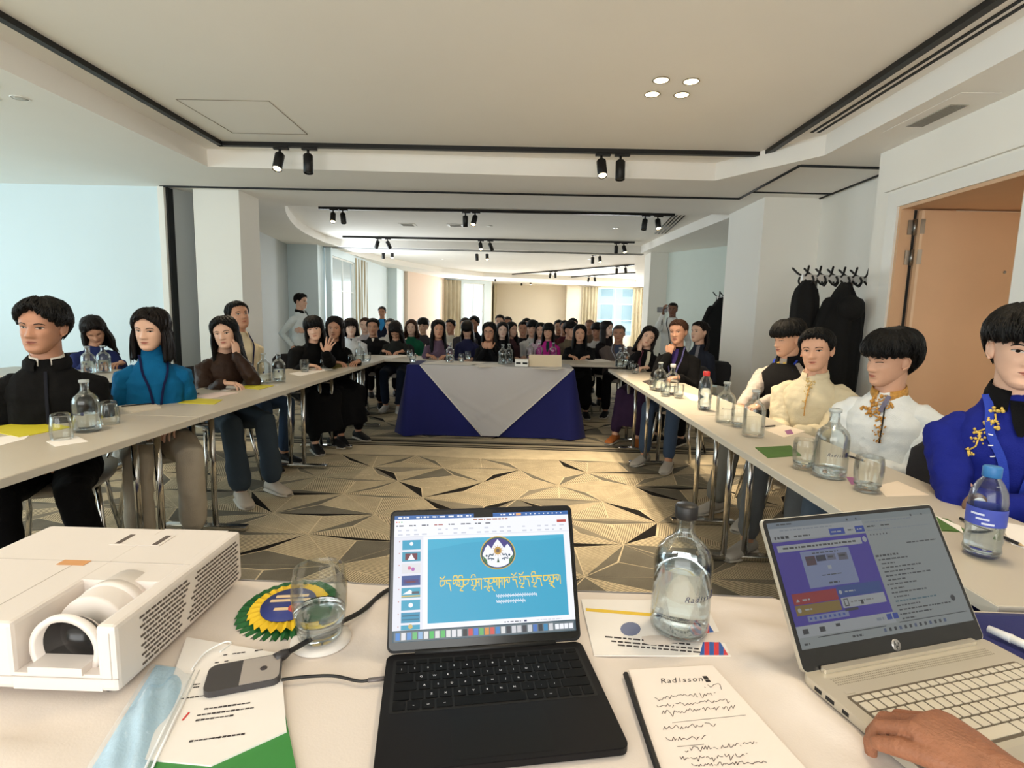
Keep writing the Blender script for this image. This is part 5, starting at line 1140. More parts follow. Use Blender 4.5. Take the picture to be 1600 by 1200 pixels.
bottle(*B(562, 566), 'glass bottle at the far end of the window-side row, beside clustered tumblers', fill=.08); tumbler(*B(549, 570), 'tumbler at the far corner, near side of the clustered glassware', 0, upside=True); tumbler(*B(574, 566), 'tumbler at the far corner, next to the bottle', .04); tumbler(*B(545, 562), 'tumbler at the far corner, behind the clustered glassware', .04)
bottle(*B(139, 584), 'shorter-looking bottle on the side table behind the black coat', fill=.10); bottle(*B(163, 582), 'second bottle on the side table, nearer the teal sweater', fill=.10)
sheet([(-30, 670), (60, 658), (112, 668), (30, 684)], TT, .003, M_yel, 'folder', 'yellow-green folder under the near tumbler before the black coat', 'folder'); sheet([(-40, 690), (52, 675), (40, 686), (-30, 705)], TT+.0, .002, M_paper, 'paper_sheet', 'white sheet beside the yellow folder at the picture edge', 'paper')
sheet([(72, 690), (120, 682), (138, 690), (86, 698)], TT, .0015, M_paper, 'coaster', 'white paper coaster by the nearest window-side bottle', 'coaster')
sheet([(183, 636), (240, 630), (252, 638), (205, 645)], TT, .006, mat('notepad_cream', (206, 196, 180), .8), 'notepad', 'cream notepad before the teal sweater', 'notepad'); pen((190, 636), (240, 631), TT+.006, .0035, (24, 22, 22), 'dark pencil on the cream notepad before the teal sweater')
sheet([(278, 630), (300, 623), (348, 625), (335, 632)], TT, .003, M_yel, 'folder', 'yellow-green folder beside the tumblers of the teal sweater', 'folder'); sheet([(300, 620), (345, 612), (372, 614), (330, 623)], TT, .002, mat('paper_pinkish', (216, 196, 190), .8), 'paper_sheet', 'pinkish sheet between the yellow folder and the woman in brown', 'paper'); pen((286, 621), (312, 615), TT, .0035, (30, 24, 22), 'dark pencil beside the pinkish sheet on the window-side table')
sheet([(372, 606), (395, 600), (428, 603), (405, 609)], TT, .003, M_yel, 'folder', 'yellow-green folder before the woman in brown', 'folder'); sheet([(338, 607), (372, 600), (380, 605), (352, 611)], TT, .002, M_paper, 'paper_sheet', 'sheet under the elbow of the woman in brown', 'paper')
sheet([(452, 584), (500, 574), (520, 577), (470, 588)], TT, .002, M_paper, 'paper_sheet', 'sheets before the woman holding up her hand', 'paper'); sheet([(508, 573), (530, 568), (545, 571), (522, 577)], TT, .003, mat('folder_olive', (120, 110, 50), .7), 'folder', 'olive folder with dark pen before the centre-parted woman', 'folder')
# -- door-side tables
tumbler(*B(1255, 733), 'tumbler with water beside the tall bottle, on the green folder side', .028, 1.05); bottle(*B(1295, 745), 'lidless glass bottle between two tumblers before the white shirt', fill=.03, s=1.12); tumbler(*B(1354, 768), 'tumbler with water beside the tall bottle, on the white sheet side', .024, 1.08)
bottle(*B(1176, 682), 'glass bottle on the door-side table before the slouching cream shirt', fill=.0, s=1.02, txt=False); bottle(*B(1132, 660), 'glass bottle before the black vest, beside the upturned tumbler', fill=.0, s=1.0); tumbler(*B(1153, 667), 'tumbler between two bottles before the black vest', .02, .95)
bottle(*B(1100, 640), 'small plastic bottle with red cap on the door-side table', 'pet', fill=.11, cap=(206, 52, 50), s=1.2, txt=False)
bottle(*B(1049, 617), 'glass bottle with white cap before the black blazer', fill=.06, cap=(226, 222, 214), s=1.0, txt=False); bottle(*B(1030, 611), 'glass bottle with blue label before the black blazer', fill=.08, s=1.0); tumbler(*B(1039, 619), 'tumbler before the black blazer, between bottles', .03, .9); tumbler(*B(1060, 622), 'tumbler before the black blazer, beside the white-capped bottle', .03, .9); tumbler(*B(1021, 609), 'tumbler before the black blazer, behind the blue-labelled bottle', .02, .9)
bottle(*B(968, 574), 'glass bottle at the far end of the door-side row', fill=.08, txt=False); bottle(*B(976, 573), 'second glass bottle at the far end of the door-side row, beside pink tumblers', fill=.07, txt=False); tumbler(*B(992, 584), 'tumbler before the tilted-head woman', .03, .9); tumbler(*B(985, 578), 'tumbler behind the one before the tilted-head woman', .03, .9)
bottle(*B(1532, 868), 'plastic water bottle with blue cap and blue label on the door-side table', 'pet', fill=.075, cap=(52, 116, 176), s=1.12, sleeve=(70, 84, 178), rz=-.6)
sheet([(1180, 700), (1235, 697), (1252, 712), (1200, 716)], TT, .003, M_grn, 'folder', 'green folder before the white shirt, beside the tumbler', 'folder'); sheet([(1440, 806), (1480, 812), (1512, 832), (1470, 830)], TT, .003, M_grn, 'folder', 'green folder behind the silver laptop', 'folder')
sheet([(1368, 760), (1402, 752), (1452, 774), (1384, 776)], TT, .0015, mat('paper_warm', (226, 212, 194), .8), 'paper_sheet', 'white sheet past the tumblers before the blue sweater', 'paper'); sheet([(1482, 742), (1538, 738), (1536, 758), (1510, 762)], TT+.0, .0015, M_paper, 'paper_sheet', 'white sheet tucked under the folded blue arms', 'paper')
sheet([(1560, 815), (1640, 830), (1640, 870), (1580, 850)], TT, .0015, M_paper, 'paper_sheet', 'white sheet at the picture edge behind the plastic bottle', 'paper'); sheet([(1462, 806), (1500, 822), (1506, 834), (1470, 812)], TT+.003, .001, M_paper, 'paper_slip', 'white slip lying on the green folder behind the silver laptop', 'paper')
pen((1500, 812), (1600, 856), TT+.002, .004, (22, 22, 24), 'black pencil beside the plastic water bottle'); pen((1320, 712), (1352, 722), TT+.0, .004, (36, 34, 40), 'dark pencil behind the lidless bottle before the white shirt'); pen((1190, 668), (1212, 666), TT, .0035, (40, 36, 34), 'dark pencil on papers before the slouching cream shirt')
sheet([(1195, 672), (1225, 664), (1258, 674), (1225, 684)], TT, .0015, mat('paper_warm', (226, 212, 194), .8), 'paper_sheet', 'white sheet before the slouching cream shirt', 'paper'); q = sheet([(1408/1.0-182, 673), (1236, 671), (1240, 678), (1230, 679)], TT+.0016, .0006, mat('stripe_violet', (150, 96, 140), .7), 'flag_sticker', 'small violet corner sticker on the sheet before the cream shirt', 'sticker')
sheet([(1322, 745), (1338, 747), (1336, 757), (1330, 757)], TT, .0008, mat('stripe_violet', (150, 96, 140), .7), 'flag_sticker', 'violet triangular sticker between bottle and tumbler before the white shirt', 'sticker')
sheet([(1003, 596), (1025, 592), (1040, 598), (1015, 602)], TT, .003, mat('folder_dark', (60, 52, 50), .7), 'folder', 'dark folder before the black blazer', 'folder'); sheet([(1062, 612), (1090, 618), (1110, 630), (1080, 626)], TT, .0015, mat('paper_warm', (226, 212, 194), .8), 'paper_sheet', 'white sheet between the white-capped and red-capped bottles', 'paper')
# -- skirted table
ZS = TT+.003
bottle(*B(703, 566, ZS), 'glass bottle on the skirted table before the mauve cardigan', fill=.08, txt=False); tumbler(*B(645, 567, ZS), 'tumbler at the navy corner of the skirted table', .045, .95); tumbler(*B(640, 559, ZS), 'tumbler behind the one at the navy corner', .02, .9); tumbler(*B(721, 566, ZS), 'tumbler before the mauve cardigan, right beside its bottle', .04, .9); tumbler(*B(731, 562, ZS), 'tumbler with blue water between the mauve and glasses women', .05, .95)
bottle(*B(785, 569, ZS), 'glass bottle on the skirted table before the woman with glasses', fill=.12, txt=False); bottle(*B(795, 567, ZS), 'second glass bottle on the skirted table, just behind the other', fill=.10, txt=False)
bottle(*B(842, 562, ZS), 'glass bottle behind the cream name card, nearer the glasses woman', fill=.05, txt=False); bottle(*B(864, 563, ZS), 'glass bottle behind the cream name card, nearer the black shirt', fill=.05, txt=False); bottle(*B(828, 561, ZS), 'glass bottle behind the cream name card, half hidden by the white box', fill=.05, txt=False)
p0, p1 = at(826, 572, Z=ZS), at(877, 573, Z=ZS); o = empty('name_card', (p0+p1)/2, math.atan2(p1.y-p0.y, p1.x-p0.x), 'cream folded name card standing at the corner of the skirted table', 'name card'); w = (p1-p0).length/2
b = MB(); M0 = mat('card_cream', (222, 206, 178), .8)
b.add([(-w, -.03, 0), (w, -.03, 0), (w, 0, .125), (-w, 0, .125)], [(0, 1, 2, 3)]); b.add([(-w, .03, 0), (w, .03, 0), (w, 0, .125), (-w, 0, .125)], [(0, 1, 2, 3)]); b.build('folded_card', M0, o)
p = at(815, 573, Z=ZS); o = empty('tissue_box', (p.x, p.y+.06, ZS), 0, 'small white box with dark slots beside the cream name card', 'box'); b = MB(); b.box(-.07, .07, -.045, .045, 0, .075, .006); b.build('box_body', M_white, o)
for sx in (-.035, .035): b = MB(); b.box(sx-.025, sx+.025, -.047, -.044, .025, .045); b.build('slot', M_dark, o)
sheet([(660, 568), (690, 563), (760, 566), (740, 571)], ZS, .0015, M_paper, 'paper_sheet', 'white papers spread before the mauve cardigan on the skirted table', 'paper'); sheet([(735, 570), (775, 567), (790, 572), (750, 574)], ZS, .0015, M_paper, 'paper_sheet', 'white papers spread before the woman with glasses on the skirted table', 'paper'); sheet([(830, 576), (860, 573), (885, 575), (870, 578)], ZS, .0015, M_paper, 'paper_sheet', 'white papers at the foot of the cream name card', 'paper')
sheet([(596, 557), (625, 554), (640, 556), (612, 560)], TT, .002, M_paper, 'paper_sheet', 'white paper on which the bending girl writes', 'paper')
sheet([(905, 562), (940, 561), (958, 565), (930, 566)], TT, .002, M_paper, 'paper_sheet', 'white paper before the young woman in the black shirt', 'paper')
# ================================================================ THE PHOTOGRAPHER'S TABLE
ZT = TT+.005
# ---- projector
def projector():
    o = empty('projector', (-.70, .805, ZT), 0, 'white video projector with round lens bay and slotted side vents', 'projector')
    W0 = mat('projector_white', (222, 214, 208), .45, var=.01); W1 = mat('projector_seam', (186, 178, 172), .6)
    f, bk, l, r, H, z0 = .648-.805, .965-.805, -.19, .175, .106, .012
    xl, xr, yb, zl = .035, .148, .115-.157+.005, .036     # lens bay
    b = MB(); b.box(l, xl, f, bk, z0, H, .006); b.box(xr, r, f, bk, z0, H, .006); b.box(xl-.004, xr+.004, yb, bk, z0, H-.0004); b.box(xl-.004, xr+.004, f+.0006, yb+.01, z0, zl); bo = b.build('body', W0, o)
    b = MB(); b.box(xl-.002, xr+.002, yb-.001, yb+.02, zl, H-.03); b.build('bay_back', mat('projector_bay', (206, 198, 192), .6), bo)
    b = MB(); b.box(l, r, f-.0006, f+.001, .030, .0312); b.box(xr+.018, xr+.019, f-.0006, f+.001, .03, H-.01); b.box(l, r-.01, .02, .0212, H-.001, H+.0004); b.box(xl-.055, xl-.054, f, .02, H-.001, H+.0004); b.build('panel_seam', W1, bo)
    # lens barrel
    cx, cz = (xl+xr)/2, zl+.024; M = Tr(cx, 0, cz)@Rx(PI/2)
    b = MB(); b.lathe([(.050, -.02), (.0515, .02), (.050, .06), (.049, .066)], 36); b.move(M@Tr(0, 0, .03)); 
    b.lathe([(.0525, .0), (.0525, .018)], 36); b.V[-1] = xf(M@Tr(0, 0, .045), b.V[-1]); lb = b.build('lens_barrel', mat('projector_barrel', (222, 214, 208), .5), o)
    b = MB(); b.lathe([(.049, .135), (.049, .142), (.0405, .142), (.040, .125), (.030, .120), (.030, .11)], 36, cap=False); b.move(M); b.build('lens_ring', W0, lb)
    b = MB(); b.lathe([(.0405, .13), (.036, .118), (.030, .112), (.022, .110), (.018, .113), (.002, .115)], 32); b.move(M); b.build('lens_glass', mat('lens_black', (10, 9, 11), .22, spec=.5), lb)
    for rr, zz in ((.034, .1185), (.026, .1135)):
        b = MB(); b.lathe([(rr, zz), (rr+.0012, zz+.0014), (rr-.0012, zz+.0014)], 28); b.move(M); b.build('lens_element_ring', mat('lens_ring_dark', (44, 38, 40), .25), lb)
    b = MB(); b.box(xl+.02, xr-.02, f-.002, f+.03, zl-.001, zl+.010); b.build('bay_lip', W0, o)
    b = MB(); b.ell((cx+.012, yb-.006, H-.016), (.020, .012, .008), 14, 8); b.build('focus_tab', W0, o)
    # vents in the side
    vm = mat('vent_dark', (92, 82, 76), .8); b = MB(); nrow = 11
    for i in range(nrow):
        z = .020+i*.0070
        for j in range(22):
            y = f+.045+j*.0122+(i % 2)*.006
            if y > bk-.018: continue
            gap = .03+(z-.02)*.62; yy = y-f
            if abs(yy-.110-gap*.75) < .011: continue
            b.box(r-.0004, r+.0009, y, y+.0095, z, z+.0030)
    vo = b.build('vent_slots', vm, o); vo['kind'] = 'stuff'
    # top: lamp hatch with two slots, orange sticker
    hb = MB(); hb.box(-.02, .07, .085, .130, H, H+.0006); h = hb.build('hatch', mat('projector_hatch', (222, 214, 208), .5), o)
    for x in (-.012, .055): q = MB(); q.box(x, x+.009, .088, .127, H+.0006, H+.0012); q.build('hatch_slot', vm, h)
    q = MB(); q.box(-.045, .0, .005, .022, H+.0004, H+.0009); q.build('sticker', mat('sticker_orange', (206, 150, 96), .5), o)
    for x in (l+.03, r-.03):
        for y in (f+.03, bk-.03): q = MB(); q.lathe([(.012, -.013), (.012, .0), (.008, .002)], 12); q.V[-1] = q.V[-1]+np.array([x, y, z0]); q.build('foot', mat('rubber_foot', (40, 40, 42), .8), o)
    return o
projector()
# ---- rosette, tumbler, coaster
def rosette():
    p = at(452, 948, Z=ZT+.01); o = empty('rosette', (p.x, p.y, ZT+.004), .1, 'green and yellow pleated paper rosette with a dark blue centre', 'rosette'); o.rotation_euler = (.10, -.03, .1)
    def star(r0, r1, n, z, am): 
        b = MB(); V = [(0, 0, z)]; F = []
        for i in range(2*n):
            a = PI*i/n; rr = r1 if i % 2 == 0 else r1*.93; V += [(r0*math.cos(a), r0*math.sin(a), z+(am if i % 2 else 0)), (rr*math.cos(a), rr*math.sin(a), z+(am if i % 2 else -am*.5))]
        for i in range(2*n): j = (i+1) % (2*n); F += [(1+2*i, 2+2*i, 2+2*j, 1+2*j), (0, 1+2*i, 1+2*j)]
        b.add(V, F, False); return b
    star(.05, .088, 30, .002, .004).build('green_pleats', mat('rosette_green', (24, 92, 42), .6), o); star(.04, .068, 26, .007, .004).build('yellow_pleats', mat('rosette_yellow', (222, 186, 36), .6), o)
    b = MB(); b.lathe([(.046, .010), (.046, .0125), (.002, .0128)], 30); c = b.build('centre_disc', mat('rosette_blue', (40, 52, 116), .5), o)
    for k, (w, y) in enumerate(((.028, .022), (.034, .010), (.020, -.014))): b = MB(); b.box(-w, w, y-.004, y+.003, .0126, .0132); b.build('print_line', mat('rosette_print', (214, 188, 150), .5), c)
    b = MB(); b.lathe([(.012, .0128), (.012, .0134), (.002, .0135)], 16, (.015, -.012, 0)); b.build('seal', mat('rosette_red', (186, 70, 60), .5), c)
    return o
rosette()
p = at(502, 1000, Z=ZT); o = empty('coaster', (p.x, p.y, ZT), .3, 'white paper coaster with scalloped edge under the near tumbler', 'coaster'); b = MB(); b.lathe([(.046+0, .0), (.047, .002), (.030, .003), (.002, .003)], 32); b.build('paper_disc', M_paper, o)
o = tumbler(p.x-.003, p.y+.004, ZT+.003, 'large tumbler half full of water beside the rosette', .044, 1.10)
# ---- documents under the adapter, mask pouch
def doc():
    P_ = [at(px, py, Z=ZT) for px, py in ((292, 1000), (438, 1026), (452, 1160), (430, 1240), (180, 1240))]
    c = P_[0]; o = empty('booklet', (c.x, c.y, ZT), 0, 'printed white papers over a green booklet, in front of the projector', 'booklet')
    b = MB(); g = [at(px, py, Z=ZT) for px, py in ((300, 1010), (446, 1120), (470, 1240), (200, 1240))]; b.prism([(q.x-c.x, q.y-c.y) for q in g], 0, .0030); b.build('green_cover', mat('booklet_green', (56, 132, 62), .5), o)
    b = MB(); g = [at(px, py, Z=ZT) for px, py in ((292, 1000), (438, 1026), (448, 1148), (330, 1202), (224, 1192))]; b.prism([(q.x-c.x, q.y-c.y) for q in g], .0030, .0052); pg = b.build('top_sheet', M_paper, o)
    t = MB(); R = random.Random(3)
    def line(px, py, w, ang=-.14, h=.0014):
        a = at(px, py, Z=ZT); e = at(px+w, py+w*ang, Z=ZT); d = (e-a); n = Vector((-d.y, d.x, 0)).normalized()*h
        k = max(3, int(w/7))
        for i in range(k):
            if R.random() < .08: continue
            q0 = a+d*(i/k); q1 = a+d*((i+.86)/k); j = R.uniform(.6, 1.2); t.add([(q0.x-c.x-n.x*j, q0.y-c.y-n.y*j, .0056), (q1.x-c.x-n.x*j, q1.y-c.y-n.y*j, .0056), (q1.x-c.x+n.x*j, q1.y-c.y+n.y*j, .0056), (q0.x-c.x+n.x*j, q0.y-c.y+n.y*j, .0056)], [(0, 1, 2, 3)], False)
    for a in ((300, 1076, 14), (345, 1090, 40), (302, 1080, 10), (312, 1115, 80), (308, 1124, 90), (306, 1132, 60), (296, 1165, 88), (332, 1160, 14), (336, 1041, 22), (342, 1030, 70), (282, 1098, 60)): line(*a)
    t.build('print', mat('ink', (60, 54, 56), .7), pg)['kind'] = 'stuff'
    t = MB(); a = at(296, 1119, Z=ZT); e = at(294, 1132, Z=ZT); t.box(a.x-c.x-.0012, a.x-c.x+.0012, e.y-c.y, a.y-c.y, .0053, .0057); t.build('red_mark', mat('red_ink', (196, 50, 48), .6), pg)
doc()
def pouch():
    c = at(225, 1120, Z=ZT); o = empty('mask_pouch', (c.x, c.y, ZT), 0, 'clear plastic pouch holding a pale blue face mask, against the projector', 'pouch')
    A, B_, C, D = [np.array(at(px, py, Z=ZT)-Vector((c.x, c.y, ZT))) for px, py in ((238, 1040), (312, 1052), (222, 1240), (112, 1240))]
    def grid(n, m, h, inset, z):
        R = []
        for i in range(n+1):
            t = i/n; l = A*(1-t)+D*t; r = B_*(1-t)+C*t; row = []
            for j in range(m+1):
                s = inset+(1-2*inset)*j/m; q = l*(1-s)+r*s; e = math.sin(PI*j/m)*math.sin(PI*min(1, max(0, t*.96+.02)))
                row.append((q[0], q[1], z+h*e*(1+.35*math.sin(t*9+s*7)+.25*math.sin(s*15-t*12))))
            R.append(row)
        return R
    b = MB(); b.loft(grid(24, 14, .012, .08, .002), closed=False); b.build('face_mask', mat('mask_blue', (150, 190, 214), .7, var=.05, vscale=30, bump=.2, bscale=200), o)
    b = MB(); b.loft(grid(28, 20, .024, 0, .003), closed=False); b.build('plastic_film', mat('pouch_film', (226, 238, 246), .1, alpha=.30, spec=1.0, bump=.4, bscale=30), o)
    b = MB()
    for w in (.0, .10): l = B_*(1-w)+A*w; r = C*(1-w)+D*w; b.tube([l+[0, 0, .004], (l+r)/2+[0, 0, .008], r+[0, 0, .004]], .0016, 6)
    b.build('zip_seal', mat('zip_white', (236, 238, 240), .4), o)
    b = MB(); q = [np.array(at(px, py, Z=ZT)-Vector((c.x, c.y, ZT)))+np.array([0, 0, .006+.004*k]) for k, (px, py) in enumerate(((300, 1052), (320, 1030), (350, 1017), (362, 1022), (345, 1040)))]; b.tube(catmull(q, 6), .0012, 6); b.build('ear_loop', mat('zip_white', (236, 238, 240), .4), o)
pouch()
# ---- display adapter with its cables
def adapter():
    a, e = at(322, 1070, Z=ZT+.006), at(440, 1048, Z=ZT+.006); c = (a+e)/2; d = e-a; L = d.length; o = empty('display_adapter', (c.x, c.y, ZT+.0055), math.atan2(d.y, d.x), 'dark and silver display adapter lying on the papers', 'adapter')
    hw = .030
    def slab(x0, x1, r0, r1, z0, z1, y=hw):
        pts = []
        for cx_, cy_, a0, rr in ((x1-r1, y-r1, 0, r1), (x0+r0, y-r0, PI/2, r0), (x0+r0, -y+r0, PI, r0), (x1-r1, -y+r1, 3*PI/2, r1)):
            for k in range(5): pts.append((cx_+rr*math.cos(a0+k*PI/8), cy_+rr*math.sin(a0+k*PI/8)))
        return MB().prism(pts, z0, z1)
    slab(-L/2, L/2, .012, .012, 0, .009).build('shell', mat('adapter_dark', (62, 60, 62), .4), o); slab(-.004, L/2-.002, .001, .010, .0088, .0096, hw-.002).build('silver_plate', mat('adapter_silver', (196, 188, 184), .3, .6), o)
    b = MB(); b.lathe([(.005, 0), (.005, .0004), (.001, .0004)], 10, (.025, 0, .0097)); b.build('logo_mark', mat('ink', (60, 54, 56), .7), o)
    blk = mat('cable_black', (16, 15, 16), .5)
    inv = lambda p: np.array(o.matrix_basis.inverted()@Vector(p))
    p = [at(430, 1030, Z=ZT+.012), at(452, 1018, Z=ZT+.014), at(480, 1002, Z=ZT+.016), at(520, 978, Z=ZT+.016), at(565, 955, Z=ZT+.012), at(610, 920, Z=ZT+.008), at(680, 905, Z=ZT+.006)]
    cb = MB(); cb.tube(catmull([inv(q) for q in p], 6), .0042, 10); ca = cb.build('video_cable', blk, o)
    cb = MB(); q = [inv(x) for x in p]; cb.tube([q[0], q[0]*.4+q[1]*.6, q[1]], [.0085, .008, .005], 10); cb.build('plug', mat('plug_dark', (44, 42, 44), .4), ca)
    p = [at(440, 1062, Z=ZT+.008), at(470, 1058, Z=ZT+.008), at(520, 1056, Z=ZT+.006), at(560, 1064, Z=ZT+.006), at(583, 1062, Z=ZT+.007)]
    cb = MB(); cb.tube(catmull([inv(q) for q in p], 6), .0022, 8); c2 = cb.build('laptop_cable', blk, o)
    cb = MB(); cb.tube([inv(at(575, 1063, Z=ZT+.007)), inv(at(601, 1060, Z=ZT+.007))], .0038, 8, flat=.7); cb.build('plug', mat('plug_grey', (110, 104, 104), .4, .5), c2)
adapter()
# ---- laptops
def rrect(x0, x1, y0, y1, r, n=5):
    P_ = []
    for cx_, cy_, a0 in ((x1-r, y1-r, 0), (x0+r, y1-r, PI/2), (x0+r, y0+r, PI), (x1-r, y0+r, 3*PI/2)):
        for k in range(n+1): P_.append((cx_+r*math.cos(a0+k*PI/2/n), cy_+r*math.sin(a0+k*PI/2/n)))
    return P_
def em(name, c, s=.9):
    n = 'screen_'+name
    if n in MATS: return MATS[n]
    m = mat(n, c, .4, emit=s*.62); m.node_tree.nodes['Principled BSDF'].inputs['Base Color'].default_value = (.01, .01, .012, 1); return m
class Screen:
    """flat picture elements on a laptop screen, u right and v down in 0..1"""
    def __init__(s, w, h): s.b = MB(); s.b.sm = False; s.w, s.h, s.k = w, h, 0; s.mats = []
    def mi(s, m):
        if m not in s.mats: s.mats.append(m)
        s.b.m = s.mats.index(m)
    def z(s): s.k += 1; return .0004+s.k*2.0e-6
    def P(s, u, v, z): return ((u-.5)*s.w, z, (1-v)*s.h)     # lid local: x, out of screen, up
    def poly(s, pts, m): s.mi(m); z = s.z(); s.b.add([s.P(u, v, z) for u, v in pts], [tuple(range(len(pts)))])
    def rect(s, u0, v0, u1, v1, m): s.poly([(u0, v0), (u1, v0), (u1, v1), (u0, v1)], m)
    def disc(s, u, v, r, m, n=20, sy=1): a_ = s.w/s.h; s.poly([(u+r*math.cos(t), v+r*a_*sy*math.sin(t)) for t in np.arange(n)*2*PI/n], m)
    def line(s, pts, w, m):
        s.mi(m); z = s.z(); a_ = s.w/s.h
        for (u0, v0), (u1, v1) in zip(pts[:-1], pts[1:]):
            du, dv = u1-u0, (v1-v0)/a_; L = math.hypot(du, dv)+1e-9; nx, ny = -dv/L*w/2, du/L*w/2*a_; s.b.add([s.P(u0+nx, v0+ny, z), s.P(u1+nx, v1+ny, z), s.P(u1-nx, v1-ny, z), s.P(u0-nx, v0-ny, z)], [(0, 1, 2, 3)])
    def words(s, u, v, w, h, m, R, gap=.25):
        x = u; s.mi(m); z = s.z()
        while x < u+w:
            l = R.uniform(.008, .03); l = min(l, u+w-x); s.b.add([s.P(x, v-h, z), s.P(x+l, v-h*R.uniform(.8, 1.1), z), s.P(x+l, v+h, z), s.P(x, v+h*R.uniform(.7, 1.1), z)], [(0, 1, 2, 3)]); x += l+.006
def laptop(name, label, O, yaw, W_, D_, LH, tilt, base_m, th, rb, keys):
    o = empty(name, O, yaw, label, 'laptop'); b = MB(); b.prism(rrect(-W_/2, W_/2, -D_, 0, rb), .002, th); b.build('base', base_m, o)
    for x in (-W_/2+.03, W_/2-.03):
        for y in (-.02, -D_+.02): q = MB(); q.lathe([(.006, 0), (.006, .003), (.004, .003)], 10, (x, y, -.0005)); q.build('foot', mat('rubber_foot', (40, 40, 42), .8), o)
    lid = link('lid', None, o)
    return o
def lid_matrix(tilt, th, y=0): return Tr(0, y, th+.001)@Rx(-tilt)     # lid local: x right, z up the lid, -y faces the user
def keyboard(o, rows, x0, x1, y_top, z, kh, kw_m, legend_m, legends, gap=.0028, top_h=.6, name='keyboard', well=None):
    W_ = x1-x0
    wb = MB(); tot = sum((top_h if i == 0 else 1)*kh for i in range(len(rows))); wb.prism(rrect(x0-.003, x1+.003, y_top-tot-.003, y_top+.003, .004), z-.0005, z+.0002); kb = wb.build(name, well, o)
    y = y_top; cache = {}; lg = MB()
    for i, row in enumerate(rows):
        h = kh*(top_h if i == 0 else 1); s = W_/sum(w for _, w in row); x = x0
        for ch, w in row:
            kw = w*s; key = (round(kw, 4), round(h, 4))
            if key not in cache:
                b = MB(); b.prism(rrect(gap/2, kw-gap/2, -h+gap/2, -gap/2, .0016, 2), .0002, .0014); k = b.build('key', kw_m, kb); cache[key] = k.data
            else: k = link('key', cache[key], kb)
            k.location = (x, y, z)
            if ch and legends:
                sz = .0048 if len(ch) == 1 else .0026; tw_ = sum(GL[c][2]+.08 for c in ch if c in GL)*sz
                text(lg, ch, Tr(x+kw/2-tw_/2, y-h*.62, z+.0016), sz)
            x += kw
        y -= h
    if legends: lo = lg.build('key_legends', legend_m, kb); lo['kind'] = 'stuff'
    return kb
ROWS = [[('esc', 1.5)]+[('', 1)]*12+[('', 1)], [(c, 1) for c in '1234567890']+[('', 1), ('', 1), ('', 1), ('', 1.5)], [('', 1.5)]+[(c, 1) for c in 'QWERTYUIOP']+[('', 1), ('', 1), ('', 1)], [('', 1.75)]+[(c, 1) for c in 'ASDFGHJKL']+[(';', 1), ('', 1), ('', 1.75)], [('', 1.25), ('', 1)]+[(c, 1) for c in 'ZXCVBNM']+[(',', 1), ('.', 1), ('/', 1), ('', 2.2)],
        [('', 1), ('nt', 1), ('opt', 1), ('nd', 1.25), ('', 5.2), ('nd', 1.25), ('opt', 1), ('', .9), ('', .9), ('', .9)]]
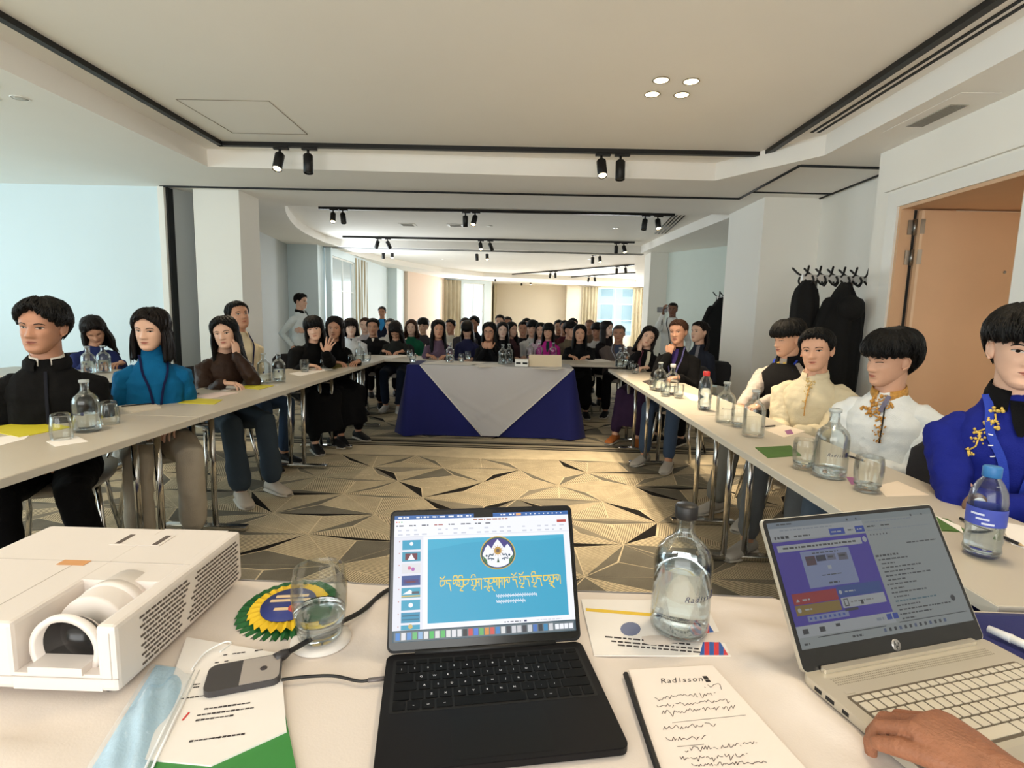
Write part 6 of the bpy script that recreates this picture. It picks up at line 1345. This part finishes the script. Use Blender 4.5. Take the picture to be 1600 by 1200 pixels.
def black_laptop():
    A, C = at(607, 1033, Z=ZT), at(905, 1011, Z=ZT); O = (A+C)/2; yaw = math.atan2(C.y-A.y, C.x-A.x); W_, D_, LH, th, tilt = .304, .2155, .2125, .0105, math.radians(25)
    o = empty('black_laptop', (O.x, O.y, ZT), yaw, 'black laptop showing a blue slide with an emblem', 'laptop'); mb = mat('laptop_midnight', (17, 16, 18), .5, 0, spec=.25)
    b = MB(); b.prism(rrect(-W_/2, W_/2, -D_, 0, .012), .001, th-.001); b.prism(rrect(-W_/2+.0006, W_/2-.0006, -D_+.0006, -.0006, .012), th-.001, th); b.build('base', mb, o)
    keyboard(o, ROWS, -.138, .138, -.018, th, .0185, mat('key_black', (10, 10, 11), .6, spec=.2), mat('key_legend', (214, 214, 220), .5, emit=.25), True, well=mat('key_well', (9, 9, 10), .6))
    b = MB(); b.prism(rrect(-.062, .062, -D_+.008, -.138, .004), th, th+.0002); b.build('trackpad', mat('trackpad_dark', (16, 16, 17), .45, spec=.25), o)
    M = lid_matrix(tilt, th); b = MB(); pr = rrect(-W_/2, W_/2, 0, LH, .010); n = len(pr); V = [(x, -.001, z) for x, z in pr]+[(x, .0035, z) for x, z in pr]; b.add(V, [tuple(range(n)), tuple(range(n, 2*n))[::-1]]+[(i, n+i, n+(i+1) % n, (i+1) % n) for i in range(n)], False); b.move(M); lid = b.build('lid', mb, o)
    b = MB(); b.tube([(-.11, .0, th), (.11, .0, th)], .005, 10); b.build('hinge', mat('laptop_hinge', (14, 14, 15), .5), o)
    b = MB(); pr = rrect(-W_/2+.0025, W_/2-.0025, .004, LH-.0025, .008); b.add([(x, -.0013, z) for x, z in pr], [tuple(range(len(pr)))], False); b.move(M); b.build('bezel', mat('bezel_black', (6, 6, 7), .15), lid)
    sw, sh = W_-.014, LH-.024; S = Screen(sw, sh); R = random.Random(5)
    white = em('white', (240, 242, 250), .95); S.rect(0, 0, 1, 1, white); S.rect(0, 0, 1, .034, em('menubar', (40, 104, 178), .8))
    ink = em('ink', (90, 96, 110), .6); pale = em('pale', (206, 210, 222), .9)
    for u in (.02, .05, .12, .16, .21, .25, .30, .35, .40, .60, .65): S.words(u, .017, .03, .006, white, R)
    S.rect(.69, .006, .72, .028, em('orange', (236, 176, 110), .9)); 
    for i in range(9): S.disc(.75+i*.026, .017, .004, white, 8)
    for i, c in enumerate(((230, 96, 86), (236, 190, 80), (96, 190, 96))): S.disc(.012+i*.014, .053, .004, em('dot%d' % i, c), 8)
    S.words(.44, .052, .2, .006, em('orangeink', (196, 130, 100), .7), R); 
    for u, w in ((.01, .05), (.08, .05), (.15, .05), (.22, .06), (.30, .05), (.37, .07), (.45, .05), (.51, .04)): S.words(u, .085, w*.8, .005, em('tab', (196, 110, 100), .7) if .2 < u < .25 else ink, R)
    S.rect(.93, .075, .985, .10, em('record', (196, 60, 50), .8))
    for r_ in range(2):
        for i in range(22): 
            if R.random() < .75: S.rect(.02+i*.044, .118+r_*.035, .02+i*.044+R.uniform(.01, .03), .130+r_*.035, pale)
    S.rect(.0, .175, 1, .178, pale); S.rect(0, .178, .16, .91, em('panel', (228, 230, 240), .92))
    cy = em('cyan', (42, 168, 206), .85); th_c = [(42, 168, 206), (60, 160, 190), (236, 236, 240), (40, 80, 150), (60, 170, 200), (52, 170, 204), (40, 150, 190), (46, 166, 200)]
    for i in range(8):
        v = .205+i*.0955; v1 = min(v+.078, .91); S.rect(.045, v, .145, v1, em('thumb%d' % i, th_c[i], .8)); S.disc(.03, v+.01, .003, em('num', (200, 90, 80), .7), 6)
        if i == 0: S.disc(.095, v+.03, .010, white, 12)
        elif i == 1: S.rect(.062, v+.012, .128, v+.066, em('maroon', (120, 34, 52), .7)); S.poly([(.095, v+.015), (.115, v+.066), (.075, v+.066)], white)
        elif i == 2: S.disc(.085, v+.035, .010, em('rose', (226, 120, 150), .8), 10); S.disc(.105, v+.045, .010, em('rose2', (190, 110, 190), .8), 10)
        elif i == 3: S.rect(.055, v+.03, .135, v+.06, em('violet', (70, 50, 130), .7)); S.rect(.07, v+.045, .12, v+.055, em('maroon', (120, 34, 52), .7))
        elif i == 4: S.poly([(.05, v+.05), (.09, v+.015), (.12, v+.05)], white); S.rect(.10, v+.03, .14, v+.05, ink); S.rect(.045, v+.06, .145, v+.072, em('sand', (216, 190, 110), .8))
        elif i == 5: S.disc(.095, v+.04, .012, white, 12)
        elif i == 6: S.rect(.05, v+.02, .14, v+.03, em('teal', (20, 110, 140), .7)); S.rect(.05, v+.05, .14, v+.058, em('teal', (20, 110, 140), .7))
        else: S.disc(.095, v+.012, .012, em('sand', (216, 190, 110), .8), 10)
    u0, v0, u1, v1 = .185, .205, .965, .872; S.rect(u0, v0, u1, v1, cy); S.poly([(u0, v0), (u1, v0), (u1, v0+.02), (.82, v0+.045), (.62, v0+.03), (.40, v0+.04), (u0, v0+.09)], em('cyan2', (56, 178, 214), .85))
    # emblem: white mountains under a violet sky, sun, lions and green ground inside a rounded frame
    ec, ev, er = .577, .352, .090; a_ = sw/sh
    dome = [(ec+er*1.06*math.cos(t), ev+er*1.06*a_*(math.sin(t)*(.98 if math.sin(t) < 0 else .80))) for t in np.arange(40)*2*PI/40]; S.poly([(ec+(u-ec)*1.06, ev+(v-ev)*1.06) for u, v in dome], em('gold', (214, 178, 90), .8)); S.poly(dome, em('emblem_green', (40, 96, 66), .7)); S.poly([(ec+(u-ec)*.94, ev+(v-ev)*.94) for u, v in dome], em('violet_sky', (58, 48, 140), .75))
    low = [(ec+er*.97*math.cos(t), ev+er*.76*a_*math.sin(t)) for t in np.linspace(0, PI, 20)]
    S.poly([(ec-er*.97, ev), (ec-er*.80, ev-er*.40*a_), (ec-er*.62, ev-er*.62*a_), (ec-er*.40, ev-er*.36*a_), (ec-er*.22, ev-er*.66*a_), (ec, ev-er*.92*a_), (ec+er*.22, ev-er*.66*a_), (ec+er*.40, ev-er*.36*a_), (ec+er*.62, ev-er*.62*a_), (ec+er*.80, ev-er*.40*a_), (ec+er*.97, ev)]+low, white)
    for s_ in (-1, 1): S.poly([(ec+s_*er*.98, ev+er*.02*a_), (ec+s_*er*.70, ev+er*.30*a_), (ec+s_*er*.66, ev+er*.58*a_), (ec+s_*er*.86, ev+er*.40*a_)], em('emblem_grass', (58, 130, 70), .7))
    S.disc(ec, ev-er*.22*a_, er*.24, em('emblem_sun', (206, 160, 70), .8), 16); S.disc(ec, ev-er*.22*a_, er*.12, em('emblem_core', (120, 96, 80), .7), 12)
    for t in np.arange(12)*2*PI/12: S.line([(ec+er*.24*math.cos(t), ev-er*.22*a_+er*.24*a_*math.sin(t)), (ec+er*.34*math.cos(t), ev-er*.22*a_+er*.34*a_*math.sin(t))], .003, em('emblem_sun', (206, 160, 70), .8))
    S.poly([(ec-er*.08, ev+er*.48*a_), (ec, ev+er*.16*a_), (ec+er*.08, ev+er*.48*a_)], em('emblem_tree', (30, 90, 50), .7)); tl = em('emblem_line', (52, 84, 110), .7)
    for s_ in (-1, 1):
        S.line([(ec+s_*er*.62, ev+er*.18*a_), (ec+s_*er*.50, ev-er*.02*a_), (ec+s_*er*.34, ev+er*.06*a_), (ec+s_*er*.28, ev-er*.04*a_)], .006, tl); S.line([(ec+s_*er*.66, ev+er*.26*a_), (ec+s_*er*.44, ev+er*.22*a_), (ec+s_*er*.24, ev+er*.28*a_)], .006, tl); S.line([(ec+s_*er*.40, ev+er*.24*a_), (ec+s_*er*.40, ev+er*.36*a_)], .005, tl); S.disc(ec+s_*er*.72, ev+er*.06*a_, er*.07, tl, 8)
    # title line in flowing stacked script: head bars, bowls, hanging tails, vowel hooks, separating dots
    yel = em('title_yellow', (240, 206, 70), .95)
    def syl(u, kinds, w=.016, v=.545):
        for k in kinds:
            S.line([(u-.002, v), (u+w, v)], .0065, yel)
            if 'b' in k: S.line([(u+.001, v), (u-.001, v+.03), (u+.006, v+.046), (u+w-.003, v+.03), (u+w-.001, v)], .0050, yel)
            if 'd' in k: S.line([(u+w*.3, v), (u+w*.2, v+.022), (u+w*.8, v+.020), (u+w*.95, v+.055), (u+w*1.1, v+.085)], .0050, yel)
            if 'm' in k: S.line([(u, v), (u+.002, v+.035), (u+w*.6, v+.012), (u+w*.7, v+.045), (u+w, v+.038), (u+w, v)], .0046, yel)
            if 's' in k: S.line([(u, v), (u+w*.4, v+.03), (u, v+.05), (u+w*.9, v+.055), (u+w*.3, v+.085), (u+w, v+.09)], .0046, yel); S.line([(u+w, v), (u+w, v+.06)], .0046, yel)
            if 'g' in k: S.line([(u, v), (u+.002, v+.035), (u+w*.5, v+.02)], .0046, yel); S.line([(u+w*.55, v), (u+w*.55, v+.06)], .0053, yel); S.line([(u+w, v), (u+w, v+.085)], .0056, yel)
            if 'o' in k: S.line([(u-.002, v-.028), (u+w*.5, v-.012), (u+w, v-.036)], .0050, yel)
            if 'i' in k: S.line([(u, v-.012), (u+w*.2, v-.034), (u+w*.8, v-.036), (u+w*.9, v-.014)], .0050, yel)
            if 'u' in k: S.line([(u, v+.07), (u+w*.6, v+.062), (u+w*.7, v+.09), (u+w*1.2, v+.105)], .0046, yel)
            u += w+.002
        S.disc(u+.001, v+.002, .0042, yel, 6); return u+.012
    u = .252
    for ks in (('bo', 'd'), ('mi', 'si', 'b'), ('si', 'g'), ('du', 'bu', 'g', 'g', 'm'), ('do',), ('so', 'd'), ('si', 'd'), ('b', 'su', 'm')): u = syl(u, ks, .0272)
    S.line([(u-.004, .545), (u-.004, .62)], .0042, yel)
    for k, (uu, vv, ww) in enumerate(((.56, .688, .225), (.56, .733, .16))):
        x = uu; Rr = random.Random(k)
        while x < uu+ww: S.line([(x, vv-.012), (x+.004, vv+.008), (x+.010, vv-.004), (x+.013, vv+.010+.012*Rr.random())], .0030, white); x += .0135
    S.rect(.165, .885, 1, .912, white); S.words(.6, .897, .1, .004, ink, R); S.rect(.71, .89, .725, .903, em('navyicon', (50, 60, 110), .7)); S.words(.78, .897, .14, .004, pale, R)
    S.rect(0, .912, 1, 1.0, em('dock_wall', (58, 92, 108), .6)); S.rect(.01, .922, .99, .994, em('dock', (120, 136, 144), .6))
    dc = [(70, 140, 220), (236, 236, 240), (90, 150, 220), (110, 200, 120), (150, 190, 230), (240, 240, 240), (80, 200, 100), (236, 236, 236), (100, 200, 110), (236, 236, 236), (240, 240, 244), (238, 238, 240), (40, 40, 46), (220, 80, 80), (80, 130, 230), (110, 190, 110), (230, 150, 70), (224, 90, 80), (60, 140, 210), (236, 236, 236), (50, 50, 60), (220, 220, 226), (216, 216, 220), (60, 60, 70), (210, 214, 220), (70, 120, 200), (40, 44, 52), (50, 140, 190), (220, 220, 224)]
    for i, c in enumerate(dc): u = .018+i*.0296; S.rect(u, .930, u+.023, .984, em('icon_%d_%d_%d' % c, c, .8))
    for i in range(4): u = .882+i*.026; S.rect(u, .938, u+.022, .978, white)
    S.rect(.445, 0, .555, .036, mat('bezel_black', (6, 6, 7), .15))     # camera notch
    b = S.b; V = [np.column_stack([v[:, 0], -.0013-v[:, 1], v[:, 2]+.015]) for v in b.V]; b.V = V; b.move(M); b.build('screen', S.mats, lid)
black_laptop()
def silver_laptop():
    A, C = at(1246, 1067, Z=ZT), at(1538, 1010, Z=ZT); O = (A+C)/2; yaw = math.atan2(C.y-A.y, C.x-A.x); W_, D_, LH, th, tilt = .366, .242, .222, .016, math.radians(30)
    o = empty('silver_laptop', (O.x, O.y, ZT), yaw, 'silver laptop with a purple quiz page and a text page on screen', 'laptop'); ms = mat('laptop_silver', (206, 198, 182), .35, .55)
    b = MB(); b.prism(rrect(-W_/2, W_/2, -D_, 0, .010), .003, th); b.build('base', ms, o)
    for k, (x, w) in enumerate(((-.03, .012), (-.05, .014), (-.075, .010))): q = MB(); q.box(-W_/2-.0004, -W_/2+.001, x-w/2, x+w/2, .006, .0115); q.build('port', mat('port_dark', (30, 28, 28), .6), o)
    b = MB(); b.prism(rrect(-W_/2+.03, W_/2-.03, -.012, -.002, .003), th, th+.006); b.build('hinge_bar', mat('laptop_silver_bright', (224, 216, 200), .25, .7), o)
    sp = MB()
    for i in range(78):
        for j in range(4): x = -W_/2+.028+i*(W_-.056)/78; y = -.024-j*.0042; sp.box(x, x+.0026, y, y+.0020, th, th+.0002)
    so = sp.build('speaker_grille', mat('grille_dark', (150, 142, 124), .6), o); so['kind'] = 'stuff'
    b = MB(); b.prism(rrect(-W_/2+.024, -W_/2+.040, -.054, -.048, .001), th, th+.0006); b.build('power_key', ms, o)
    HR = [[('', 1)]*16+[('', 1)]*3, [('', 1)]*13+[('', 1.9)]+[('', 1)]*4, [('', 1.5)]+[('', 1)]*12+[('', 1.4)]+[('', 1)]*4, [('', 1.75)]+[('', 1)]*11+[('', 2.15)]+[('', 1)]*4, [('', 2.2)]+[('', 1)]*10+[('', 2.7)]+[('', 1)]*4, [('', 1.3)]*3+[('', 6)]+[('', 1.1)]*5+[('', 1)]*4]
    keyboard(o, HR, -W_/2+.022, W_/2-.022, -.060, th, .0188, mat('key_silver', (216, 208, 192), .4, .3), None, False, well=mat('key_well_brown', (96, 86, 72), .6))
    b = MB(); b.prism(rrect(-.07, .045, -D_+.006, -.178, .003), th, th+.0003); b.build('trackpad', mat('trackpad_silver', (200, 192, 178), .3, .5), o)
    M = lid_matrix(tilt, th-.002, -.002); b = MB(); pr = rrect(-W_/2, W_/2, 0, LH, .009); n = len(pr); V = [(x, -.001, z) for x, z in pr]+[(x, .005, z) for x, z in pr]; b.add(V, [tuple(range(n)), tuple(range(n, 2*n))[::-1]]+[(i, n+i, n+(i+1) % n, (i+1) % n) for i in range(n)], False); b.move(M); lid = b.build('lid', ms, o)
    b = MB(); pr = rrect(-W_/2+.0012, W_/2-.0012, .001, LH-.0012, .008); b.add([(x, -.0014, z) for x, z in pr], [tuple(range(len(pr)))], False); b.move(M); b.build('bezel', mat('bezel_black_b', (20, 18, 18), .3), lid)
    sw, sh = W_-.016, LH-.037; S = Screen(sw, sh); R = random.Random(9)
    e = .30; base = em('doc', (176, 184, 184), e); S.rect(0, 0, 1, 1, base); tab = em('tabbar', (150, 164, 178), e); S.rect(0, 0, .545, .05, tab); S.rect(.545, 0, 1, .05, em('tabbar2', (160, 172, 174), e))
    ink = em('hpink', (64, 70, 78), .25); nav = em('hpblue', (28, 62, 150), .5); pur = em('purple', (58, 44, 146), .5); wh = em('hpwhite', (196, 202, 206), e)
    S.rect(0, .05, .545, .155, wh); S.words(.05, .02, .09, .006, ink, R); S.words(.06, .072, .3, .004, tab, R); S.disc(.46, .03, .006, ink, 8); S.disc(.515, .03, .005, ink, 8)
    S.words(.02, .13, .08, .012, ink, R); S.words(.13, .13, .09, .007, ink, R); S.rect(.335, .095, .425, .15, nav); S.rect(.49, .095, .545, .15, nav); S.words(.345, .125, .06, .006, wh, R); S.words(.445, .122, .03, .006, ink, R); S.words(.50, .123, .03, .006, wh, R)
    S.rect(0, .165, .545, .83, pur); S.rect(.02, .195, .505, .25, wh); S.words(.05, .222, .42, .008, ink, R); S.disc(.525, .215, .013, wh, 14)
    S.rect(.135, .262, .415, .56, em('quizcard', (150, 164, 204), e)); S.words(.2, .285, .15, .005, ink, R)
    for i, (u, w, h) in enumerate(((.155, .055, .075), (.215, .055, .05), (.275, .05, .05), (.34, .055, .06))): S.rect(u, .305, u+w, .305+h, em('photo%d' % i, ((90, 60, 76), (52, 56, 84), (120, 124, 150), (110, 110, 130))[i], e)); S.rect(u+.008, .32, u+w-.012, .335, ink)
    S.rect(.265, .395, .285, .425, wh); S.words(.22, .47, .11, .004, ink, R); S.words(.245, .535, .06, .007, ink, R)
    S.rect(.025, .585, .27, .672, em('quizred', (176, 40, 52), e)); S.poly([(.04, .65), (.05, .625), (.06, .65)], wh); S.words(.075, .64, .04, .007, wh, R)
    S.rect(.275, .57, .53, .66, em('quizblue', (34, 84, 164), e)); S.disc(.29, .62, .009, wh, 10); S.words(.315, .62, .06, .006, wh, R)
    S.rect(.025, .677, .27, .755, em('quizgold', (156, 128, 52), e)); S.disc(.045, .715, .010, wh, 10); S.words(.075, .715, .04, .006, wh, R)
    S.rect(.28, .665, .53, .745, wh); S.rect(.292, .675, .318, .735, ink); S.rect(.297, .682, .313, .726, wh); S.words(.33, .705, .13, .006, em('greytext', (140, 140, 140), e), R); S.rect(.385, .70, .40, .735, ink)
    S.rect(.075, .765, .30, .81, em('toolstrip', (150, 160, 200), e)); [S.words(.085+i*.026, .787, .012, .010, nav, R) for i in range(8)]; S.rect(.285, .75, .36, .772, ink)
    S.rect(0, .83, .545, .915, wh); [S.rect(u, .855, u+.03, .893, ink) for u in (.03, .12)]; S.rect(.21, .85, .235, .872, ink); S.words(.44, .87, .05, .012, tab, R); S.rect(.50, .84, .53, .885, nav); S.rect(.537, .84, .567, .885, nav); S.rect(.10, .925, .48, .932, ink)
    S.words(.56, .07, .30, .004, tab, R); S.disc(.86, .045, .006, ink, 8); S.disc(.93, .045, .005, ink, 8); S.words(.565, .11, .05, .006, ink, R); S.words(.65, .11, .06, .006, ink, R); S.words(.56, .145, .4, .003, tab, R); [S.disc(.57+i*.02, .185, .004, ink, 6) for i in range(6)]
    S.words(.77, .285, .19, .005, ink, R); S.words(.555, .37, .14, .008, ink, R)
    for i, (u, w) in enumerate(((.565, .18), (.575, .08), (.57, .24), (.575, .18), (.575, .28), (.58, .11), (.565, .18), (.58, .08), (.575, .22), (.58, .09), (.58, .25), (.58, .14), (.585, .32), (.58, .2), (.585, .08))): S.words(u, .405+i*.035, w, .0055, em('cyanink', (60, 110, 126), .35) if i == 10 else ink, R)
    S.disc(.925, .795, .014, ink, 14); S.rect(.56, .915, .98, .921, ink); S.words(.02, .965, .03, .008, ink, R); S.words(.28, .965, .06, .008, ink, R)
    for i in range(13): S.rect(.46+i*.03, .945, .474+i*.03, .972, ink if i % 3 else em('hpicon', (90, 110, 150), e))
    b = S.b; b.V = [np.column_stack([v[:, 0], -.0015-v[:, 1], v[:, 2]+.030]) for v in b.V]; b.move(M); b.build('screen', S.mats, lid)
    b = MB(); b.lathe([(.0085, 0), (.0085, .0006), (.002, .0007)], 24); b.move(M@Tr(0, -.0014, .015)@Rx(PI/2)); lg = b.build('logo', mat('logo_silver', (170, 168, 166), .3, .6), lid)
    b = MB(); lm = M@Tr(0, -.0023, .015)@Rx(PI/2)@Matrix.Shear('XZ', 4, (0, 0))
    for x, (za, zb) in ((-.0038, (-.0038, .0062)), (-.0012, (-.0038, .0016)), (.0012, (-.0062, .0024)), (.0040, (-.0020, .0024))): b.add(xf(lm, [(x-.0006+za*.3, za, 0), (x+.0006+za*.3, za, 0), (x+.0006+zb*.3, zb, 0), (x-.0006+zb*.3, zb, 0)]), [(0, 1, 2, 3)], False)
    for x, z_ in ((-.0026, .0018), (.0026, .0026), (.0026, -.0020)): b.add(xf(lm, [(x-.0016+z_*.3, z_-.0005, 0), (x+.0016+z_*.3, z_-.0005, 0), (x+.0016+z_*.3, z_+.0005, 0), (x-.0016+z_*.3, z_+.0005, 0)]), [(0, 1, 2, 3)], False)
    b.build('logo_letters', mat('logo_dark', (26, 24, 24), .4), lg)
silver_laptop()
# ---- name card, bottle, notepad, pencil, marker
def tent():
    Q = [at(px, py, Z=ZT) for px, py in ((908, 938), (1100, 940), (1142, 1027), (928, 1026))]; c = sum(Q, Vector())/4; o = empty('name_plate', (c.x, c.y, ZT), 0, 'white name plate with yellow line and red-blue striped corner, under the near bottle', 'name plate')
    L = lambda px, py, z=.0026: (at(px, py, Z=ZT).x-c.x, at(px, py, Z=ZT).y-c.y, z)
    b = MB(); b.prism([(q.x-c.x, q.y-c.y) for q in Q], .0005, .0024); pg = b.build('card', M_paper, o)
    b = MB(); b.add([L(915, 952), L(1015, 960), L(1098, 950), L(1099, 955), L(1015, 965), L(916, 957)], [(0, 1, 4, 5), (1, 2, 3, 4)], False); b.build('yellow_line', mat('yellow_print', (226, 190, 62), .6), pg)
    b = MB(); b.add([L(985+16*math.cos(t), 985+11*math.sin(t)) for t in np.arange(14)*2*PI/14], [tuple(range(14))], False); b.build('emblem', mat('emblem_print', (112, 120, 150), .6), pg)
    b = MB(); R = random.Random(2)
    for k, (x0, x1, y) in enumerate(((945, 1080, 997), (955, 1085, 1004), (965, 1090, 1010))):
        x = x0
        while x < x1: w = R.uniform(5, 12); b.add([L(x, y+(x-x0)*.09-1.2), L(x+w, y+(x+w-x0)*.09-1.2), L(x+w, y+(x+w-x0)*.09+1.2), L(x, y+(x-x0)*.09+1.2)], [(0, 1, 2, 3)], False); x += w+2.5
    b.build('print', mat('ink', (60, 54, 56), .7), pg)['kind'] = 'stuff'
    ap = np.array((1106., 975.)); bl = np.array((1093., 1026.)); br = np.array((1138., 1026.))
    for k in range(6):
        a, e = bl+(br-bl)*k/6, bl+(br-bl)*(k+1)/6; top = lambda q: L(*(ap+(q-ap)*0.02)); b = MB()
        # vertical stripes cut by the triangle
        x0, x1 = a[0], e[0]; yy = lambda x: 975+(abs(x-ap[0])/(ap[0]-bl[0] if x < ap[0] else br[0]-ap[0]))*51
        pts = [(x0, 1026), (x1, 1026), (x1, yy(x1))]+([(ap[0], 975)] if x0 < ap[0] < x1 else [])+[(x0, yy(x0))]
        b.add([L(x, y) for x, y in pts], [tuple(range(len(pts)))], False); b.build('stripe', mat('stripe_red', (206, 52, 64), .6) if k % 2 else mat('stripe_blue', (48, 92, 166), .6), pg)
tent()
p = at(1060, 985, Z=ZT); bottle(p.x, p.y, ZT+.0026, 'glass bottle with black cap standing on the striped name plate', fill=.118, cap=(26, 24, 24), s=1.0, rz=.55)
def notepad():
    Q = [at(px, py, Z=ZT) for px, py in ((982, 1050), (1113, 1043), (1290, 1240), (1040, 1240))]; c = Q[0]; o = empty('notepad', (c.x, c.y, ZT), 0, 'white hotel notepad with handwriting between the laptops', 'notepad')
    b = MB(); b.prism([(q.x-c.x, q.y-c.y) for q in Q], 0, .004); pg = b.build('pages', mat('notepad_paper', (234, 224, 216), .8), o)
    U = (Q[1]-Q[0]).normalized(); ang = math.atan2(U.y, U.x)
    a = at(1032, 1072, Z=ZT); b = MB(); w = text(b, 'Radisson', Tr(a.x-c.x, a.y-c.y, .0043)@Rz(ang), .0150, GS, .02); M = Tr(a.x-c.x, a.y-c.y, .0043)@Rz(ang); b.box(w+.002, w+.009, .003, .010, 0, .0002, M=M); b.box(w+.002, w+.009, -.003, .002, 0, .0002, M=M); b.build('letterhead', mat('letterhead_ink', (34, 28, 32), .6), pg)
    ik_ = mat('handwriting_ink', (84, 70, 70), .7); R = random.Random(12); b = MB()
    for (x0, y0, x1, y1) in ((1100, 1078, 1132, 1074), (1022, 1096, 1120, 1088), (1026, 1108, 1142, 1098), (1034, 1118, 1150, 1108), (1036, 1142, 1120, 1136), (1040, 1160, 1105, 1156), (1070, 1176, 1185, 1166), (1062, 1190, 1170, 1184), (1080, 1200, 1200, 1196)):
        pts = []; n = int((x1-x0)/2.4)
        for i in range(n):
            t = i/n; pts.append(np.array(at(x0+(x1-x0)*t, y0+(y1-y0)*t+R.uniform(-3.4, 3.4)+(5 if R.random() < .1 else 0), Z=ZT))-np.array([c.x, c.y, ZT-.0043]))
        for i in range(0, n-1):
            if R.random() < .10: continue
            p0, p1 = pts[i], pts[i+1]; d = p1-p0; nn = np.array([-d[1], d[0], 0]); nn = nn/(np.linalg.norm(nn)+1e-9)*.00042; b.add([p0-nn, p1-nn, p1+nn, p0+nn], [(0, 1, 2, 3)], False)
    for (x0, y0, x1, y1) in ((1050, 1134, 1165, 1122), (1058, 1172, 1100, 1168)):
        p0, p1 = [np.array(at(x, y, Z=ZT))-np.array([c.x, c.y, ZT-.0043]) for x, y in ((x0, y0), (x1, y1))]; b.add([p0, p1, p1+[0, .0006, 0], p0+[0, .0006, 0]], [(0, 1, 2, 3)], False)
    h = b.build('handwriting', ik_, pg); h['kind'] = 'stuff'
notepad()
pen((1055, 1290), (974, 1047), ZT+.0008, .0042, (18, 17, 18), 'black pencil lying along the hotel notepad', tip=False)
a, e = at(1544, 984, Z=TT+.010), at(1640, 1026, Z=TT+.010); d_ = e-a; o = empty('marker_pen', (a.x, a.y, TT+.0045), math.atan2(d_.y, d_.x), 'white marker pen on the navy cloth beside the silver laptop', 'marker'); L_ = d_.length
b = MB(); b.tube([(.03, 0, .0075), (L_, 0, .0075)], .0072, 14); b.build('barrel', M_white, o); b = MB(); b.tube([(0, 0, .0075), (.03, 0, .0075), (.032, 0, .0075)], [.0062, .0075, .0082], 14, False); b.build('cap', mat('marker_cap', (226, 226, 228), .35), o)
# ---- the typing hand of the person beside the photographer
def typing_hand():
    w = at(1585, 1222, Z=.800); f = at(1450, 1135, Z=.800); d = np.array(f-w); L = np.linalg.norm(d); d /= L
    o = empty('person', (w.x+.35, w.y-.28, 0), 0, 'hand and forearm of a person typing on the silver laptop', 'person')
    b = hand_geo(-1, curl=(.62, .58, .60, .66), thumb=(.35, .5), spread=.05, n=14, L=1.03)
    b.tube([(0, .02, 0), (0, -.02, .001), (0, -.10, .004), (0, -.26, .0)], [.024, .028, .034, .042], 16, True, flat=.8)
    M = frame_m(np.array(f)-d*.085, d+np.array([0, 0, .05]), (.10, -.12, 1)); b.move(Matrix.Translation(-o.location)@M)
    h = b.build('hand', mat('skin_hand', (150, 100, 74), .5, var=.12, vscale=40, bump=.25, bscale=220, spec=.4), o); grow(h, .0021, 5)
    s = MB(); s.tube([(0, -.13, .002), (0, -.20, .0), (-.02, -.42, -.03)], [.046, .052, .062], 18, True); s.move(Matrix.Translation(-o.location)@M); q = s.build('sleeve', fabric('dark_navy_sleeve', (24, 26, 40)), o)
    n = MB()
    return o
typing_hand()
grow_all()
